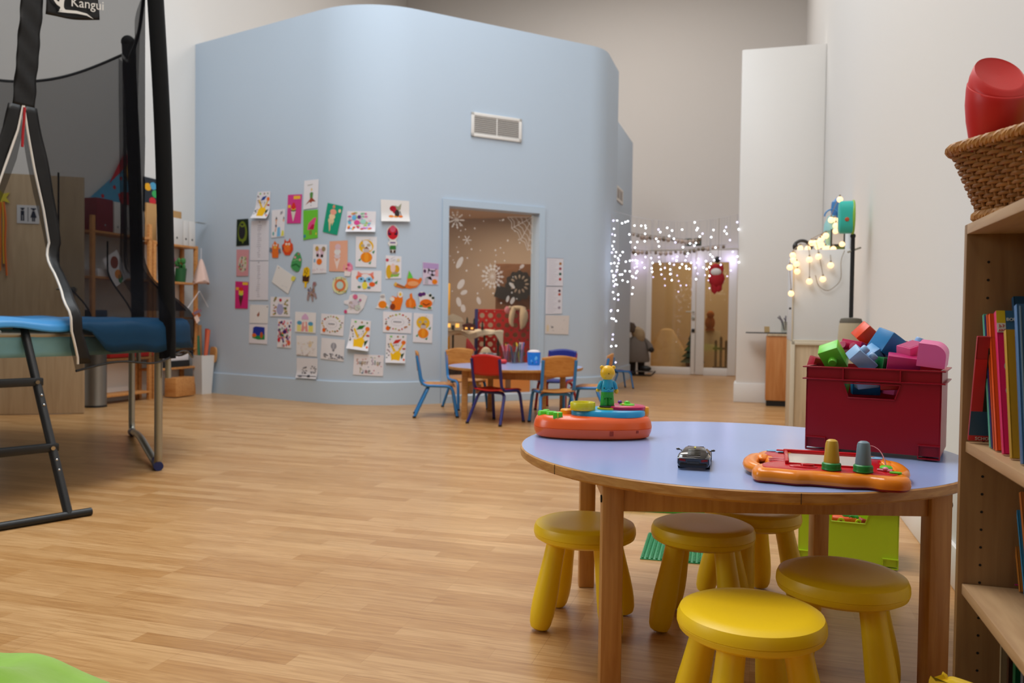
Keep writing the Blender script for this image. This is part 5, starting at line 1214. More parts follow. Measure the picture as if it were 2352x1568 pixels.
for x, z, r_, hx in ((.012, .065, .020, '6ab8e8'), (-.02, .04, .012, '5aa8e8'), (-.024, .088, .008, '6a78d8'), (.02, .03, .009, '7a8ae8'), (-.012, .022, .006, '0a3a6a')):
    a = math.atan2(-1, x / .06); b.ball((x, -math.sqrt(max(0, .0605 ** 2 - x * x)) + .002, z), r_, mat('sticker_' + hx, '#' + hx, .4), sc=(1, .12, 1), seg=12)
b.build('stickers', t)
p = ont(1152, 836); b = MB(); b.cyl((-.035, 0, .024), (.03, 0, .024), .022, mat('modelling_red', '#d8242c', .45), seg=18); b.ball((.03, 0, .024), .022, MATS['modelling_red']); tag(b.build('roll', None, p), 'red rounded roll lying on the second table before the pens', 'roll')
p = ont(1120, 829); t = thing('bowl', 'grey white bowl on the second table behind the red chair', 'bowl', p)
b = MB(); b.lathe([(0, 0), (.05, 0), (.085, .05), (.09, .075), (.084, .075), (.05, .02), (0, .02)], mat('bowl_grey', '#bcbcc4', .4), 28); b.build('body', t)
for k in range(5): b = MB(); a = k * 1.26; b.ball((.04 * math.cos(a), .04 * math.sin(a), .068), .02, mat('bowl_fill', '#5a5450', .6), seg=8); b.build('piece', t)

# ------------------------------------------------------------------ inside the inner room
M_red4 = mat('game_red', '#c4140f', .35)
YG = 10.0
def inn(px, py, Y): return at(px, py, Y)
# big four-in-a-row game panel with holes
g0 = inn(1098, 713, YG); g1 = inn(1232, 713, YG); gz1 = g0.z; gz0 = .10; gl = g1.x - g0.x
gt = thing('giant_game', 'big red panel game with round holes and a navy post behind the window', 'game', Vector((g0.x, YG, 0)))
b = MB(); nc, nr = 7, 7; cw, ch = gl / nc, (gz1 - .16) / nr; th = .05
for i in range(nc):
    for j in range(nr):
        cx, cz = (i + .5) * cw, .16 + (j + .5) * ch; q = []; rr_ = min(cw, ch) * .30; n = 16
        for k in range(n):
            a = 2 * PI * k / n + PI / n; c_, s_ = math.cos(a), math.sin(a); m = max(abs(c_), abs(s_)); q.append(((cx + c_ / m * cw / 2, cz + s_ / m * ch / 2), (cx + c_ * rr_, cz + s_ * rr_)))
        vs = []; 
        for (o, h_) in q: vs += [(o[0], 0, o[1]), (h_[0], 0, h_[1]), (h_[0], th, h_[1]), (o[0], th, o[1])]
        fs = []
        for k in range(n):
            l = (k + 1) % n; fs += [(4 * k, 4 * l, 4 * l + 1, 4 * k + 1), (4 * k + 1, 4 * l + 1, 4 * l + 2, 4 * k + 2), (4 * k + 2, 4 * l + 2, 4 * l + 3, 4 * k + 3)]
        b.add(vs, fs, M_red4)
b.box((gl / 2, th / 2, .13), (gl, th, .06), M_red4); b.box((gl / 2, th / 2, gz1 + .008), (gl, th + .006, .02), M_red4, bev=.004); b.build('panel', gt, angle=30)
for x in (-.02, gl + .02): b = MB(); b.box((x, th / 2, gz1 / 2 + .01), (.04, .08, gz1 + .02), M_cn, bev=.006); b.box((x, th / 2, .02), (.05, .4, .04), M_cn, bev=.006); b.build('post', gt)
# cream plush hanging over the panel
p = inn(1190, 712, YG - .035); t = thing('plush_toy', 'cream plush toy draped over the red game panel', 'plush toy', p)
M_cream = mat('cream_plush', '#d8c0a0', .95, vary=.15, vscale=30, sheen=.3); M_pinkp = mat('pink_plush', '#d88a94', .9)
b = MB(); b.ball((0, .03, .025), .085, M_cream, sc=(1.15, .75, .35)); b.tube(smooth_path([(-.05, -.005, .03), (-.075, -.035, -.06), (-.08, -.035, -.15), (-.06, -.035, -.20)], 5), [.028, .03, .032, .034, .034, .034, .034, .034, .032, .03, .028, .026, .024, .02, .016, .012], M_cream, seg=10)
b.tube(smooth_path([(.05, -.005, .03), (.07, -.04, -.06), (.06, -.04, -.16), (.04, -.04, -.23)], 5), [.03, .034, .04, .046, .05, .052, .052, .05, .048, .044, .04, .036, .03, .024, .018, .012], M_cream, seg=10); b.build('body', t)
b = MB(); b.ball((-.13, -.01, .0), .035, M_pinkp, sc=(1, .8, 1.3)); b.ball((-.10, -.012, .03), .02, M_cream); b.build('paw', t)
# brown board with a dark round paper ornament
bd0, bd1 = inn(1139, 605, 11.0), inn(1250, 720, 11.0)
b = MB(); b.box((0, 0, 0), (bd1.x - bd0.x, .04, bd0.z), wood('brown_board', '#6e4526', '#825432', .6, (2, 2, 10)), bev=.004); tag(b.build('wooden_board', None, ((bd0.x + bd1.x) / 2, 11.02, bd0.z / 2)), 'tall brown wooden board standing inside the inner room', 'board')
p = inn(1193, 656, 10.93); t = thing('paper_rosette', 'large dark grey paper rosette with pale petals on the brown board', 'ornament', p)
b = MB(); b.prism([(.185 * (1 + .06 * math.cos(12 * a)) * math.cos(a), .195 * (1 + .06 * math.cos(12 * a)) * math.sin(a)) for a in [2 * PI * i / 72 for i in range(72)]], 0, .02, mat('rosette_dark', '#3a3634', .8), M=Matrix(((1, 0, 0, 0), (0, 0, -1, 0), (0, 1, 0, 0), (0, 0, 0, 1)))); b.build('disc', t)
for k in range(12):
    a = 2 * PI * k / 12; b = MB(); b.ball((.1 * math.cos(a), -.022, .1 * math.sin(a) + .02), .028, mat('rosette_pale', '#b0a294', .8), sc=(1, .15, .5), rot=(0, -a, 0), seg=10); b.build('petal', t)
b = MB(); b.box((-.22, -.005, -.10), (.2, .02, .16), MATS['rosette_dark'], rot=(0, .3, 0)); b.box((.24, -.005, .03), (.16, .02, .2), MATS['rosette_dark']); b.build('backing_strips', t)
# white fleece covered table with a little winter village
TY0 = 9.50; f0, f1 = inn(1000, 757, TY0), inn(1152, 762, TY0); M_fl = mat('white_fleece', '#e6d3b8', .95, vary=.12, vscale=12, bump=.5, sheen=.3)
wt = thing('fleece_table', 'table covered in white fleece carrying the winter village', 'table', Vector(((f0.x + f1.x) / 2, TY0 + .20, 0)))
wdt, dpt, hz = f1.x - f0.x, .36, f1.z
b = MB()
def flf(u_, v_):
    x = (u_ - .5) * (wdt + .04); y = -dpt / 2 - .03 + (dpt + .06) * v_; return (x, y, hz + .012 * math.sin(9 * u_ + 3 * v_) + .010 * math.sin(21 * u_ - 8 * v_))
b.sheet(flf, 40, 16, M_fl)
def fsk(u_, v_):
    x = (u_ - .5) * (wdt + .04); h = .05 + .018 * math.sin(13 * u_) + (.16 * max(0, (u_ - .88) / .12)) + (.22 * max(0, (.22 - u_) / .22)); return (x, -dpt / 2 - .032 - .014 * math.sin(17 * u_) * v_, hz + .012 * math.sin(9 * u_) + .01 * math.sin(21 * u_) - h * v_)
b.sheet(fsk, 60, 6, M_fl); b.build('fleece_cover', wt, angle=80, thick=.012)
b = MB(); b.box((0, 0, hz - .03), (wdt - .02, dpt, .025), M_beech); b.build('tabletop', wt)
M_dkm = mat('dark_metal', '#2a221c', .5)
for x in (-wdt / 2 + .2, -wdt / 2 + .05, wdt / 2 - .2, wdt / 2 - .04): b = MB(); b.cyl((x, -dpt / 2 + .06, 0), (x, -dpt / 2 + .06, hz - .04), .012, M_dkm, seg=8); b.build('leg', wt)
def cottage(label, px, py, w_, d_, h_, wall, roof, Y):
    p = inn(px, py, Y); p.z = hz + .012; t = thing('model_cottage', label, 'ornament', p, .1, 'winter village models')
    b = MB(); b.box((0, 0, h_ * .3), (w_, d_, h_ * .6), wall, bev=.004); b.build('house', t)
    b = MB(); b.prism([(-w_ * .62, h_ * .52), (w_ * .62, h_ * .52), (w_ * .5, h_ * .78), (0, h_), (-w_ * .5, h_ * .78)], -d_ * .58, d_ * .58, roof, M=Matrix(((1, 0, 0, 0), (0, 0, 1, 0), (0, 1, 0, 0), (0, 0, 0, 1)))); b.build('roof', t)
    for s in (-1, 1): b = MB(); b.box((s * w_ * .25, -d_ / 2 - .003, h_ * .3), (w_ * .2, .006, h_ * .22), mat('lit_window', C('#f0b050'), .5, emit=1.2)); b.build('window', t)
    b = MB(); b.box((0, -d_ / 2 - .003, h_ * .16), (w_ * .16, .006, h_ * .3), M_dkm); b.build('door', t)
cottage('cream model chalet with snowy roof at the left of the fleece table', 1040, 748, .20, .16, .19, M_cream, M_fl, 9.42)
cottage('dark red model cottage beside the cream chalet', 1077, 750, .13, .10, .09, mat('cottage_red', '#7a2a1c', .7), mat('cottage_roof', '#5a2018', .8), 9.40)
for k, (px, h_, Y, lb) in enumerate(((1073, .15, 9.56, 'tiny dark fir tree behind the red cottage'), (1089, .14, 9.44, 'tiny dark fir tree right of the red cottage'), (1108, .11, 9.50, 'smallest dark fir tree at the right of the village'))):
    p = inn(px, 745, Y); p.z = hz + .012; b = MB()
    for j in range(4): b.cyl((0, 0, h_ * (.1 + .22 * j)), (0, 0, h_ * (.4 + .22 * j)), h_ * (.22 - .04 * j), mat('fir_dark', '#1f2c24', .8), r1=.002, seg=9)
    b.cyl((0, 0, 0), (0, 0, h_ * .12), .006, M_dkm, seg=6); tag(b.build('model_tree', None, p), lb, 'model tree', 'tiny fir trees of the village')
# under-table bits: gift figure, boxes, curtain
p = inn(1112, 838, 9.30); t = thing('holiday_doll', 'red and cream stuffed holiday doll sitting below the fleece table', 'doll', Vector((p.x, 9.26, .12)))
b = MB(); b.lathe([(0, .12), (.09, .13), (.11, .2), (.09, .3), (.05, .36), (0, .37)], mat('doll_red', '#a01822', .8), 20); b.build('coat', t)
b = MB(); b.ball((.02, -.06, .37), .06, M_cream, sc=(1, .8, 1.2)); b.ball((.03, -.08, .30), .05, M_cream, sc=(.8, .6, 1.3)); b.build('beard', t)
b = MB(); b.lathe([(0, .40), (.06, .40), (.045, .46), (.012, .55), (0, .56)], MATS['doll_red'], 16, M=MT((-.03, 0, 0), (0, -.3, 0))); b.build('hat', t)
b = MB(); b.box((0, 0, .06), (.36, .22, .12), wood('toy_bench', '#7a4a28', '#8f5a34', .6)); tag(b.build('low_bench', None, Vector((p.x + .02, 9.26, 0))), 'low brown bench below the fleece table carrying the red doll', 'bench')
q = inn(1028, 690, 10.6); b = MB()
def cf(u_, v_): return ((u_ - .5) * .16, .015 * math.sin(20 * u_), -v_ * 1.33)
b.sheet(cf, 20, 3, mat('curtain_yellow', '#d8a01c', .85)); tag(b.build('curtain', None, Vector((q.x - .05, 10.6, 1.33)), angle=80, thick=.004), 'mustard yellow cloth hanging at the left edge behind the window', 'cloth')
for k, (px, Y, w_, h_, hx, lb) in enumerate(((1050, 9.6, .18, .34, '3a241c', 'dark brown box below the village table at the left'), (1087, 9.75, .14, .30, 'd8921c', 'mustard yellow box below the village table'), (1140, 9.7, .12, .26, '6a4a38', 'brown box below the village table at the right'), (1165, 9.55, .22, .28, '8a5a3a', 'brown wooden chest behind the second table legs'))):
    q = inn(px, 800, Y); b = MB(); b.box((0, 0, h_ / 2), (w_, .2, h_), mat('box_' + hx, '#' + hx, .7), bev=.006); b.box((0, -.102, h_ * .7), (w_ * .5, .006, .03), M_dkm); tag(b.build('storage_box', None, Vector((q.x, Y, 0))), lb, 'box', 'boxes below the village table')
# ------------------------------------------------------------------ right wall: cabinet, white topped unit and what stands on them
M_orw = wood('alder_veneer', '#b8743c', '#c98a52', .45, (12, 12, 1.0)); M_palew = wood('pale_wood', '#b9a487', '#d0bd9f', .5, (14, 14, 1.0)); M_lam_w = mat('white_laminate', '#dde3e8', .3)
ca = fl(1757, 932); cb_ = fl(1822, 933); cu0, cv0 = uv(ca); cz = at(1790, 772, 8.55).z
cab = thing('cabinet', 'low alder wood cabinet in front of the white pier', 'cabinet', W(cu0, cv0, 0), RZ); cw_ = UR - cu0 - .25; cd2 = min(.60, PV - cv0 - .03)
b = MB(); b.box((cw_ / 2, cd2 / 2, (cz + .06) / 2), (cw_, cd2, cz - .06), M_orw, bev=.003); b.build('body', cab)
b = MB(); b.box((cw_ / 2, cd2 / 2, .03), (cw_ - .02, cd2 - .02, .06), M_black); b.build('plinth', cab)
b = MB(); b.box((cw_ / 2 + .02, cd2 / 2, cz + .012), (cw_ + .02, cd2 + .02, .024), M_palew, bev=.003); b.build('worktop', cab)
p = W(cu0 + .02, cv0 + .12, cz + .026); b = MB(); b.box((0, 0, .006), (.46, .20, .012), mat('slate_tray', '#2f3236', .5), bev=.003); tag(b.build('slate_tray', None, p, (0, 0, RZ)), 'thin dark tray jutting over the left edge of the alder cabinet', 'tray')
p = W(cu0 + .005, cv0 + .11, cz + .039); b = MB(); b.box((0, 0, .030), (.055, .006, .062), mat('card_tan', '#b89a68', .7), rot=(-.2, 0, .3)); tag(b.build('small_card', None, p, (0, 0, RZ)), 'small tan card standing on the dark tray', 'card')
p = W(cu0 + .20, cv0 + .12, cz + .039); t = thing('glass_vase', 'clear glass vase with dry lavender on the dark tray', 'vase', p)
b = MB(); b.lathe([(0, 0), (.05, 0), (.055, .01), (.05, .10), (.055, .115), (.05, .115), (.046, .02), (0, .02)], glassy('vase_glass', (.9, .92, .9, 1), .1, .05), 24); b.build('glass', t)
for k in range(9): a = k * .7; b = MB(); b.tube([(.02 * math.cos(a), .02 * math.sin(a), .02), (.06 * math.cos(a), .05 * math.sin(a), .13), (.09 * math.cos(a), .07 * math.sin(a), .15 + .012 * (k % 3))], [.002, .004, .007], mat('dry_lavender', '#5a5260', .9), seg=6); b.build('stem', t)
# unit against the wall: wooden carcass, tall white cupboard on it
va = 6.38; ua = uv(onv(1819, 700, va))[0]; zsplit = onv(1820, 784, va).z; ztop = onv(1830, 573, va).z
lo = thing('low_cabinet', 'pale wood low cabinet against the right wall below the white cupboard', 'cabinet', W(ua, va, 0), RZ); LW, LD = UR - ua - .012, .9
b = MB(); b.box((LW / 2, LD / 2, zsplit / 2), (LW, LD, zsplit), M_palew, bev=.003); b.build('carcass', lo)
b = MB(); b.box((.012, -.008, zsplit / 2), (.030, .016, zsplit), mat('edge_cream', '#d3cbb8', .5), bev=.003); b.box((LW / 2, -.008, zsplit - .012), (LW, .016, .024), MATS['edge_cream'], bev=.003); b.build('edge_frame', lo)
up_ = thing('white_cupboard', 'tall white cupboard standing on the pale wood cabinet, lights draped over it', 'cupboard', W(ua, va, zsplit + .001), RZ); UH = ztop - zsplit - .002
b = MB(); b.box((LW / 2, LD / 2, UH / 2), (LW, LD, UH), M_lam_w, bev=.004); b.build('carcass', up_)
b = MB(); b.box((.005, -.004, UH / 2), (.010, .012, UH), MATS['edge_cream'], bev=.002); b.box((LW / 2, -.004, .006), (LW, .012, .014), MATS['edge_cream'], bev=.002); b.build('edge_trim', up_)
b = MB(); b.ball((-.012, .0, UH * .36), .009, M_dkm, seg=8); b.build('hinge', up_)
zt_ = ztop + .001
def ontop(px, d=.12): q = onv(px, 560, va + d); return Vector((q.x, q.y, zt_))
M_tq = mat('turquoise', '#2fb8ac', .4); M_lim2 = mat('lime_trim', '#8ab83a', .4)
q = ontop(1924, .05); t = thing('picture_frame', 'small white picture frame on the right end of the white cupboard', 'frame', q, RZ)
b = MB(); b.box((0, 0, .075), (.10, .012, .15), mat('frame_dark', '#3a3a34', .5), bev=.003); b.box((0, -.003, .012), (.09, .012, .02), mat('frame_moss', '#5a6a2c', .6)); b.build('border', t); b = MB(); b.box((0, -.007, .082), (.076, .002, .085), M_bw); b.build('picture', t)
q = ontop(1909, .10); t = thing('toy_lantern', 'pale turquoise toy lantern on the white cupboard behind the bulbs', 'toy', q, RZ)
b = MB(); b.lathe([(0, 0), (.05, 0), (.05, .03), (.04, .04), (.045, .13), (.055, .14), (.052, .19), (.025, .25), (0, .26)], mat('pale_turquoise', '#8ec4c8', .4), 20); b.build('body', t); b = MB(); b.tube([(.05 * math.cos(a), 0, .25 + .05 * math.sin(a)) for a in [PI * i / 10 for i in range(11)]], .006, M_cb, seg=6); b.build('handle', t)
q = ontop(1921, .16); b = MB(); b.lathe([(0, 0), (.035, 0), (.04, .1), (.034, .2), (.045, .3), (.04, .36), (0, .40)], mat('toy_sea_blue', '#3a7ab8', .4), 18); tag(b.build('toy_figure', None, q), 'tall blue toy right beside the pale turquoise lantern', 'toy')
q = ontop(1843, .10); t = thing('headphones', 'black headphones lying on the left end of the white cupboard', 'headphones', q, RZ)
b = MB(); b.tube(smooth_path([(-.055, 0, .012), (-.05, 0, .05), (-.015, 0, .072), (.03, 0, .062), (.062, 0, .012)], 6), .012, M_black, seg=8); b.build('band', t)
for x in (-.05, .055): b = MB(); b.ball((x, 0, .03), .028, M_black, sc=(.7, 1.1, 1)); b.build('ear_cup', t)
# warm globe light string
M_glb = mat('warm_globe', (1.0, .66, .34, 1), .4, emit=1.35); M_wire = mat('thin_wire', '#8f877c', .6)
ls = thing('globe_light_string', 'string of glowing warm globe lights draped over the white cupboard', 'string lights', W(ua, va, zt_))
G = [(1929, 458), (1909, 505), (1919, 506), (1920, 518), (1919, 531), (1937, 528), (1884, 553), (1897, 541), (1864, 558), (1873, 558), (1887, 562), (1838, 570), (1855, 571), (1896, 571), (1905, 569), (1914, 572), (1934, 561), (1821, 586), (1822, 597), (1814, 614), (1831, 623), (1859, 596), (1880, 589), (1908, 609), (1859, 646), (1890, 641), (1817, 674), (1829, 606), (1878, 566), (1887, 548)]
GP = []
for k, (px, py) in enumerate(G):
    d = -.035 if py > 575 else .03 + .02 * (k % 3); q = onv(px, py, va + d); GP.append(q - W(ua, va, zt_)); b = MB(); b.ball((0, 0, 0), .0215, M_glb, seg=14); b.cyl((0, 0, .018), (0, 0, .034), .007, M_wire, seg=8)
    o = b.build('bulb', ls, GP[-1])
b = MB()
for ch in ((0, 1, 2, 3, 4, 5, 16), (6, 29, 7, 8, 9, 10, 28, 12, 11), (11, 17, 18, 27, 20), (18, 19, 26), (12, 21, 24), (9, 22, 25), (14, 23)):
    b.tube(smooth_path([GP[i] + Vector((0, 0, .03)) for i in ch], 5), .0028, M_wire, seg=5)
lp = [onv(x, y, va - .02) - W(ua, va, zt_) for x, y in ((1940, 575), (1932, 600), (1931, 640), (1915, 660), (1898, 667), (1880, 655), (1873, 632))]
b.tube(smooth_path(lp, 6), .0028, M_wire, seg=5); b.build('wire', ls)
point('globe_glow', W(ua - .02, va - .12, zt_ + .02), .3, (1.0, .6, .3), .08)
point('globe_glow', W(ua - .02, va - .12, zt_ - .18), .2, (1.0, .6, .3), .08)
# black pole standing in a beige bin
q = fl(1953, 1020); q = Vector((.0, .0, 0)) + W(.50, 6.0, 0); px = at(1953, 760, 6.0).x
q = onv(1953, 800, 5.45); q.z = 0; zt2 = at(1953, 730, q.y).z; zp = at(1951, 543, q.y).z
t = thing('tall_canister', 'beige rounded canister with dark rim before the white cupboard', 'canister', q, 0)
b = MB(); r_ = .074; b.lathe([(0, 0), (r_ * .98, 0), (r_ * 1.02, .02), (r_ * 1.0, zt2 - .12), (r_ * .94, zt2 - .05), (r_ * .86, zt2 - .022)], mat('canister_beige', '#b3a78e', .8), 28); b.build('body', t)
b = MB(); b.lathe([(r_ * .885, zt2 - .035), (r_ * .90, zt2 - .022), (r_ * .80, zt2 - .004), (r_ * .5, zt2), (0, zt2 + .002)], mat('canister_rim', '#5e594e', .7), 28); b.build('rim', t)
b = MB(); b.cyl((0, 0, 0), (0, 0, zp - zt2 - .003), .0125, M_black, seg=12); b.ball((0, 0, zp - zt2), .017, M_black, seg=10); b.cyl((-.03, 0, zp - zt2 - .10), (.05, 0, zp - zt2 - .07), .006, M_steel, seg=8); tag(b.build('pole', None, Vector((q.x, q.y, zt2 + .003))), 'thin black upright pole rising from the beige canister', 'pole')

zc0 = zp + .018; hh = at(1943, 462, q.y).z - zc0; xc = at(1943, 500, q.y).x - q.x; t = thing('turquoise_case', 'upright turquoise case with lime rim on top of the black pole', 'case', Vector((q.x + xc, q.y, zc0)), RZ)
b = MB(); loft(b, [(x, z) for x, z in ell(.07, hh / 2, 36, 0, hh / 2, 3)], [(-.042, .012), (-.034, 0), (.034, 0), (.042, .012)], M_tq, M=Matrix(((0, 0, 1, 0), (1, 0, 0, 0), (0, 1, 0, 0), (0, 0, 0, 1)))); b.build('body', t)
b = MB(); b.tube([(.040, .071 * math.cos(a), hh / 2 + hh / 2 * math.sin(a)) for a in [2 * PI * i / 36 for i in range(36)]], .008, M_lim2, seg=8, closed=True); b.build('rim', t)
b = MB(); b.ball((0, -.071, hh * .40), .013, mat('emblem_red', '#b8502c', .5), sc=(1, .3, 1)); b.build('emblem', t)

# ------------------------------------------------------------------ corridor: figures, doll, lobby things
gq = onv(1462, 862, VF - .55); gq.z = 0; t = thing('gnome_figure', 'large gnome figure in grey coat and brown hat beside the glazed doors', 'figure', gq, RZ + .3)
M_gc = mat('gnome_coat', '#6e655e', .95, vary=.1); M_gh = mat('gnome_hat', '#4a3c30', .95); M_gb = mat('gnome_beard', '#a08a6a', .95, vary=.2, vscale=40); M_gf = mat('gnome_boot', '#2c2420', .8)
b = MB(); b.lathe([(0, .22), (.20, .22), (.21, .26), (.18, .42), (.13, .56), (.09, .62), (0, .64)], M_gc, 24); b.build('coat', t)
b = MB(); b.lathe([(0, .60), (.08, .62), (.10, .68), (.085, .75), (.02, .79), (0, .79)], M_gb, 18); b.ball((.04, -.085, .64), .075, M_gb, sc=(1, .7, 1.6)); b.build('head', t)
b = MB(); b.lathe([(.115, .70), (.12, .73), (.105, .79), (.08, .84), (0, .87)], M_gh, 20, M=MT((-.03, .02, 0), (0, -.12, 0))); b.build('hat', t)
for s in (-1, 1): b = MB(); b.cyl((s * .07, 0, .03), (s * .07, 0, .24), .05, M_gf, r1=.06, seg=12); b.ball((s * .07, -.05, .04), .06, M_gf, sc=(.9, 1.5, .65)); b.build('leg', t)
for s in (-1, 1): b = MB(); b.tube(smooth_path([(s * .10, 0, .58), (s * .18, -.05, .50), (s * .20, -.12, .42)], 5), [.045] * 6 + [.05] * 5, M_gc, seg=10); b.ball((s * .21, -.14, .42), .045, M_gf); b.build('arm', t)
q = gq + Vector((-.20, -.12, 0)); t = thing('rabbit_figure', 'small pale rabbit figure standing before the gnome figure', 'figure', q, 0)
M_rb = mat('rabbit_pale', '#a88468', .9); b = MB(); b.lathe([(0, 0), (.07, 0), (.085, .06), (.06, .15), (.03, .17), (0, .17)], M_rb, 16); b.ball((0, 0, .21), .05, M_rb)
for s in (-1, 1): b.ball((s * .022, 0, .29), .018, M_rb, sc=(1, .6, 3))
b.build('body', t)
q = gq + Vector((.10, -.16, 0)); t = thing('toy_sled', 'dark little sled with black load before the gnome figure', 'sled', q, RZ)
b = MB()
for s in (-1, 1): b.tube(fillet([(-.16, s * .05, .015), (.12, s * .05, .015), (.17, s * .05, .08)], .05), .010, M_gf, seg=8)
b.box((0, 0, .075), (.26, .14, .015), M_gc); b.build('sled', t); b = MB(); b.ball((.02, 0, .12), .07, M_black, sc=(1.3, .8, .7)); b.build('load', t)
# climbing doll hanging from a string
dv = 10.6; q = onv(1645, 600, dv); t = thing('hanging_doll', 'red and white climbing doll hanging in the corridor among the fairy lights', 'doll', q, RZ)
sc_ = q.y / FPX
M_dr = mat('doll_suit_red', '#a81420', .85); M_dw = mat('doll_white', '#d0c8c4', .9)
def dp(px, py): r_ = onv(px, py, dv) - q; return Vector((r_.dot(U), 0, r_.z))
b = MB(); b.ball(dp(1646, 640), .105, M_dr, sc=(.95, .7, 1.05)); b.ball(dp(1644, 613), .05, M_dr, sc=(1, .8, .9)); b.tube([dp(1640, 650), dp(1641, 668), dp(1645, 672)], [.045, .04, .03], M_dr, seg=10); b.tube([dp(1651, 650), dp(1651, 664), dp(1647, 668)], [.045, .04, .03], M_dr, seg=10)
b.tube([dp(1636, 628), dp(1634, 618), dp(1636, 610)], [.035, .03, .025], M_dr, seg=8); b.tube([dp(1653, 628), dp(1657, 617), dp(1656, 607)], [.035, .03, .025], M_dr, seg=8); b.build('suit', t)
b = MB(); b.ball(dp(1645, 625) + Vector((0, -.05, 0)), .06, M_dw, sc=(1.1, .5, .8)); b.build('collar', t)
b = MB(); b.ball(dp(1648, 596), .035, M_black, sc=(1, 1, 1.2)); b.tube([dp(1650, 588), dp(1652, 500)], .003, M_wire, seg=5); b.build('hook_and_string', t)
for a_, c_ in (((1649, 664), (1655, 656)), ((1646, 668), (1640, 660))): pass
b = MB(); b.tube([dp(1650, 652), dp(1652, 658), dp(1644, 665), dp(1638, 668)], .014, M_gf, seg=8); b.tube([dp(1650, 656), dp(1656, 660)], .014, M_gf, seg=8); b.build('boots', t)
# lobby: white draped thing, tree, fence, panel
def lob(px, py, d): return onv(px, py, VF + d)
q = lob(1530, 840, 1.2); q.z = 0; b = MB()
def drp(u_, v_): a = 2 * PI * u_; r = .12 + .36 * v_ + .03 * math.sin(7 * a) * v_; return (r * math.cos(a), .6 * r * math.sin(a), .72 * (1 - v_) ** .8)
b.sheet(drp, 48, 14, mat('lobby_cloth', '#d8b88a', .9), wrap=True); b.ball((0, 0, .70), .13, MATS['lobby_cloth'], sc=(1, .6, .4)); tag(b.build('draped_stand', None, q, angle=80), 'white draped mound in the lobby behind the left glass door', 'drape')
q = lob(1590, 840, .9); q.z = 0; t = thing('small_fir', 'small dark fir tree in a pot behind the left glass door', 'tree', q)
b = MB(); 
for j in range(6): b.cyl((0, 0, .16 + .10 * j), (0, 0, .34 + .10 * j), .22 - .034 * j, mat('fir_green', '#2c4434', .85), r1=.01, seg=14)
b.build('foliage', t); b = MB(); b.lathe([(0, 0), (.09, 0), (.12, .16), (0, .16)], mat('pot_brown', '#5a3426', .7), 16); b.build('pot', t)
b = MB(); q = lob(1633, 840, 1.3); b.box((0, 0, .36), (.30, .03, .72), mat('lobby_panel', '#e0d0a8', .8), bev=.003); tag(b.build('display_board', None, Vector((q.x, q.y, 0)), (0, 0, RZ)), 'pale panel leaning in the lobby behind the right glass door', 'panel')
b = MB(); q = lob(1630, 780, 1.25); b.ball((0, 0, 0), .10, mat('lobby_toy', '#a8642c', .85), sc=(.9, .7, 1.3), seg=16); b.ball((0, -.02, .15), .07, MATS['lobby_toy']); b.cyl((0, 0, -.14), (0, 0, -.10), .08, MATS['lobby_toy']); tag(b.build('plush_toy', None, Vector((q.x, q.y, .72 + .141))), 'brown plush toy on the pale panel behind the right glass door', 'plush toy')
q = lob(1655, 845, .45); ft_ = thing('picket_fence', 'small brown picket fence behind the right glass door', 'fence', Vector((q.x, q.y, 0)), RZ); M_pk = wood('picket_wood', '#5a4420', '#6e5530', .7)
b = MB(); b.box((0, -.012, .43), (.26, .02, .035), M_pk); b.box((0, -.012, .10), (.26, .02, .05), M_pk); b.build('rail', ft_)
for x, h_ in ((-.085, .58), (.0, .64), (.085, .58)): b = MB(); b.prism([(x - .022, 0), (x + .022, 0), (x + .022, h_ - .03), (x, h_), (x - .022, h_ - .03)], 0, .02, M_pk, M=Matrix(((1, 0, 0, 0), (0, 0, 1, 0), (0, 1, 0, 0), (0, 0, 0, 1)))); b.build('picket', ft_)
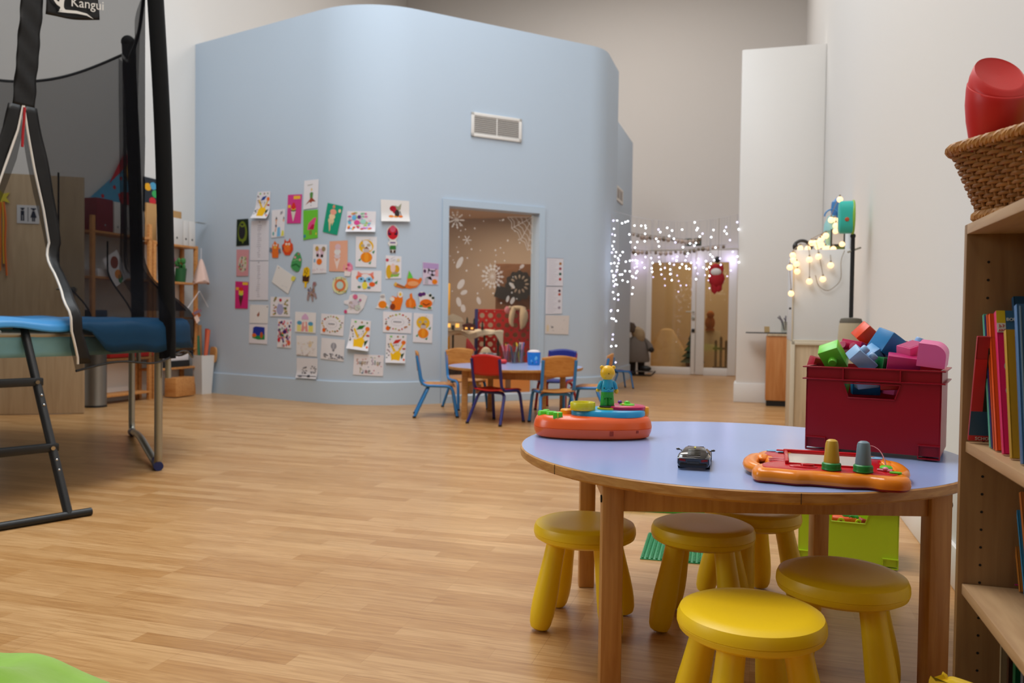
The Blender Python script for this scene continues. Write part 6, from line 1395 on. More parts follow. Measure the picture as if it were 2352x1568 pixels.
# ------------------------------------------------------------------ children's pictures on the blue wall
def pm_(h): return mat('paper_' + h, '#' + h, .75, spec=.15)
class Sheet:
    """a sheet of paper that follows the wall; patches in paper coordinates 0..1"""
    def __init__(s, corners, paper, curl=0.0, outline=None):
        s.q = [wall_px(*c) for c in corners]; s.b = MB(); s.k = 0; s.curl = curl
        n = 8
        if outline is None:
            for o, fl_ in ((.0062, 1), (.0046, 0)):
                vs = [s.P(i / n, j / n, o) for i in range(n + 1) for j in range(n + 1)]
                s.b.add(vs, [(i * (n + 1) + j, (i + 1) * (n + 1) + j, (i + 1) * (n + 1) + j + 1, i * (n + 1) + j + 1) for i in range(n) for j in range(n)], pm_(paper))
            e = [(i / n, 0) for i in range(n)] + [(1, i / n) for i in range(n)] + [(1 - i / n, 1) for i in range(n)] + [(0, 1 - i / n) for i in range(n)]
        else: e = outline
        m = len(e); vs = [s.P(x, y, .0046) for x, y in e] + [s.P(x, y, .0062) for x, y in e]
        s.b.add(vs, [(i, (i + 1) % m, m + (i + 1) % m, m + i) for i in range(m)] + ([list(range(m, 2 * m))] if outline else []), pm_(paper))
    def P(s, x, y, o=.0062):
        (s0, z0), (s1, z1), (s2, z2), (s3, z3) = s.q      # TL TR BR BL
        sa = (s0 * (1 - x) + s1 * x) * y + (s3 * (1 - x) + s2 * x) * (1 - y); za = (z0 * (1 - x) + z1 * x) * y + (z3 * (1 - x) + z2 * x) * (1 - y)
        return wall_pt(sa, za, o + s.curl * max(0, (.45 - y) / .45) ** 2)
    def poly(s, pts, col):
        s.k += 1; o = .0066 + .0002 * s.k; s.b.add([s.P(x, y, o) for x, y in pts], [list(range(len(pts)))], pm_(col)); return s
    def e(s, x, y, rx, ry, col, n=14): return s.poly([(x + rx * math.cos(2 * PI * i / n), y + ry * math.sin(2 * PI * i / n)) for i in range(n)], col)
    def r(s, x0, y0, x1, y1, col): return s.poly([(x0, y0), (x1, y0), (x1, y1), (x0, y1)], col)
    def line(s, pts, w, col):
        for (x0, y0), (x1, y1) in zip(pts, pts[1:]):
            d = math.hypot(x1 - x0, y1 - y0) or 1; nx, ny = -(y1 - y0) / d * w / 2, (x1 - x0) / d * w / 2
            s.poly([(x0 - nx, y0 - ny), (x1 - nx, y1 - ny), (x1 + nx, y1 + ny), (x0 + nx, y0 + ny)], col); s.k -= 1
        s.k += 1; return s
    def dots(s, cols, n, x0, y0, x1, y1, r, seed):
        R = random.Random(seed)
        for i in range(n): s.e(x0 + (x1 - x0) * R.random(), y0 + (y1 - y0) * R.random(), r * (.7 + .6 * R.random()), r * (.6 + .4 * R.random()), cols[i % len(cols)], 8); s.k = min(s.k, 12)
        return s
    def done(s, name, label, cat, group='pictures on the blue wall'):
        return tag(s.b.build(name), label, cat, group)
WH = 'e6e3e8'
def veg_basket(c, curl, long_, label, seed):
    s = Sheet(c, WH, curl)
    s.poly([(.30, .08), (.70, .08), (.78, .34), (.62, .42), (.40, .42), (.24, .34)], 'ecb81c').poly([(.40, .38), (.18, .66), (.24, .72), (.50, .42)], 'efc12a').poly([(.58, .38), (.80, .66), (.88, .64), (.66, .36)], 'efc12a')
    s.e(.86, .72, .11, .075, 'e8722a').poly([(.32, .66), (.45, .80), (.75, .84), (.60, .70)], long_).e(.24, .92, .06, .035, '7fc46a').e(.56, .92, .05, .03, 'a8744a').e(.82, .92, .04, .03, '5a8a5a')
    s.poly([(.76, .30), (.94, .36), (.86, .22), (.80, .12)], '2c4a2a').e(.9, .5, .09, .03, 'b8302c').e(.92, .12, .05, .04, 'd8602c').dots(['5a3a2a', '2a2a34', '8a3a5a', '3a6a5a'], 12, .06, .12, .20, .86, .028, seed).dots(['3a3a44', '8a5a2a'], 7, .3, .48, .72, .64, .02, seed + 1)
    return s.done('vegetable_picture', label, 'picture')
def pumpkin_card(c, label):
    s = Sheet(c, WH); s.e(.5, .68, .35, .22, 'e8b428', 20).e(.34, .70, .09, .05, 'b8a890').e(.62, .72, .09, .05, 'b8a890').e(.52, .55, .14, .10, 'c8b8b4').poly([(.40, .60), (.52, .68), (.64, .60)], '8a5a3a')
    s.e(.52, .32, .28, .17, 'e8861e', 20).e(.52, .32, .10, .165, 'ef9a2a').poly([(.14, .22), (.28, .30), (.22, .18)], '3a8a5a').poly([(.78, .50), (.92, .56), (.86, .44)], '3a8a5a').poly([(.62, .12), (.76, .20), (.72, .10)], '3a8a5a').dots(['b0a8a4', '8a8a8c'], 8, .1, .84, .9, .92, .015, 3)
    return s.done('pumpkin_card', label, 'picture')
def wreath_card(c, label, seed, word=True):
    s = Sheet(c, WH); R = random.Random(seed)
    for i in range(22):
        a = 2 * PI * i / 22; s.e(.5 + .40 * math.cos(a) * (.9 + .2 * R.random()), .52 + .36 * math.sin(a) * (.9 + .2 * R.random()), .022 + .025 * R.random(), .025 + .022 * R.random(), R.choice(['a8b04a', '6a7a4a', 'b8702c', 'c8a03a', '7a4a3a', '8a90a0', 'c83a2c']), 7); s.k = min(s.k, 14)
    s.e(.17, .20, .075, .10, 'e0651e')
    for i in range(26):
        a = 2 * PI * i / 26; s.e(.5 + .22 * math.cos(a), .52 + .18 * math.sin(a), .008, .011, '6a6a6a', 6); s.k = min(s.k, 14)
    for i in range(7): s.r(.36 + i * .04, .50, .385 + i * .04, .56, '70707a'); s.k = min(s.k, 14)
    return s.done('autumn_card', label, 'picture')
def icecream(c, bg, scoops, cone, label, tags_=()):
    s = Sheet(c, bg)
    for q in tags_: s.r(*q)
    s.poly([(.28, .42), (.62, .42), (.45, .05)], cone)
    for x, y, rx, ry, col in scoops: s.e(x, y, rx, ry, col)
    return s.done('ice_cream_card', label, 'picture')
veg_basket([(593, 440.6), (622, 439), (620, 502.6), (583.6, 501.8)], .05, '2c4a9a', 'white card with yellow basket and blue leaf, highest at the left end of the pictures', 5)
s = Sheet([(545, 504), (571, 502), (573, 563), (543.5, 565)], '1e2a20'); s.e(.5, .5, .38, .42, '6a7a22', 20).e(.46, .54, .28, .30, '26262a', 18).poly([(.25, .82), (.5, .74), (.75, .82), (.6, .70), (.4, .70)], '7a8a2a').e(.3, .1, .18, .08, '16201a').e(.75, .1, .18, .08, '16201a'); s.done('owl_card', 'dark green card with an olive ringed owl at the left edge', 'picture')
for c, lb, sd in (([(578, 507), (619, 505.6), (618, 598), (575, 598)], 'tall white list with faint grey writing, the upper of the two', 3), ([(575, 599.5), (618, 599.5), (617, 688.8), (573, 688.8)], 'tall white list with faint grey writing, the lower of the two', 8)):
    s = Sheet(c, 'dcdae2'); R = random.Random(sd); s.e(.48, .965, .03, .012, '60606c')
    for i in range(16): w_ = .05 + .1 * R.random(); s.r(.5 - w_, .08 + .052 * i, .5 + w_ * R.random(), .10 + .052 * i, 'bcbac4'); s.k = 2
    s.done('name_list', lb, 'list')
s = Sheet([(625.7, 482.7), (656, 479.6), (654, 543), (624, 546)], WH); s.poly([(.42, .02), (.70, .02), (.66, .36), (.46, .36)], '7fb8e0').e(.36, .62, .08, .06, 'e0b09a').poly([(.30, .64), (.36, .76), (.44, .66)], '2c3038').line([(.36, .56), (.34, .34), (.30, .2)], .06, 'd89a7a').poly([(.28, .46), (.42, .44), (.40, .36), (.30, .38)], '4a5a78').e(.92, .60, .06, .06, 'e0b09a').poly([(.88, .62), (.92, .74), (.98, .66)], '2c2c38').poly([(.75, .02), (.97, .04), (.95, .2), (.82, .24)], 'e0dc5a').e(.16, .14, .07, .07, '6ab0b0').line([(.66, .80), (.70, .92), (.74, .82), (.8, .94), (.84, .84)], .02, '5a5a6a'); s.done('figure_drawing', 'white drawing with two little figures, pale blue skirt and yellow corner', 'picture')
T1 = ((.42, .84, .90, .95, 'f0b83a'), (.04, .54, .24, .64, 'f0b83a'))
icecream([(662.4, 447.5), (694.6, 446), (691.5, 512.5), (660, 513)], 'd23f8c', [(.45, .46, .18, .05, '3a4a3a'), (.45, .50, .17, .05, 'd8c83a'), (.45, .57, .16, .09, 'd8342a'), (.45, .66, .10, .06, 'd8342a')], 'd8cfc4', 'pink ice cream card with yellow tags, the one higher up near the top', T1)
s = Sheet([(700, 415), (733, 411.5), (730.5, 476.5), (697.6, 481)], WH); s.poly([(.46, .28), (.62, .28), (.66, .54), (.54, .58), (.42, .54)], '5a8a4a').e(.54, .66, .06, .05, 'e0c08a').poly([(.40, .30), (.50, .38), (.66, .34), (.86, .22), (.60, .24), (.52, .18), (.44, .24), (.14, .14)], 'a04a34').line([(.25, .82), (.62, .84)], .02, 'a0a090').e(.54, .1, .02, .03, '8a8a8a'); s.done('princess_drawing', 'white drawing of a green dressed figure, highest of all the pictures', 'picture')
s = Sheet([(697.6, 483.4), (731, 481), (730.5, 546), (697.6, 551)], '6cc23a'); s.poly([(.28, .32), (.36, .54), (.74, .72), (.92, .72), (.80, .52), (.74, .32)], 'e0508a').poly([(.40, .34), (.62, .50), (.78, .48), (.72, .30)], 'b81c4a').r(.42, .14, .60, .30, '8a8a3a').e(.10, .12, .08, .06, '3a8aa0').e(.9, .15, .05, .04, 'e0d04a'); s.done('flower_card', 'bright green card with a pink flower below the highest drawing', 'picture')
icecream([(753.5, 465.8), (788.8, 473.7), (775, 540), (742, 532.4)], '1f9a78', [(.44, .44, .20, .10, 'e0c8a0'), (.46, .58, .20, .10, 'ead0a8'), (.48, .74, .20, .10, 'e8a08a'), (.46, .92, .08, .06, 'd88a70'), (.86, .82, .08, .06, 'e8c8a8')], 'e0bf96', 'tilted teal green card with a tan paper ice cream cone')
def cut(cx, cy, w, h, pts, col, tilt=0.0):
    c, s_ = math.cos(tilt), math.sin(tilt); f = lambda x, y: (cx + (x * c - y * s_), cy + (x * s_ + y * c))
    return Sheet([f(-w / 2, -h / 2), f(w / 2, -h / 2), f(w / 2, h / 2), f(-w / 2, h / 2)], col, 0, pts)
EL = lambda n=20: [(.5 + .5 * math.cos(2 * PI * i / n), .5 + .5 * math.sin(2 * PI * i / n)) for i in range(n)]
OWL = [(.25, .05), (.75, .05), (.80, .35), (.98, .30), (.95, .55), (.78, .62), (.80, .82), (.66, .80), (.60, .86), (.46, .98), (.36, .82), (.26, .78), (.24, .58), (.05, .62), (.02, .38), (.22, .32)]
s = cut(633, 573, 27, 42, OWL, 'e0702a'); s.poly([(.02, .38), (.05, .62), (.26, .52), (.24, .34)], '6a7484').poly([(.98, .30), (.95, .55), (.78, .52), (.78, .34)], '6a7484').e(.5, .62, .14, .08, 'e8b04a').e(.40, .74, .07, .05, 'e6d8d0').e(.62, .74, .07, .05, 'e6d8d0'); s.done('owl_craft', 'orange paper owl with grey wings, left one of the pair', 'craft')
s = cut(661, 567, 27, 42, [(.3, .05), (.7, .05), (.98, .35), (.95, .65), (.78, .75), (.72, .98), (.6, .82), (.4, .80), (.28, .94), (.22, .7), (.04, .6), (.08, .3)], 'd84a22'); s.e(.5, .45, .28, .25, 'e8702c').e(.42, .66, .1, .07, 'e6d0c0').e(.66, .66, .1, .07, 'e6d0c0').poly([(.5, .58), (.6, .58), (.55, .48)], 'e8b83a').poly([(.04, .6), (.08, .3), (.2, .4)], '6a3a3a'); s.done('owl_craft', 'red orange paper owl, right one of the pair', 'craft')
s = Sheet([(544.5, 573), (573, 573), (571, 633.5), (543.8, 634)], 'd0949a'); s.e(.5, .45, .34, .30, 'c8c4b0', 16).dots(['c85a5a', '6a8a6a', 'd8b0b8', '8a6a8a', 'a8b86a'], 26, .25, .2, .8, .72, .05, 4); s.done('floral_card', 'dusty pink card with pale flower wreath below the dark owl card', 'picture')
s = cut(681, 601, 27, 46, [(.22, .1), (.5, .0), (.72, .02), (.92, .28), (.98, .62), (.82, .94), (.6, .99), (.38, .86), (.12, .5), (.04, .26)], '4a9a5a'); s.line([(.15, .3), (.5, .38), (.85, .22)], .08, '2a6a3a').line([(.25, .55), (.6, .62), (.9, .55)], .06, '7ab87a').e(.42, .72, .1, .06, 'e09aa0').e(.84, .60, .09, .06, 'e0a0a0').e(.72, .88, .09, .05, 'b06a6a'); s.done('paper_egg', 'green decorated paper egg beside the hamster card', 'craft')
s = Sheet([(638, 608), (677.5, 635), (662.6, 674.7), (625.3, 647.4)], 'e2e0de'); s.poly([(.92, .70), (1.06, .78), (1.08, 1.02), (.92, 1.0), (.86, .84)], 'dcd45a').e(.12, .9, .03, .02, '6a5a5a').dots(['8a94a8'], 5, .4, .1, .85, .3, .015, 2); s.done('tilted_drawing', 'white sheet hung crookedly with a yellow blob at its corner', 'picture')
s = cut(703, 636, 18, 48, [(.42, .0), (.66, .0), (.68, .22), (.95, .28), (1.0, .6), (.95, .9), (.62, 1.0), (.2, .92), (.1, .6), (.12, .28), (.40, .22)], 'e8bc1c', .06); s.poly([(.12, .28), (.95, .28), (.98, .58), (.6, .5), (.5, .62), (.3, .52), (.1, .58)], '4a2a1a').dots(['8a6a1c'], 6, .25, .66, .8, .92, .06, 3); s.done('ice_lolly_craft', 'yellow and brown paper ice lolly beside the egg', 'craft')
s = Sheet([(720.6, 560.7), (752, 561.5), (750.5, 626.6), (717.5, 628)], WH); s.e(.52, .70, .28, .16, 'd8b8c8', 16).e(.3, .85, .14, .09, 'c09a4a').e(.78, .84, .14, .09, 'a08a6a').e(.36, .62, .09, .06, '3a2a2a').e(.68, .60, .09, .06, '3a2a2a').e(.50, .40, .20, .11, 'e8762a').r(.1, .38, .22, .50, '8ab0d0').dots(['e0a0a0', 'c8b0c0'], 12, .05, .04, .95, .16, .02, 6); s.done('hamster_card', 'white card with a pinkish animal face holding an orange heart', 'picture')
icecream([(758, 554), (799, 552), (798.6, 623.8), (756.6, 622.7)], 'e2a88e', [(.46, .50, .17, .08, 'd8c8cc'), (.46, .64, .18, .10, 'dad8d8'), (.48, .80, .16, .10, 'd8b8c0')], 'e6d0c8', 'peach card with a pale paper ice cream in the middle of the wall')
s = Sheet([(798, 485), (863.8, 485.6), (862.4, 533), (796.5, 532.6)], WH, .03); s.dots(['e07ab0', '6ac0e0', 'b89ad8', 'e8a03a', 'c8503a', '8ac8a0', 'e8c8d8', 'd84a8a', 'a8d06a'], 52, .08, .12, .90, .92, .055, 9).e(.36, .45, .1, .12, 'e0509a').e(.26, .68, .08, .12, '6ab8e8').e(.44, .72, .07, .09, '6a3a7a').e(.58, .5, .1, .12, 'a8dcd0'); s.done('garden_picture', 'white sheet crowded with small multicoloured blobs', 'picture')
s = Sheet([(874.4, 458), (939.6, 461.7), (939.6, 509.5), (875.8, 508.8)], 'e6e2e0', .03); s.e(.42, .60, .12, .14, 'a81c2c').e(.50, .48, .10, .12, 'b8203a').poly([(.48, .76), (.60, .70), (.72, .86), (.68, .56), (.58, .50)], '9a9a80').e(.56, .38, .09, .18, '3a3030').e(.35, .24, .09, .06, 'e0802a').e(.52, .23, .09, .05, 'e8963a').e(.68, .24, .08, .06, 'd8702a').line([(.66, .5), (.70, .3)], .025, '3a3434'); s.done('witch_picture', 'white sheet with dark red shape over small pumpkins, upper right', 'picture')
s = cut(902, 548, 30, 66, [(.30, .0), (.46, .02), (.54, .02), (.70, .0), (.72, .2), (.88, .34), (.74, .44), (.86, .52), (.98, .66), (.94, .84), (.68, .98), (.34, .98), (.06, .84), (.02, .66), (.14, .52), (.28, .44), (.10, .34), (.28, .2)], 'e0dcda'); s.e(.5, .70, .42, .23, 'c8202c', 18).poly([(.12, .66), (.2, .84), (.28, .66), (.22, .6)], '4a2a5a').poly([(.88, .66), (.8, .84), (.72, .66), (.78, .6)], '4a2a5a').e(.5, .84, .22, .12, 'd85a78').e(.30, .66, .09, .04, '4a1a1a').e(.70, .66, .09, .04, '4a1a1a').poly([(.26, .12), (.74, .12), (.72, .26), (.28, .26)], '3a7a3a').line([(.3, .36), (.7, .36)], .04, '6a4a8a').poly([(.30, .0), (.46, .02), (.44, .1), (.30, .1)], '4a3020').poly([(.54, .02), (.70, .0), (.7, .1), (.56, .1)], '4a3020'); s.done('paper_doll', 'cut out paper doll with a big red head and green trousers', 'craft')
pumpkin_card([(818, 543), (866, 543.8), (864.5, 614), (816.8, 612.6)], 'white card with yellow arch and orange pumpkin, the upper of the two')
s = cut(800, 618, 23, 33, [(.2, .0), (.78, .02), (.82, .34), (.98, .5), (.9, .8), (.62, .98), (.36, .94), (.06, .74), (.02, .46), (.16, .36)], 'e88aa8', .1); s.poly([(.2, .0), (.78, .02), (.82, .34), (.16, .36)], 'e4dcdc').e(.5, .8, .14, .08, 'd04a7a').e(.36, .52, .1, .06, '9a2a4a').e(.7, .6, .12, .07, 'f0a8c0'); s.done('cupcake_craft', 'small pink paper cupcake at the corner of the peach card', 'craft')
s = Sheet([(807.7, 620.3), (876.5, 621.7), (875.5, 669.8), (806.7, 668.3)], WH); s.e(.46, .66, .30, .20, 'e8702c', 20).poly([(.2, .72), (.22, .96), (.40, .80)], 'e88a80').poly([(.74, .72), (.74, .94), (.56, .80)], 'e88a80').e(.34, .56, .12, .13, '8ac4e8').e(.60, .56, .12, .13, '8ac4e8').e(.34, .58, .04, .05, '2a4a5a').e(.60, .57, .04, .05, '2a4a5a').e(.46, .48, .04, .04, '2a2a34').e(.46, .28, .09, .18, 'e8d84a').e(.70, .34, .10, .11, 'e8622a').poly([(.76, .4), (.88, .54), (.86, .36)], '4a8a5a').e(.28, .2, .06, .06, '5a7a6a').e(.60, .18, .06, .06, '6a8a9a'); s.done('fox_picture', 'white sheet with an orange fox face and pale blue eyes', 'picture')
s = cut(782, 655, 36, 40, EL(26), 'd8d8a8'); s.e(.5, .5, .36, .36, 'd87848', 22).e(.5, .5, .22, .22, 'b8d0c8', 18).dots(['4a8a4a', 'c8505a', 'e8d84a', '6a9a8a'], 16, .08, .08, .92, .2, .03, 2).dots(['4a8a4a', 'c8505a', 'e8d84a'], 14, .08, .8, .92, .94, .03, 5); s.done('paper_wreath', 'round paper wreath with orange ring and greenish border', 'craft')
s = Sheet([(886, 586), (922, 588.7), (921.4, 639), (885.6, 640)], WH); s.e(.22, .30, .2, .30, 'd8a82a').e(.7, .42, .18, .18, 'd8a02a').e(.46, .46, .16, .2, 'e8c8c0').poly([(.34, .2), (.9, .24), (.8, .08), (.3, .06)], '8ab84a').poly([(.44, .3), (.7, .3), (.8, .18), (.4, .18)], 'b09a80').e(.1, .80, .1, .07, 'c84a5a').dots(['9a9aa8'], 14, .28, .74, .7, .96, .02, 7).e(.8, .82, .1, .07, 'e0d0a0'); s.done('girl_picture', 'white sheet with a golden haired figure and grey writing above', 'picture')
s = cut(937, 642, 66, 42, [(.0, .22), (.06, .12), (.30, .02), (.42, .04), (.56, .0), (.78, .08), (.92, .30), (.99, .52), (.94, .62), (.84, .5), (.66, .58), (.60, .8), (.52, 1.0), (.46, .6), (.44, .3), (.36, .14), (.12, .3), (.06, .38)], 'e8762a'); s.poly([(.66, .58), (.60, .8), (.52, 1.0), (.46, .55)], '6ac84a').poly([(.0, .22), (.06, .12), (.12, .28), (.06, .38)], 'e0b04a').line([(.1, .24), (.4, .06)], .05, '6a6a4a').e(.66, .28, .2, .14, 'e8a06a'); s.done('flying_pumpkin_craft', 'orange paper pumpkin with pointed green hat and broom', 'craft')
s = Sheet([(970.5, 601.4), (1007.7, 605), (1006, 654), (971, 653)], 'd8c8d8'); s.r(.02, .72, .98, .98, 'b89ac8').poly([(.30, .52), (.34, .76), (.46, .66), (.72, .66), (.86, .76), (.84, .46), (.6, .38)], '2a2428').e(.46, .54, .11, .08, 'd0c0d8').e(.72, .54, .11, .08, 'd0c0d8').poly([(.2, .32), (.5, .38), (.6, .2), (.4, .24)], '2a2024').e(.76, .14, .18, .12, 'e8821e').e(.12, .6, .09, .08, '5a3a5a').r(.78, .4, .96, .7, 'd8a0a8').r(.12, .04, .34, .3, 'b8b4bc'); s.done('cat_picture', 'lilac sheet with a black cat and orange pumpkin, farthest right in the upper rows', 'picture')
s = cut(817, 697, 56, 46, [(.05, .02), (.62, .0), (.84, .3), (.99, .86), (.86, .97), (.62, .98), (.52, .92), (.44, 1.0), (.28, .92), (.22, .7), (.02, .64), (.04, .5), (.2, .44), (.24, .3), (.06, .16)], 'e2dee2'); s.e(.5, .84, .1, .12, 'd86a90').e(.70, .68, .05, .06, 'b86a9a').e(.10, .10, .07, .09, 'c84a7a').e(.46, .48, .16, .2, 'd0c4d0').e(.32, .56, .06, .06, 'b8a4a0').e(.6, .3, .12, .14, 'c0c8bc').dots(['b0a0b0', 'c8b8b0'], 14, .24, .2, .7, .7, .03, 4); s.done('ghost_drawing', 'pale cut out drawing with pink hearts', 'craft')
for cx, w_, h_, lb, kind in ((878, 32, 36, 'small paper pumpkin with white slip and mushroom, leftmost of the pumpkin row', 0), (910, 30, 44, 'tall orange paper pumpkin with acorn and flower, second in the pumpkin row', 1), (943, 25, 36, 'small orange paper pumpkin with a curl on top, third in the pumpkin row', 2), (978, 40, 42, 'grinning orange paper pumpkin with purple bow, rightmost of the pumpkin row', 3)):
    O = ([(.0, .08), (.25, .06), (.5, .0), (.9, .06), (1.0, .2), (.8, .36), (.74, .62), (.66, .98), (.36, .94), (.34, .66), (.2, .44), (.14, .2)], [(.0, .1), (.3, .0), (.8, .02), (1.0, .5), (.98, .62), (1.0, .86), (.82, 1.0), (.6, .9), (.56, .66), (.2, .74), (.02, .64), (.16, .4)], [(.1, .08), (.9, .0), (1.0, .2), (.9, .5), (.68, .66), (.6, .98), (.4, .9), (.42, .68), (.1, .52), (.02, .3)], [(.02, .12), (.3, .02), (.86, .0), (.84, .3), (1.0, .6), (.9, .74), (.72, .94), (.6, .8), (.4, .98), (.2, 1.0), (.02, .84), (.1, .6), (.14, .36)])[kind]
    s = cut(cx, 690 + (2 if kind == 0 else 0), w_, h_, O, 'e2dedc' if kind in (0, 3) else 'e8761e')
    if kind == 0: s.e(.52, .30, .30, .24, 'e8831e', 18).e(.52, .8, .16, .1, 'b0a8a8').poly([(.7, .08), (.92, .1), (.8, .2)], '5a9a4a')
    if kind == 1: s.e(.22, .18, .2, .16, '8a3a1c').e(.8, .82, .2, .17, 'e6e2dc').e(.8, .82, .1, .09, 'e8b83a').e(.18, .58, .18, .12, 'e6dcd4')
    if kind == 2: s.e(.45, .32, .12, .28, 'ef8c3a').poly([(.7, .04), (.95, .0), (.85, .14)], '4a8a4a')
    if kind == 3: s.e(.5, .34, .36, .24, 'e8701e', 18).line([(.3, .34), (.5, .24), (.72, .34)], .06, '7a2a10').e(.18, .82, .14, .12, '5a2a6a').e(.36, .86, .12, .1, '5a2a6a').e(.74, .78, .09, .08, '2a3a2a').e(.9, .64, .09, .07, '2a3a2a').e(.2, .2, .12, .06, '5a9a4a').e(.7, .1, .12, .06, '4a8a4a')
    s.done('pumpkin_craft', lb, 'craft')
s = cut(717, 669, 24, 46, [(.02, .1), (.18, .02), (.30, .3), (.44, .26), (.52, .0), (.66, .02), (.62, .3), (.84, .18), (.98, .12), (.92, .36), (.78, .46), (.76, .74), (.96, .86), (.9, .98), (.64, .98), (.56, .8), (.56, .56), (.2, .46), (.08, .34)], 'a08a8a'); s.e(.72, .88, .12, .08, '9a6a70').dots(['8a6a4a', '6a5a7a', 'b08a5a'], 16, .15, .3, .8, .7, .05, 6); s.done('horse_craft', 'small mauve paper horse between the lolly and the castle drawing', 'craft')
icecream([(541.6, 645.7), (572, 647.4), (569.8, 708.7), (540.8, 708)], 'cc2a74', [(.46, .46, .17, .05, '4a3a4a'), (.46, .55, .18, .07, 'c8d04a'), (.46, .63, .18, .07, 'e8c03a'), (.46, .72, .17, .07, 'd8342a')], '5a2c24', 'deep pink ice cream card at the far left, lower one', ((.56, .88, .96, .98, 'e8b83a'), (.06, .68, .28, .78, 'e8a83a')))
s = Sheet([(574.8, 698.7), (618, 700.4), (616, 743), (573.9, 741.5)], 'e4e2e2'); s.poly([(.40, .44), (.46, .34), (.54, .44), (.52, .64), (.46, .54)], 'a0604a').e(.04, .95, .02, .02, '6a6a74').e(.94, .9, .03, .03, '6a6a74'); s.done('flame_drawing', 'mostly blank white sheet with a tiny brown flame', 'picture')
s = Sheet([(573.9, 743.5), (616, 744.3), (614.6, 790), (572.8, 787.4)], 'e2dfe6'); s.poly([(.18, .28), (.22, .82), (.36, .88), (.84, .84), (.86, .24)], '2a3a9a').poly([(.18, .28), (.20, .44), (.5, .40), (.86, .48), (.86, .22), (.5, .20)], '2a8a4a').e(.28, .42, .12, .1, 'e06a2a').e(.68, .44, .08, .16, 'b85a2a'); s.done('night_picture', 'white sheet with a dark blue and green painting', 'picture')
s = Sheet([(622.8, 681.3), (667.6, 682.2), (666.8, 727), (621.5, 726)], WH); s.e(.5, .36, .18, .28, 'a8a8cc', 16).poly([(.36, .52), (.42, .70), (.48, .56), (.56, .56), (.62, .70), (.64, .5)], 'a8a8cc').dots(['8a8a4a', '6a7a4a', 'c8a84a', 'b06a7a'], 16, .14, .08, .3, .98, .045, 3).dots(['8a8a4a', '6a7a4a', 'c8a84a'], 16, .72, .08, .88, .98, .045, 4).e(.52, .84, .07, .08, 'c83a4a'); s.done('rabbit_drawing', 'white drawing of a grey lilac rabbit framed by vines', 'picture')
s = Sheet([(639.4, 732), (671.7, 734.4), (669, 799), (637.8, 796.6)], WH); s.dots(['7a4a8a', 'c83a4a', '3a8a4a', 'b8b8bc', 'e05a8a', '3a2a5a', 'e8843a', 'a06ab0'], 60, .06, .05, .94, .95, .055, 12).e(.84, .18, .12, .09, 'e8743a').e(.52, .56, .14, .07, '4a2a6a').e(.12, .26, .1, .08, 'c82a3a'); s.done('floral_picture', 'narrow white card crowded with red, purple and green flowers', 'picture')
s = Sheet([(679, 715.3), (727, 717.8), (725.6, 765), (678.4, 761.7)], 'e6e4e6'); s.r(.1, .04, .30, .36, 'e4dc8a').r(.66, .04, .88, .36, 'e4dc7a').poly([(.3, .05), (.36, .5), (.58, .54), (.64, .05), (.52, .05), (.48, .24), (.42, .05)], 'e09a94').e(.48, .40, .05, .12, 'f0dcd0').e(.22, .46, .12, .1, '5a9ec0').e(.76, .44, .12, .1, '5a9ec0').poly([(.32, .64), (.34, .78), (.5, .94), (.64, .78), (.66, .64)], 'd8b0d4'); s.done('castle_drawing', 'white drawing of a pastel house with blue and lilac domes', 'picture')
s = Sheet([(682, 770), (729.8, 771), (729, 819), (681.7, 814.8)], 'e2dfdf'); s.e(.66, .58, .08, .16, 'e0cca8').dots(['dcc8c4', 'd0ccd0', 'dccfb0'], 26, .06, .1, .9, .7, .03, 3).dots(['b09a94'], 12, .05, .02, .6, .06, .02, 4); s.done('faint_drawing', 'white sheet with very faint yellowish drawing', 'picture')
s = Sheet([(682.5, 821.4), (730.6, 823), (729.8, 870), (682.5, 867)], 'dcdade', .02); s.dots(['8a8a90', '6a6a70'], 16, .22, .22, .5, .56, .035, 3).dots(['7a7a80', '9a9aa0'], 14, .7, .24, .94, .62, .035, 5).line([(.08, .12), (.98, .12)], .03, '50505a').e(.62, .12, .08, .06, '4a4a52').e(.22, .1, .1, .05, '6a6a72'); s.done('pencil_drawing', 'white sheet with grey pencil bicycles, lowest of the pictures', 'picture')
wreath_card([(739, 719.5), (792, 723.4), (789, 771.6), (737, 766)], 'white card with a ring of leaves, left of the two', 21)
wreath_card([(880, 715), (946, 718), (943.6, 765.5), (879.4, 762.4)], 'white card with a ring of leaves, right of the two', 33)
s = Sheet([(739.7, 775), (793, 780), (789.8, 829.7), (737, 823)], 'e0dee2'); s.e(.56, .66, .12, .16, '90909a').e(.56, .66, .05, .16, 'b0b0b8').poly([(.50, .5), (.62, .5), (.58, .40), (.54, .40)], '7a7a84').dots(['6a6a74', '8a8a94'], 34, .16, .06, .98, .30, .035, 6); s.done('balloon_drawing', 'white sheet with a grey pencil hot air balloon', 'picture')
veg_basket([(807.4, 731.8), (852.6, 737), (847, 806), (799, 799)], .04, '2f7a2c', 'white card with yellow basket and dark green cucumber in the lower rows', 14)
pumpkin_card([(949.7, 718), (994, 721), (991.8, 787.7), (947.4, 785.4)], 'white card with yellow arch and orange pumpkin, the lower of the two near the window')
veg_basket([(887, 767), (934.4, 768.5), (929, 833.6), (884.7, 832)], .02, 'c8342a', 'white card with yellow basket and red pepper, lowest on the right', 23)
s = Sheet([(814, 812.5), (882, 815.5), (879.5, 863.5), (811, 860)], 'e4dfe4'); s.dots(['c84a6a', '5a8aa0', '9ab07a', 'd8705a', '6a8ab0'], 22, .04, .06, .96, .96, .022, 3)
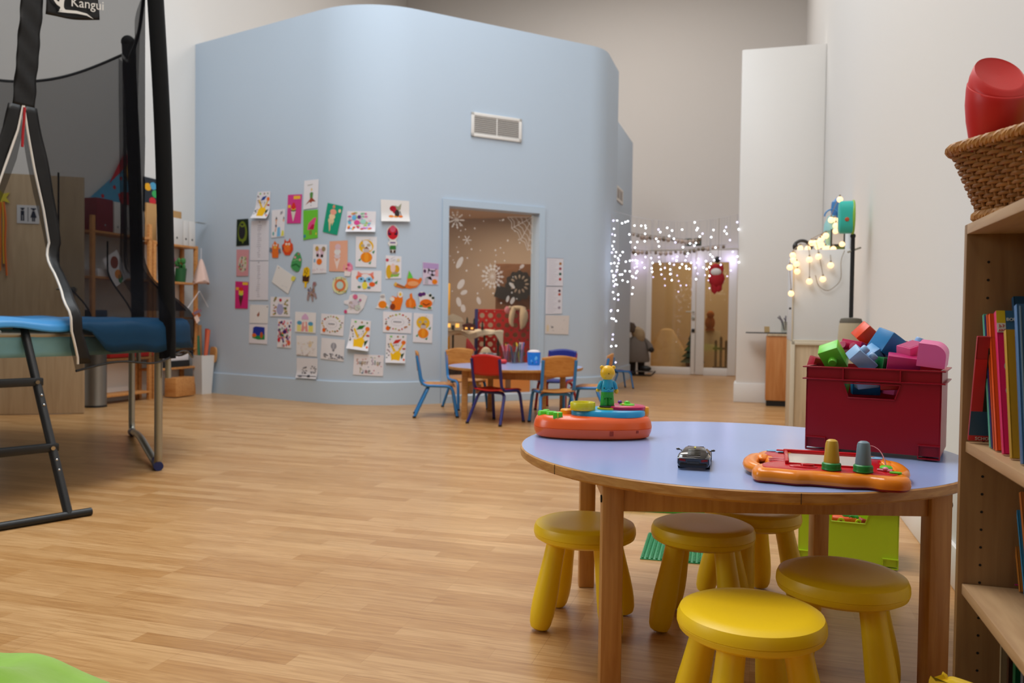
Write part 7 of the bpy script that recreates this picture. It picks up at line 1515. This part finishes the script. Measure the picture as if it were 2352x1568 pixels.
LT = {'S': [(.9, .95), (.3, 1), (.1, .78), (.3, .58), (.7, .48), (.9, .25), (.7, .03), (.1, .08)], 'u': [(.1, .6), (.15, .1), (.7, .05), (.8, .6), (.85, 0)], 'p': [(.15, .6), (.15, -.35), (.15, .5), (.7, .6), (.85, .3), (.6, .02), (.15, .1)], 'e': [(.1, .35), (.85, .35), (.6, .62), (.2, .5), (.15, .15), (.5, 0), (.85, .1)], 'r': [(.2, .6), (.2, 0), (.2, .4), (.8, .6)], 't': [(.4, .9), (.4, .05), (.8, .05), (.4, .05), (.4, .6), (.1, .6), (.8, .6)], 'a': [(.8, .6), (.2, .55), (.1, .2), (.4, .02), (.8, .2), (.8, .6), (.85, 0)], 'T': [(.05, .95), (.95, .95), (.5, .95), (.5, 0)], 'i': [(.5, .6), (.5, 0)], 'm': [(.08, 0), (.1, .6), (.45, .5), (.48, 0), (.5, .5), (.85, .55), (.9, 0)]}
def lettering(word, x, y, w_, h_, cols):
    for i, ch in enumerate(word): s.line([(x + i * w_ + px_ * w_ * .82, y + py_ * h_) for px_, py_ in LT[ch]], .026, cols[i % len(cols)]); s.k = 6
lettering('Super', .10, .52, .085, .24, ['c8908a', '8a9a9a', 'b0986a', 'b0a08a', 'a08a90']); lettering('Star', .60, .52, .085, .24, ['a08aa8', '7a9a9a', 'a8a07a', '8a8a9a']); lettering('Time', .20, .10, .10, .26, ['b0a888', '8a90b0', 'b08a90', '7a8078'])
s.done('lettered_picture', 'white sheet with bubble lettering and coloured stars near the bottom', 'picture')
# beside the glazed opening
for c, lb, marks in (([(1255.6, 591.7), (1293.5, 593), (1292, 656.5), (1254.5, 655.4)], 'white list with little coloured symbols right of the window, the upper one', [('a8703a', .80), ('a04a5a', .62), ('2a5a4a', .43), ('b83a3a', .24)]), ([(1253.3, 657.6), (1291.3, 657.6), (1290, 720), (1252, 721)], 'white list with little coloured symbols right of the window, the lower one', [('4a2a38', .84), ('b8503a', .71), ('a8a0a8', .46), ('9a90a0', .22)])):
    s = Sheet(c, 'dcdae2')
    for i in range(14): s.r(.12, .06 + i * .065, .5 + .1 * (i % 3), .075 + i * .065, 'c6c4ce'); s.k = 1
    for col, y in marks: s.e(.82, y, .08, .05, col)
    s.r(.0, .985, .99, 1.0, 'a8a6b0'); s.done('symbol_list', lb, 'list')
s = Sheet([(1252, 723.4), (1307, 724.6), (1304.7, 768), (1251, 765.8)], 'd8d0cc'); s.dots(['a09a9c'], 5, .2, .1, .9, .9, .02, 4).e(.3, .36, .05, .05, '8a8688').e(.11, .3, .05, .2, 'dcc8a8'); s.done('pale_drawing', 'pale greyish sheet under the symbol lists right of the window', 'picture')
# ------------------------------------------------------------------ window decals
M_dec = netting('white_decal', 'ece6e0', .62)
def pane_px(x, y): s_, z = wall_px(x, y); return s_, z
def dec(b, pts): 
    vs = []
    for q in pts: s_, z = q; vs.append(wall_pt(s_, z, -.0675))
    b.add(vs, [list(range(len(pts)))], M_dec)
def stroke(b, P, w_):
    for (x0, y0), (x1, y1) in zip(P, P[1:]):
        d = math.hypot(x1 - x0, y1 - y0) or 1; nx, ny = -(y1 - y0) / d * w_ / 2, (x1 - x0) / d * w_ / 2; dec(b, [(x0 - nx, y0 - ny), (x1 - nx, y1 - ny), (x1 + nx, y1 + ny), (x0 + nx, y0 + ny)])
def px(*pts): return [pane_px(*p) for p in pts]
GD = 'white window decals'
b = MB(); c0 = (1231, 497); rays_ = [(1172, 497), (1182, 523), (1203, 550), (1219, 574), (1229, 582)]
for r_ in rays_: stroke(b, px(c0, r_), .006)
for f_ in (.3, .5, .7, .88, 1.0):
    for (x0, y0), (x1, y1) in zip(rays_, rays_[1:]):
        A_ = (c0[0] + (x0 - c0[0]) * f_, c0[1] + (y0 - c0[1]) * f_); B3 = (c0[0] + (x1 - c0[0]) * f_, c0[1] + (y1 - c0[1]) * f_); m = ((A_[0] + B3[0]) / 2 + (c0[0] - (A_[0] + B3[0]) / 2) * .10, (A_[1] + B3[1]) / 2 + (c0[1] - (A_[1] + B3[1]) / 2) * .10); stroke(b, px(A_, m, B3), .006)
tag(b.build('window_decal'), 'white spider web decal in the upper right corner of the window', 'decal', GD)
def flake(label, cx, cy, r, seed, dense=10, leaf=True):
    b = MB(); R = random.Random(seed); s0, z0 = pane_px(cx, cy); r_ = r / FPX * 8.9
    for k in range(dense):
        a = 2 * PI * k / dense; e = (s0 + r_ * math.cos(a), z0 + r_ * math.sin(a)); stroke(b, [(s0, z0), e], .006)
        for f_ in (.55, .8): m = (s0 + r_ * f_ * math.cos(a), z0 + r_ * f_ * math.sin(a)); n = 8; dec(b, [(m[0] + r_ * .13 * math.cos(2 * PI * i / n), m[1] + r_ * .10 * math.sin(2 * PI * i / n)) for i in range(n)])
    tag(b.build('window_decal'), label, 'decal', GD)
flake('large white flower shaped snowflake decal in the middle of the window', 1138, 634, 30, 3, 14)
flake('lacy white heart like decal in the upper left of the window', 1054, 503, 21, 4, 9)
flake('small white leaf cluster decal below the heart like one', 1079, 550, 11, 5, 6)
for k, (cx, cy, rx, ry, a_, lb) in enumerate(((1062, 602, 6, 15, -.5, 'long white feather decal at the left of the window'), (1065, 652, 7, 13, -.6, 'white feather decal below the long one'), (1072, 671, 9, 5, .4, 'broad white leaf decal in the lower left of the window'), (1060, 693, 6, 11, .3, 'white leaf decal above the fleece table at the left'), (1070, 708, 6, 9, .2, 'lowest white leaf decal at the left of the window'), (1106, 690, 5, 9, .4, 'white leaf decal alone in the lower middle of the window'), (1173, 686, 4, 8, -.3, 'narrow white leaf decal below the dark rosette'), (1184, 690, 5, 9, -.5, 'white leaf decal right beside the narrow one below the rosette'), (1183, 655, 10, 4, -.7, 'white bow shaped decal in front of the dark rosette'), (1206, 611, 7, 4, .6, 'small white decal above the dark rosette'))):
    b = MB(); s0, z0 = pane_px(cx, cy); kx = 8.9 / FPX; P = []
    for i in range(12):
        t = 2 * PI * i / 12; x = rx * math.cos(t); y = ry * math.sin(t); P.append((s0 + kx * (x * math.cos(a_) - y * math.sin(a_)), z0 + kx * (x * math.sin(a_) + y * math.cos(a_))))
    dec(b, P); tag(b.build('window_decal'), lb, 'decal', GD)
R = random.Random(7); b = MB()
for i in range(46):
    x, y = 1036 + 188 * R.random(), 492 + 205 * R.random(); s0, z0 = pane_px(x, y); r_ = .006 + .006 * R.random(); dec(b, [(s0 + r_ * math.cos(2 * PI * i_ / 7), z0 + r_ * math.sin(2 * PI * i_ / 7)) for i_ in range(7)])
o = b.build('snow_dot_decals'); tag(o, 'scattered tiny white snow dots stuck on the window pane', 'decals'); o['kind'] = 'stuff'
b = MB(); M_od = mat('orange_film', '#d8843c', .7); M_pd = mat('peach_film', '#e0b08c', .7)
for k, (x0, x1, y0, y1, lb) in enumerate(((1021, 1068, 862, 910, 'orange and white paper strip at the bottom left of the window'), (1100, 1165, 868, 908, 'orange paper strip at the bottom middle of the window'), (1168, 1222, 868, 906, 'orange and peach paper strip at the bottom right of the window'))):
    b = MB(); R = random.Random(k)
    s0, z1 = pane_px(x0 + 12, y0); s1, z0 = pane_px(x1 + 2, y1); z0 = max(OZ0 + .01, z0); s0 = max(s0, OS0 + .01); s1 = min(s1, OS1 - .01)
    vs = [wall_pt(s0, z0, -.0670), wall_pt(s1, z0, -.0670), wall_pt(s1, z1, -.0670), wall_pt(s0, z1, -.0670)]; b.add(vs, [(0, 1, 2, 3)], M_pd if k == 0 else M_od)
    for i in range(7): c = s0 + (s1 - s0) * (i + .5) / 7; stroke(b, [(c, z0 + .01), (c + .02 * (R.random() - .5), z1 - .02)], .012) if i % 2 == 0 else None
    tag(b.build('paper_strip'), lb, 'paper strip', 'paper strips at the foot of the window')

# ------------------------------------------------------------------ cool white fairy lights across the corridor
M_led = mat('led_white', (.86, .92, 1.0, 1), .4, emit=6.0); M_ledv = mat('led_violet', (.70, .66, 1.0, 1), .4, emit=2.6); M_cable = mat('clear_cable', '#b8b4b6', .5)
bulb_me = {}
for nm, m, r in (('a', M_led, .0085), ('b', M_ledv, .0095)):
    b = MB(); b.ball((0, 0, 0), r, m, seg=8); o = b.build('bulb'); bulb_me[nm] = o.data; bpy.data.objects.remove(o)
def light_string(label, anchor, pts, cables):
    t = thing('fairy_light_string', label, 'string lights', anchor, 0, 'cool white fairy lights')
    for k, (p, nm) in enumerate(pts):
        o = bpy.data.objects.new('bulb', bulb_me[nm]); COL.objects.link(o); o.parent = t; o.location = p - Vector(anchor)
    b = MB()
    for c in cables: b.tube([p - Vector(anchor) for p in c], .0022, M_cable, seg=4)
    b.build('cable', t); return t
cA = wall_pt(WS[-1] - .35, at(1405, 487, 10.0).z, .03); PA = W(PU - .01, PV - .02, at(1702, 494, 9.05).z)
def across(f_, dz=0.0): p = cA.lerp(PA, f_); p.z += -.10 * 4 * f_ * (1 - f_) + dz; return p
# positions read along the hanging drops
Z5 = lambda X, Y: (1400 + X / 7.468, 470 + Y / 7.466)
MAIN = [(428, 358), (543, 362), (616, 358), (622, 400), (610, 498), (362, 642), (477, 638), (604, 628), (438, 735), (447, 852), (870, 470), (990, 397), (1073, 443), (1245, 426), (1022, 536), (1103, 583), (800, 584), (833, 630), (848, 714), (1462, 303), (1512, 402), (1494, 434), (1548, 546), (1260, 729), (1380, 664), (1483, 656), (1456, 702), (1344, 836), (1783, 434), (1746, 556), (1972, 450), (2010, 498), (2214, 422), (1818, 735), (1726, 854), (1765, 893), (1793, 950), (1655, 968), (1737, 1010), (2192, 888), (2216, 986), (1610, 1076), (1665, 1103), (1472, 1082), (1398, 997), (1314, 1054), (1368, 1100), (1205, 1080), (1150, 957), (1245, 1020), (1040, 1110), (1032, 1008), (868, 1016), (854, 978), (740, 998), (724, 1090), (733, 1150), (1040, 1190), (1068, 1294), (880, 1110), (1715, 1220), (1318, 1094), (840, 424), (1595, 496), (1130, 646), (2002, 384), (2190, 300), (2066, 606), (712, 914), (616, 897), (1160, 890), (1302, 953), (1106, 1030), (950, 1084), (890, 1196), (1322, 884), (1908, 1030), (1895, 924), (600, 1080), (1484, 1276), (1712, 1070)]
VIO = {(840, 424), (1595, 496), (1130, 646), (2002, 384), (2190, 300), (2066, 606), (712, 914), (616, 897), (1160, 890), (1302, 953), (1106, 1030), (950, 1084), (890, 1196), (1322, 884), (1908, 1030), (1895, 924)}
pl, cab_ = [], []
dvec = (PA - cA); dvec.z = 0
nrm = Vector((dvec.y, -dvec.x, 0)).normalized()
def on_curtain(x, y, off=0.0):
    d = ray(x, y); t = ((cA - nrm * off) - EYE).dot(nrm) / d.dot(nrm); return EYE + d * t
R = random.Random(2)
for q in MAIN:
    x, y = Z5(*q); p = on_curtain(x, y, .02 * (R.random() - .5)); pl.append((p, 'b' if q in VIO else 'a'))
    if R.random() < .5: f_ = max(0, min(1, (p - cA).dot(dvec) / dvec.length_squared)); cab_.append([across(f_), p])
cab_.append([across(i / 24) for i in range(25)])
light_string('curtain of cool white fairy lights hung across the corridor from blue corner to white pier', cA, pl, cab_)
# dense drops beside the rounded corner
DEN = [(66, 272), (130, 272), (216, 318), (272, 298), (315, 282), (78, 412), (44, 506), (90, 524), (340, 510), (78, 632), (48, 708), (70, 762), (40, 820), (110, 812), (226, 812), (182, 870), (95, 885), (148, 915), (158, 950), (30, 1008), (84, 1000), (152, 1004), (280, 976), (350, 960), (395, 954), (446, 952), (470, 1004), (128, 1056), (40, 1138), (128, 1118), (120, 1146), (268, 1138), (348, 1142), (474, 1140), (456, 1170), (60, 1206), (96, 1216), (180, 1198), (216, 1196), (66, 1240), (386, 1224), (404, 1240), (452, 1258), (108, 1286), (66, 1310), (224, 1296), (312, 1320), (100, 1362), (78, 1392), (128, 1370), (402, 1420), (388, 1530), (60, 1500), (146, 1544)]
LOW = [(1404, 712), (1410, 732), (1415, 737), (1408, 768), (1419, 713), (1403, 714), (1407, 779), (1404, 795), (1415, 794), (1414, 832), (1401, 818), (1405, 731), (1420, 688), (1420, 676), (1411, 686)]
pl = []; cab_ = []
for k, q in enumerate(DEN): x, y = Z5(*q); pl.append((on_curtain(x, y, -.25 + .06 * (k % 4)), 'a' if k % 6 else 'b'))
for k, (x, y) in enumerate(LOW): pl.append((on_curtain(x, y, -.2), 'a' if k % 3 else 'b'))
for k in range(6): p = on_curtain(1405 + 3 * k, 492 + 3 * k, -.2); e = on_curtain(1404 + 3.2 * k, 830 - 40 * k, -.2); cab_.append([p, e])
light_string('dense hanging cluster of cool white fairy lights beside the rounded blue corner', on_curtain(1405, 488, -.2), pl, cab_)
# string along the head of the glazed doors with its violet glow
pl = []; HDZ = DZ + .04
HD = [(470, 1060), (480, 960), (560, 990), (430, 1080), (1500, 996), (1508, 1180), (1524, 926), (2115, 806), (2112, 992), (2080, 1128), (2120, 930), (845, 900), (1085, 925), (1640, 1206), (750, 1240), (946, 1270), (1186, 1310), (1220, 1385), (1316, 1380), (950, 1385), (1180, 1490), (1696, 1296), (1714, 1430), (2018, 1226), (1060, 1185), (1160, 1215)]
for k, q in enumerate(HD): x, y = Z5(*q); pl.append((onv(x, y, VF - .06), 'b'))
light_string('violet tinged fairy lights along the head of the glazed doors', W(du(1480), VF - .05, HDZ), pl, [[W(du(1470) + i * .2, VF - .045, HDZ) for i in range(9)]])
for x, y, e in ((1463, 604, 1.1), (1600, 600, .7), (1681, 596, 1.1), (1545, 592, .6)): point('door_light_glow', onv(x, y, VF - .16), e, (.66, .58, 1.0), .04)
point('corner_light_glow', on_curtain(1416, 600, -.1) + Vector((.25, -.2, 0)), .5, (.72, .70, 1.0), .06)
# bauble garlands in front of the far wall
M_bau = mat('bauble_bronze', '#8a7c6c', .3, metal=.6); M_baw = mat('bauble_pale', '#c8b4a8', .4)
def garland(label, v, pts, seed, cols):
    q0 = onv(*pts[0], v); t = thing('bauble_garland', label, 'garland', q0, 0, 'bauble garlands in the corridor'); P = smooth_path([onv(*p, v) for p in pts], 8); b = MB(); b.tube([p - q0 for p in P], .004, M_wire, seg=5); b.build('cord', t); R = random.Random(seed)
    for i in range(1, len(P) - 1, 2):
        r = .022 + .018 * R.random(); o = MB(); o.ball((0, 0, 0), r, cols[R.random() < .45], seg=10); o.cyl((0, 0, r * .9), (0, 0, r * 1.25), r * .25, M_wire, seg=6); o.build('bauble', t, P[i] - q0 - Vector((0, 0, r * 1.1)))
garland('upper bauble garland sagging across the corridor behind the fairy lights', 12.6, [(1420, 524), (1460, 536), (1500, 541), (1540, 545), (1580, 550), (1612, 545)], 3, (M_baw, M_bau))
garland('lower bauble garland right above the glazed doors', 13.3, [(1425, 560), (1452, 572), (1490, 576), (1535, 576), (1580, 574), (1620, 566), (1668, 562)], 5, (M_bau, M_baw))
q = onv(1592, 556, 12.9); t = thing('wreath_ornament', 'dark pair of square ornaments hanging above the glazed doors', 'ornament', q, RZ)
for x in (-.07, .07): b = MB(); b.box((x, 0, 0), (.11, .03, .12), mat('ornament_dark', '#46524a', .6), bev=.01); b.box((x, -.017, 0), (.05, .006, .05), M_baw, bev=.002); b.build('square', t)
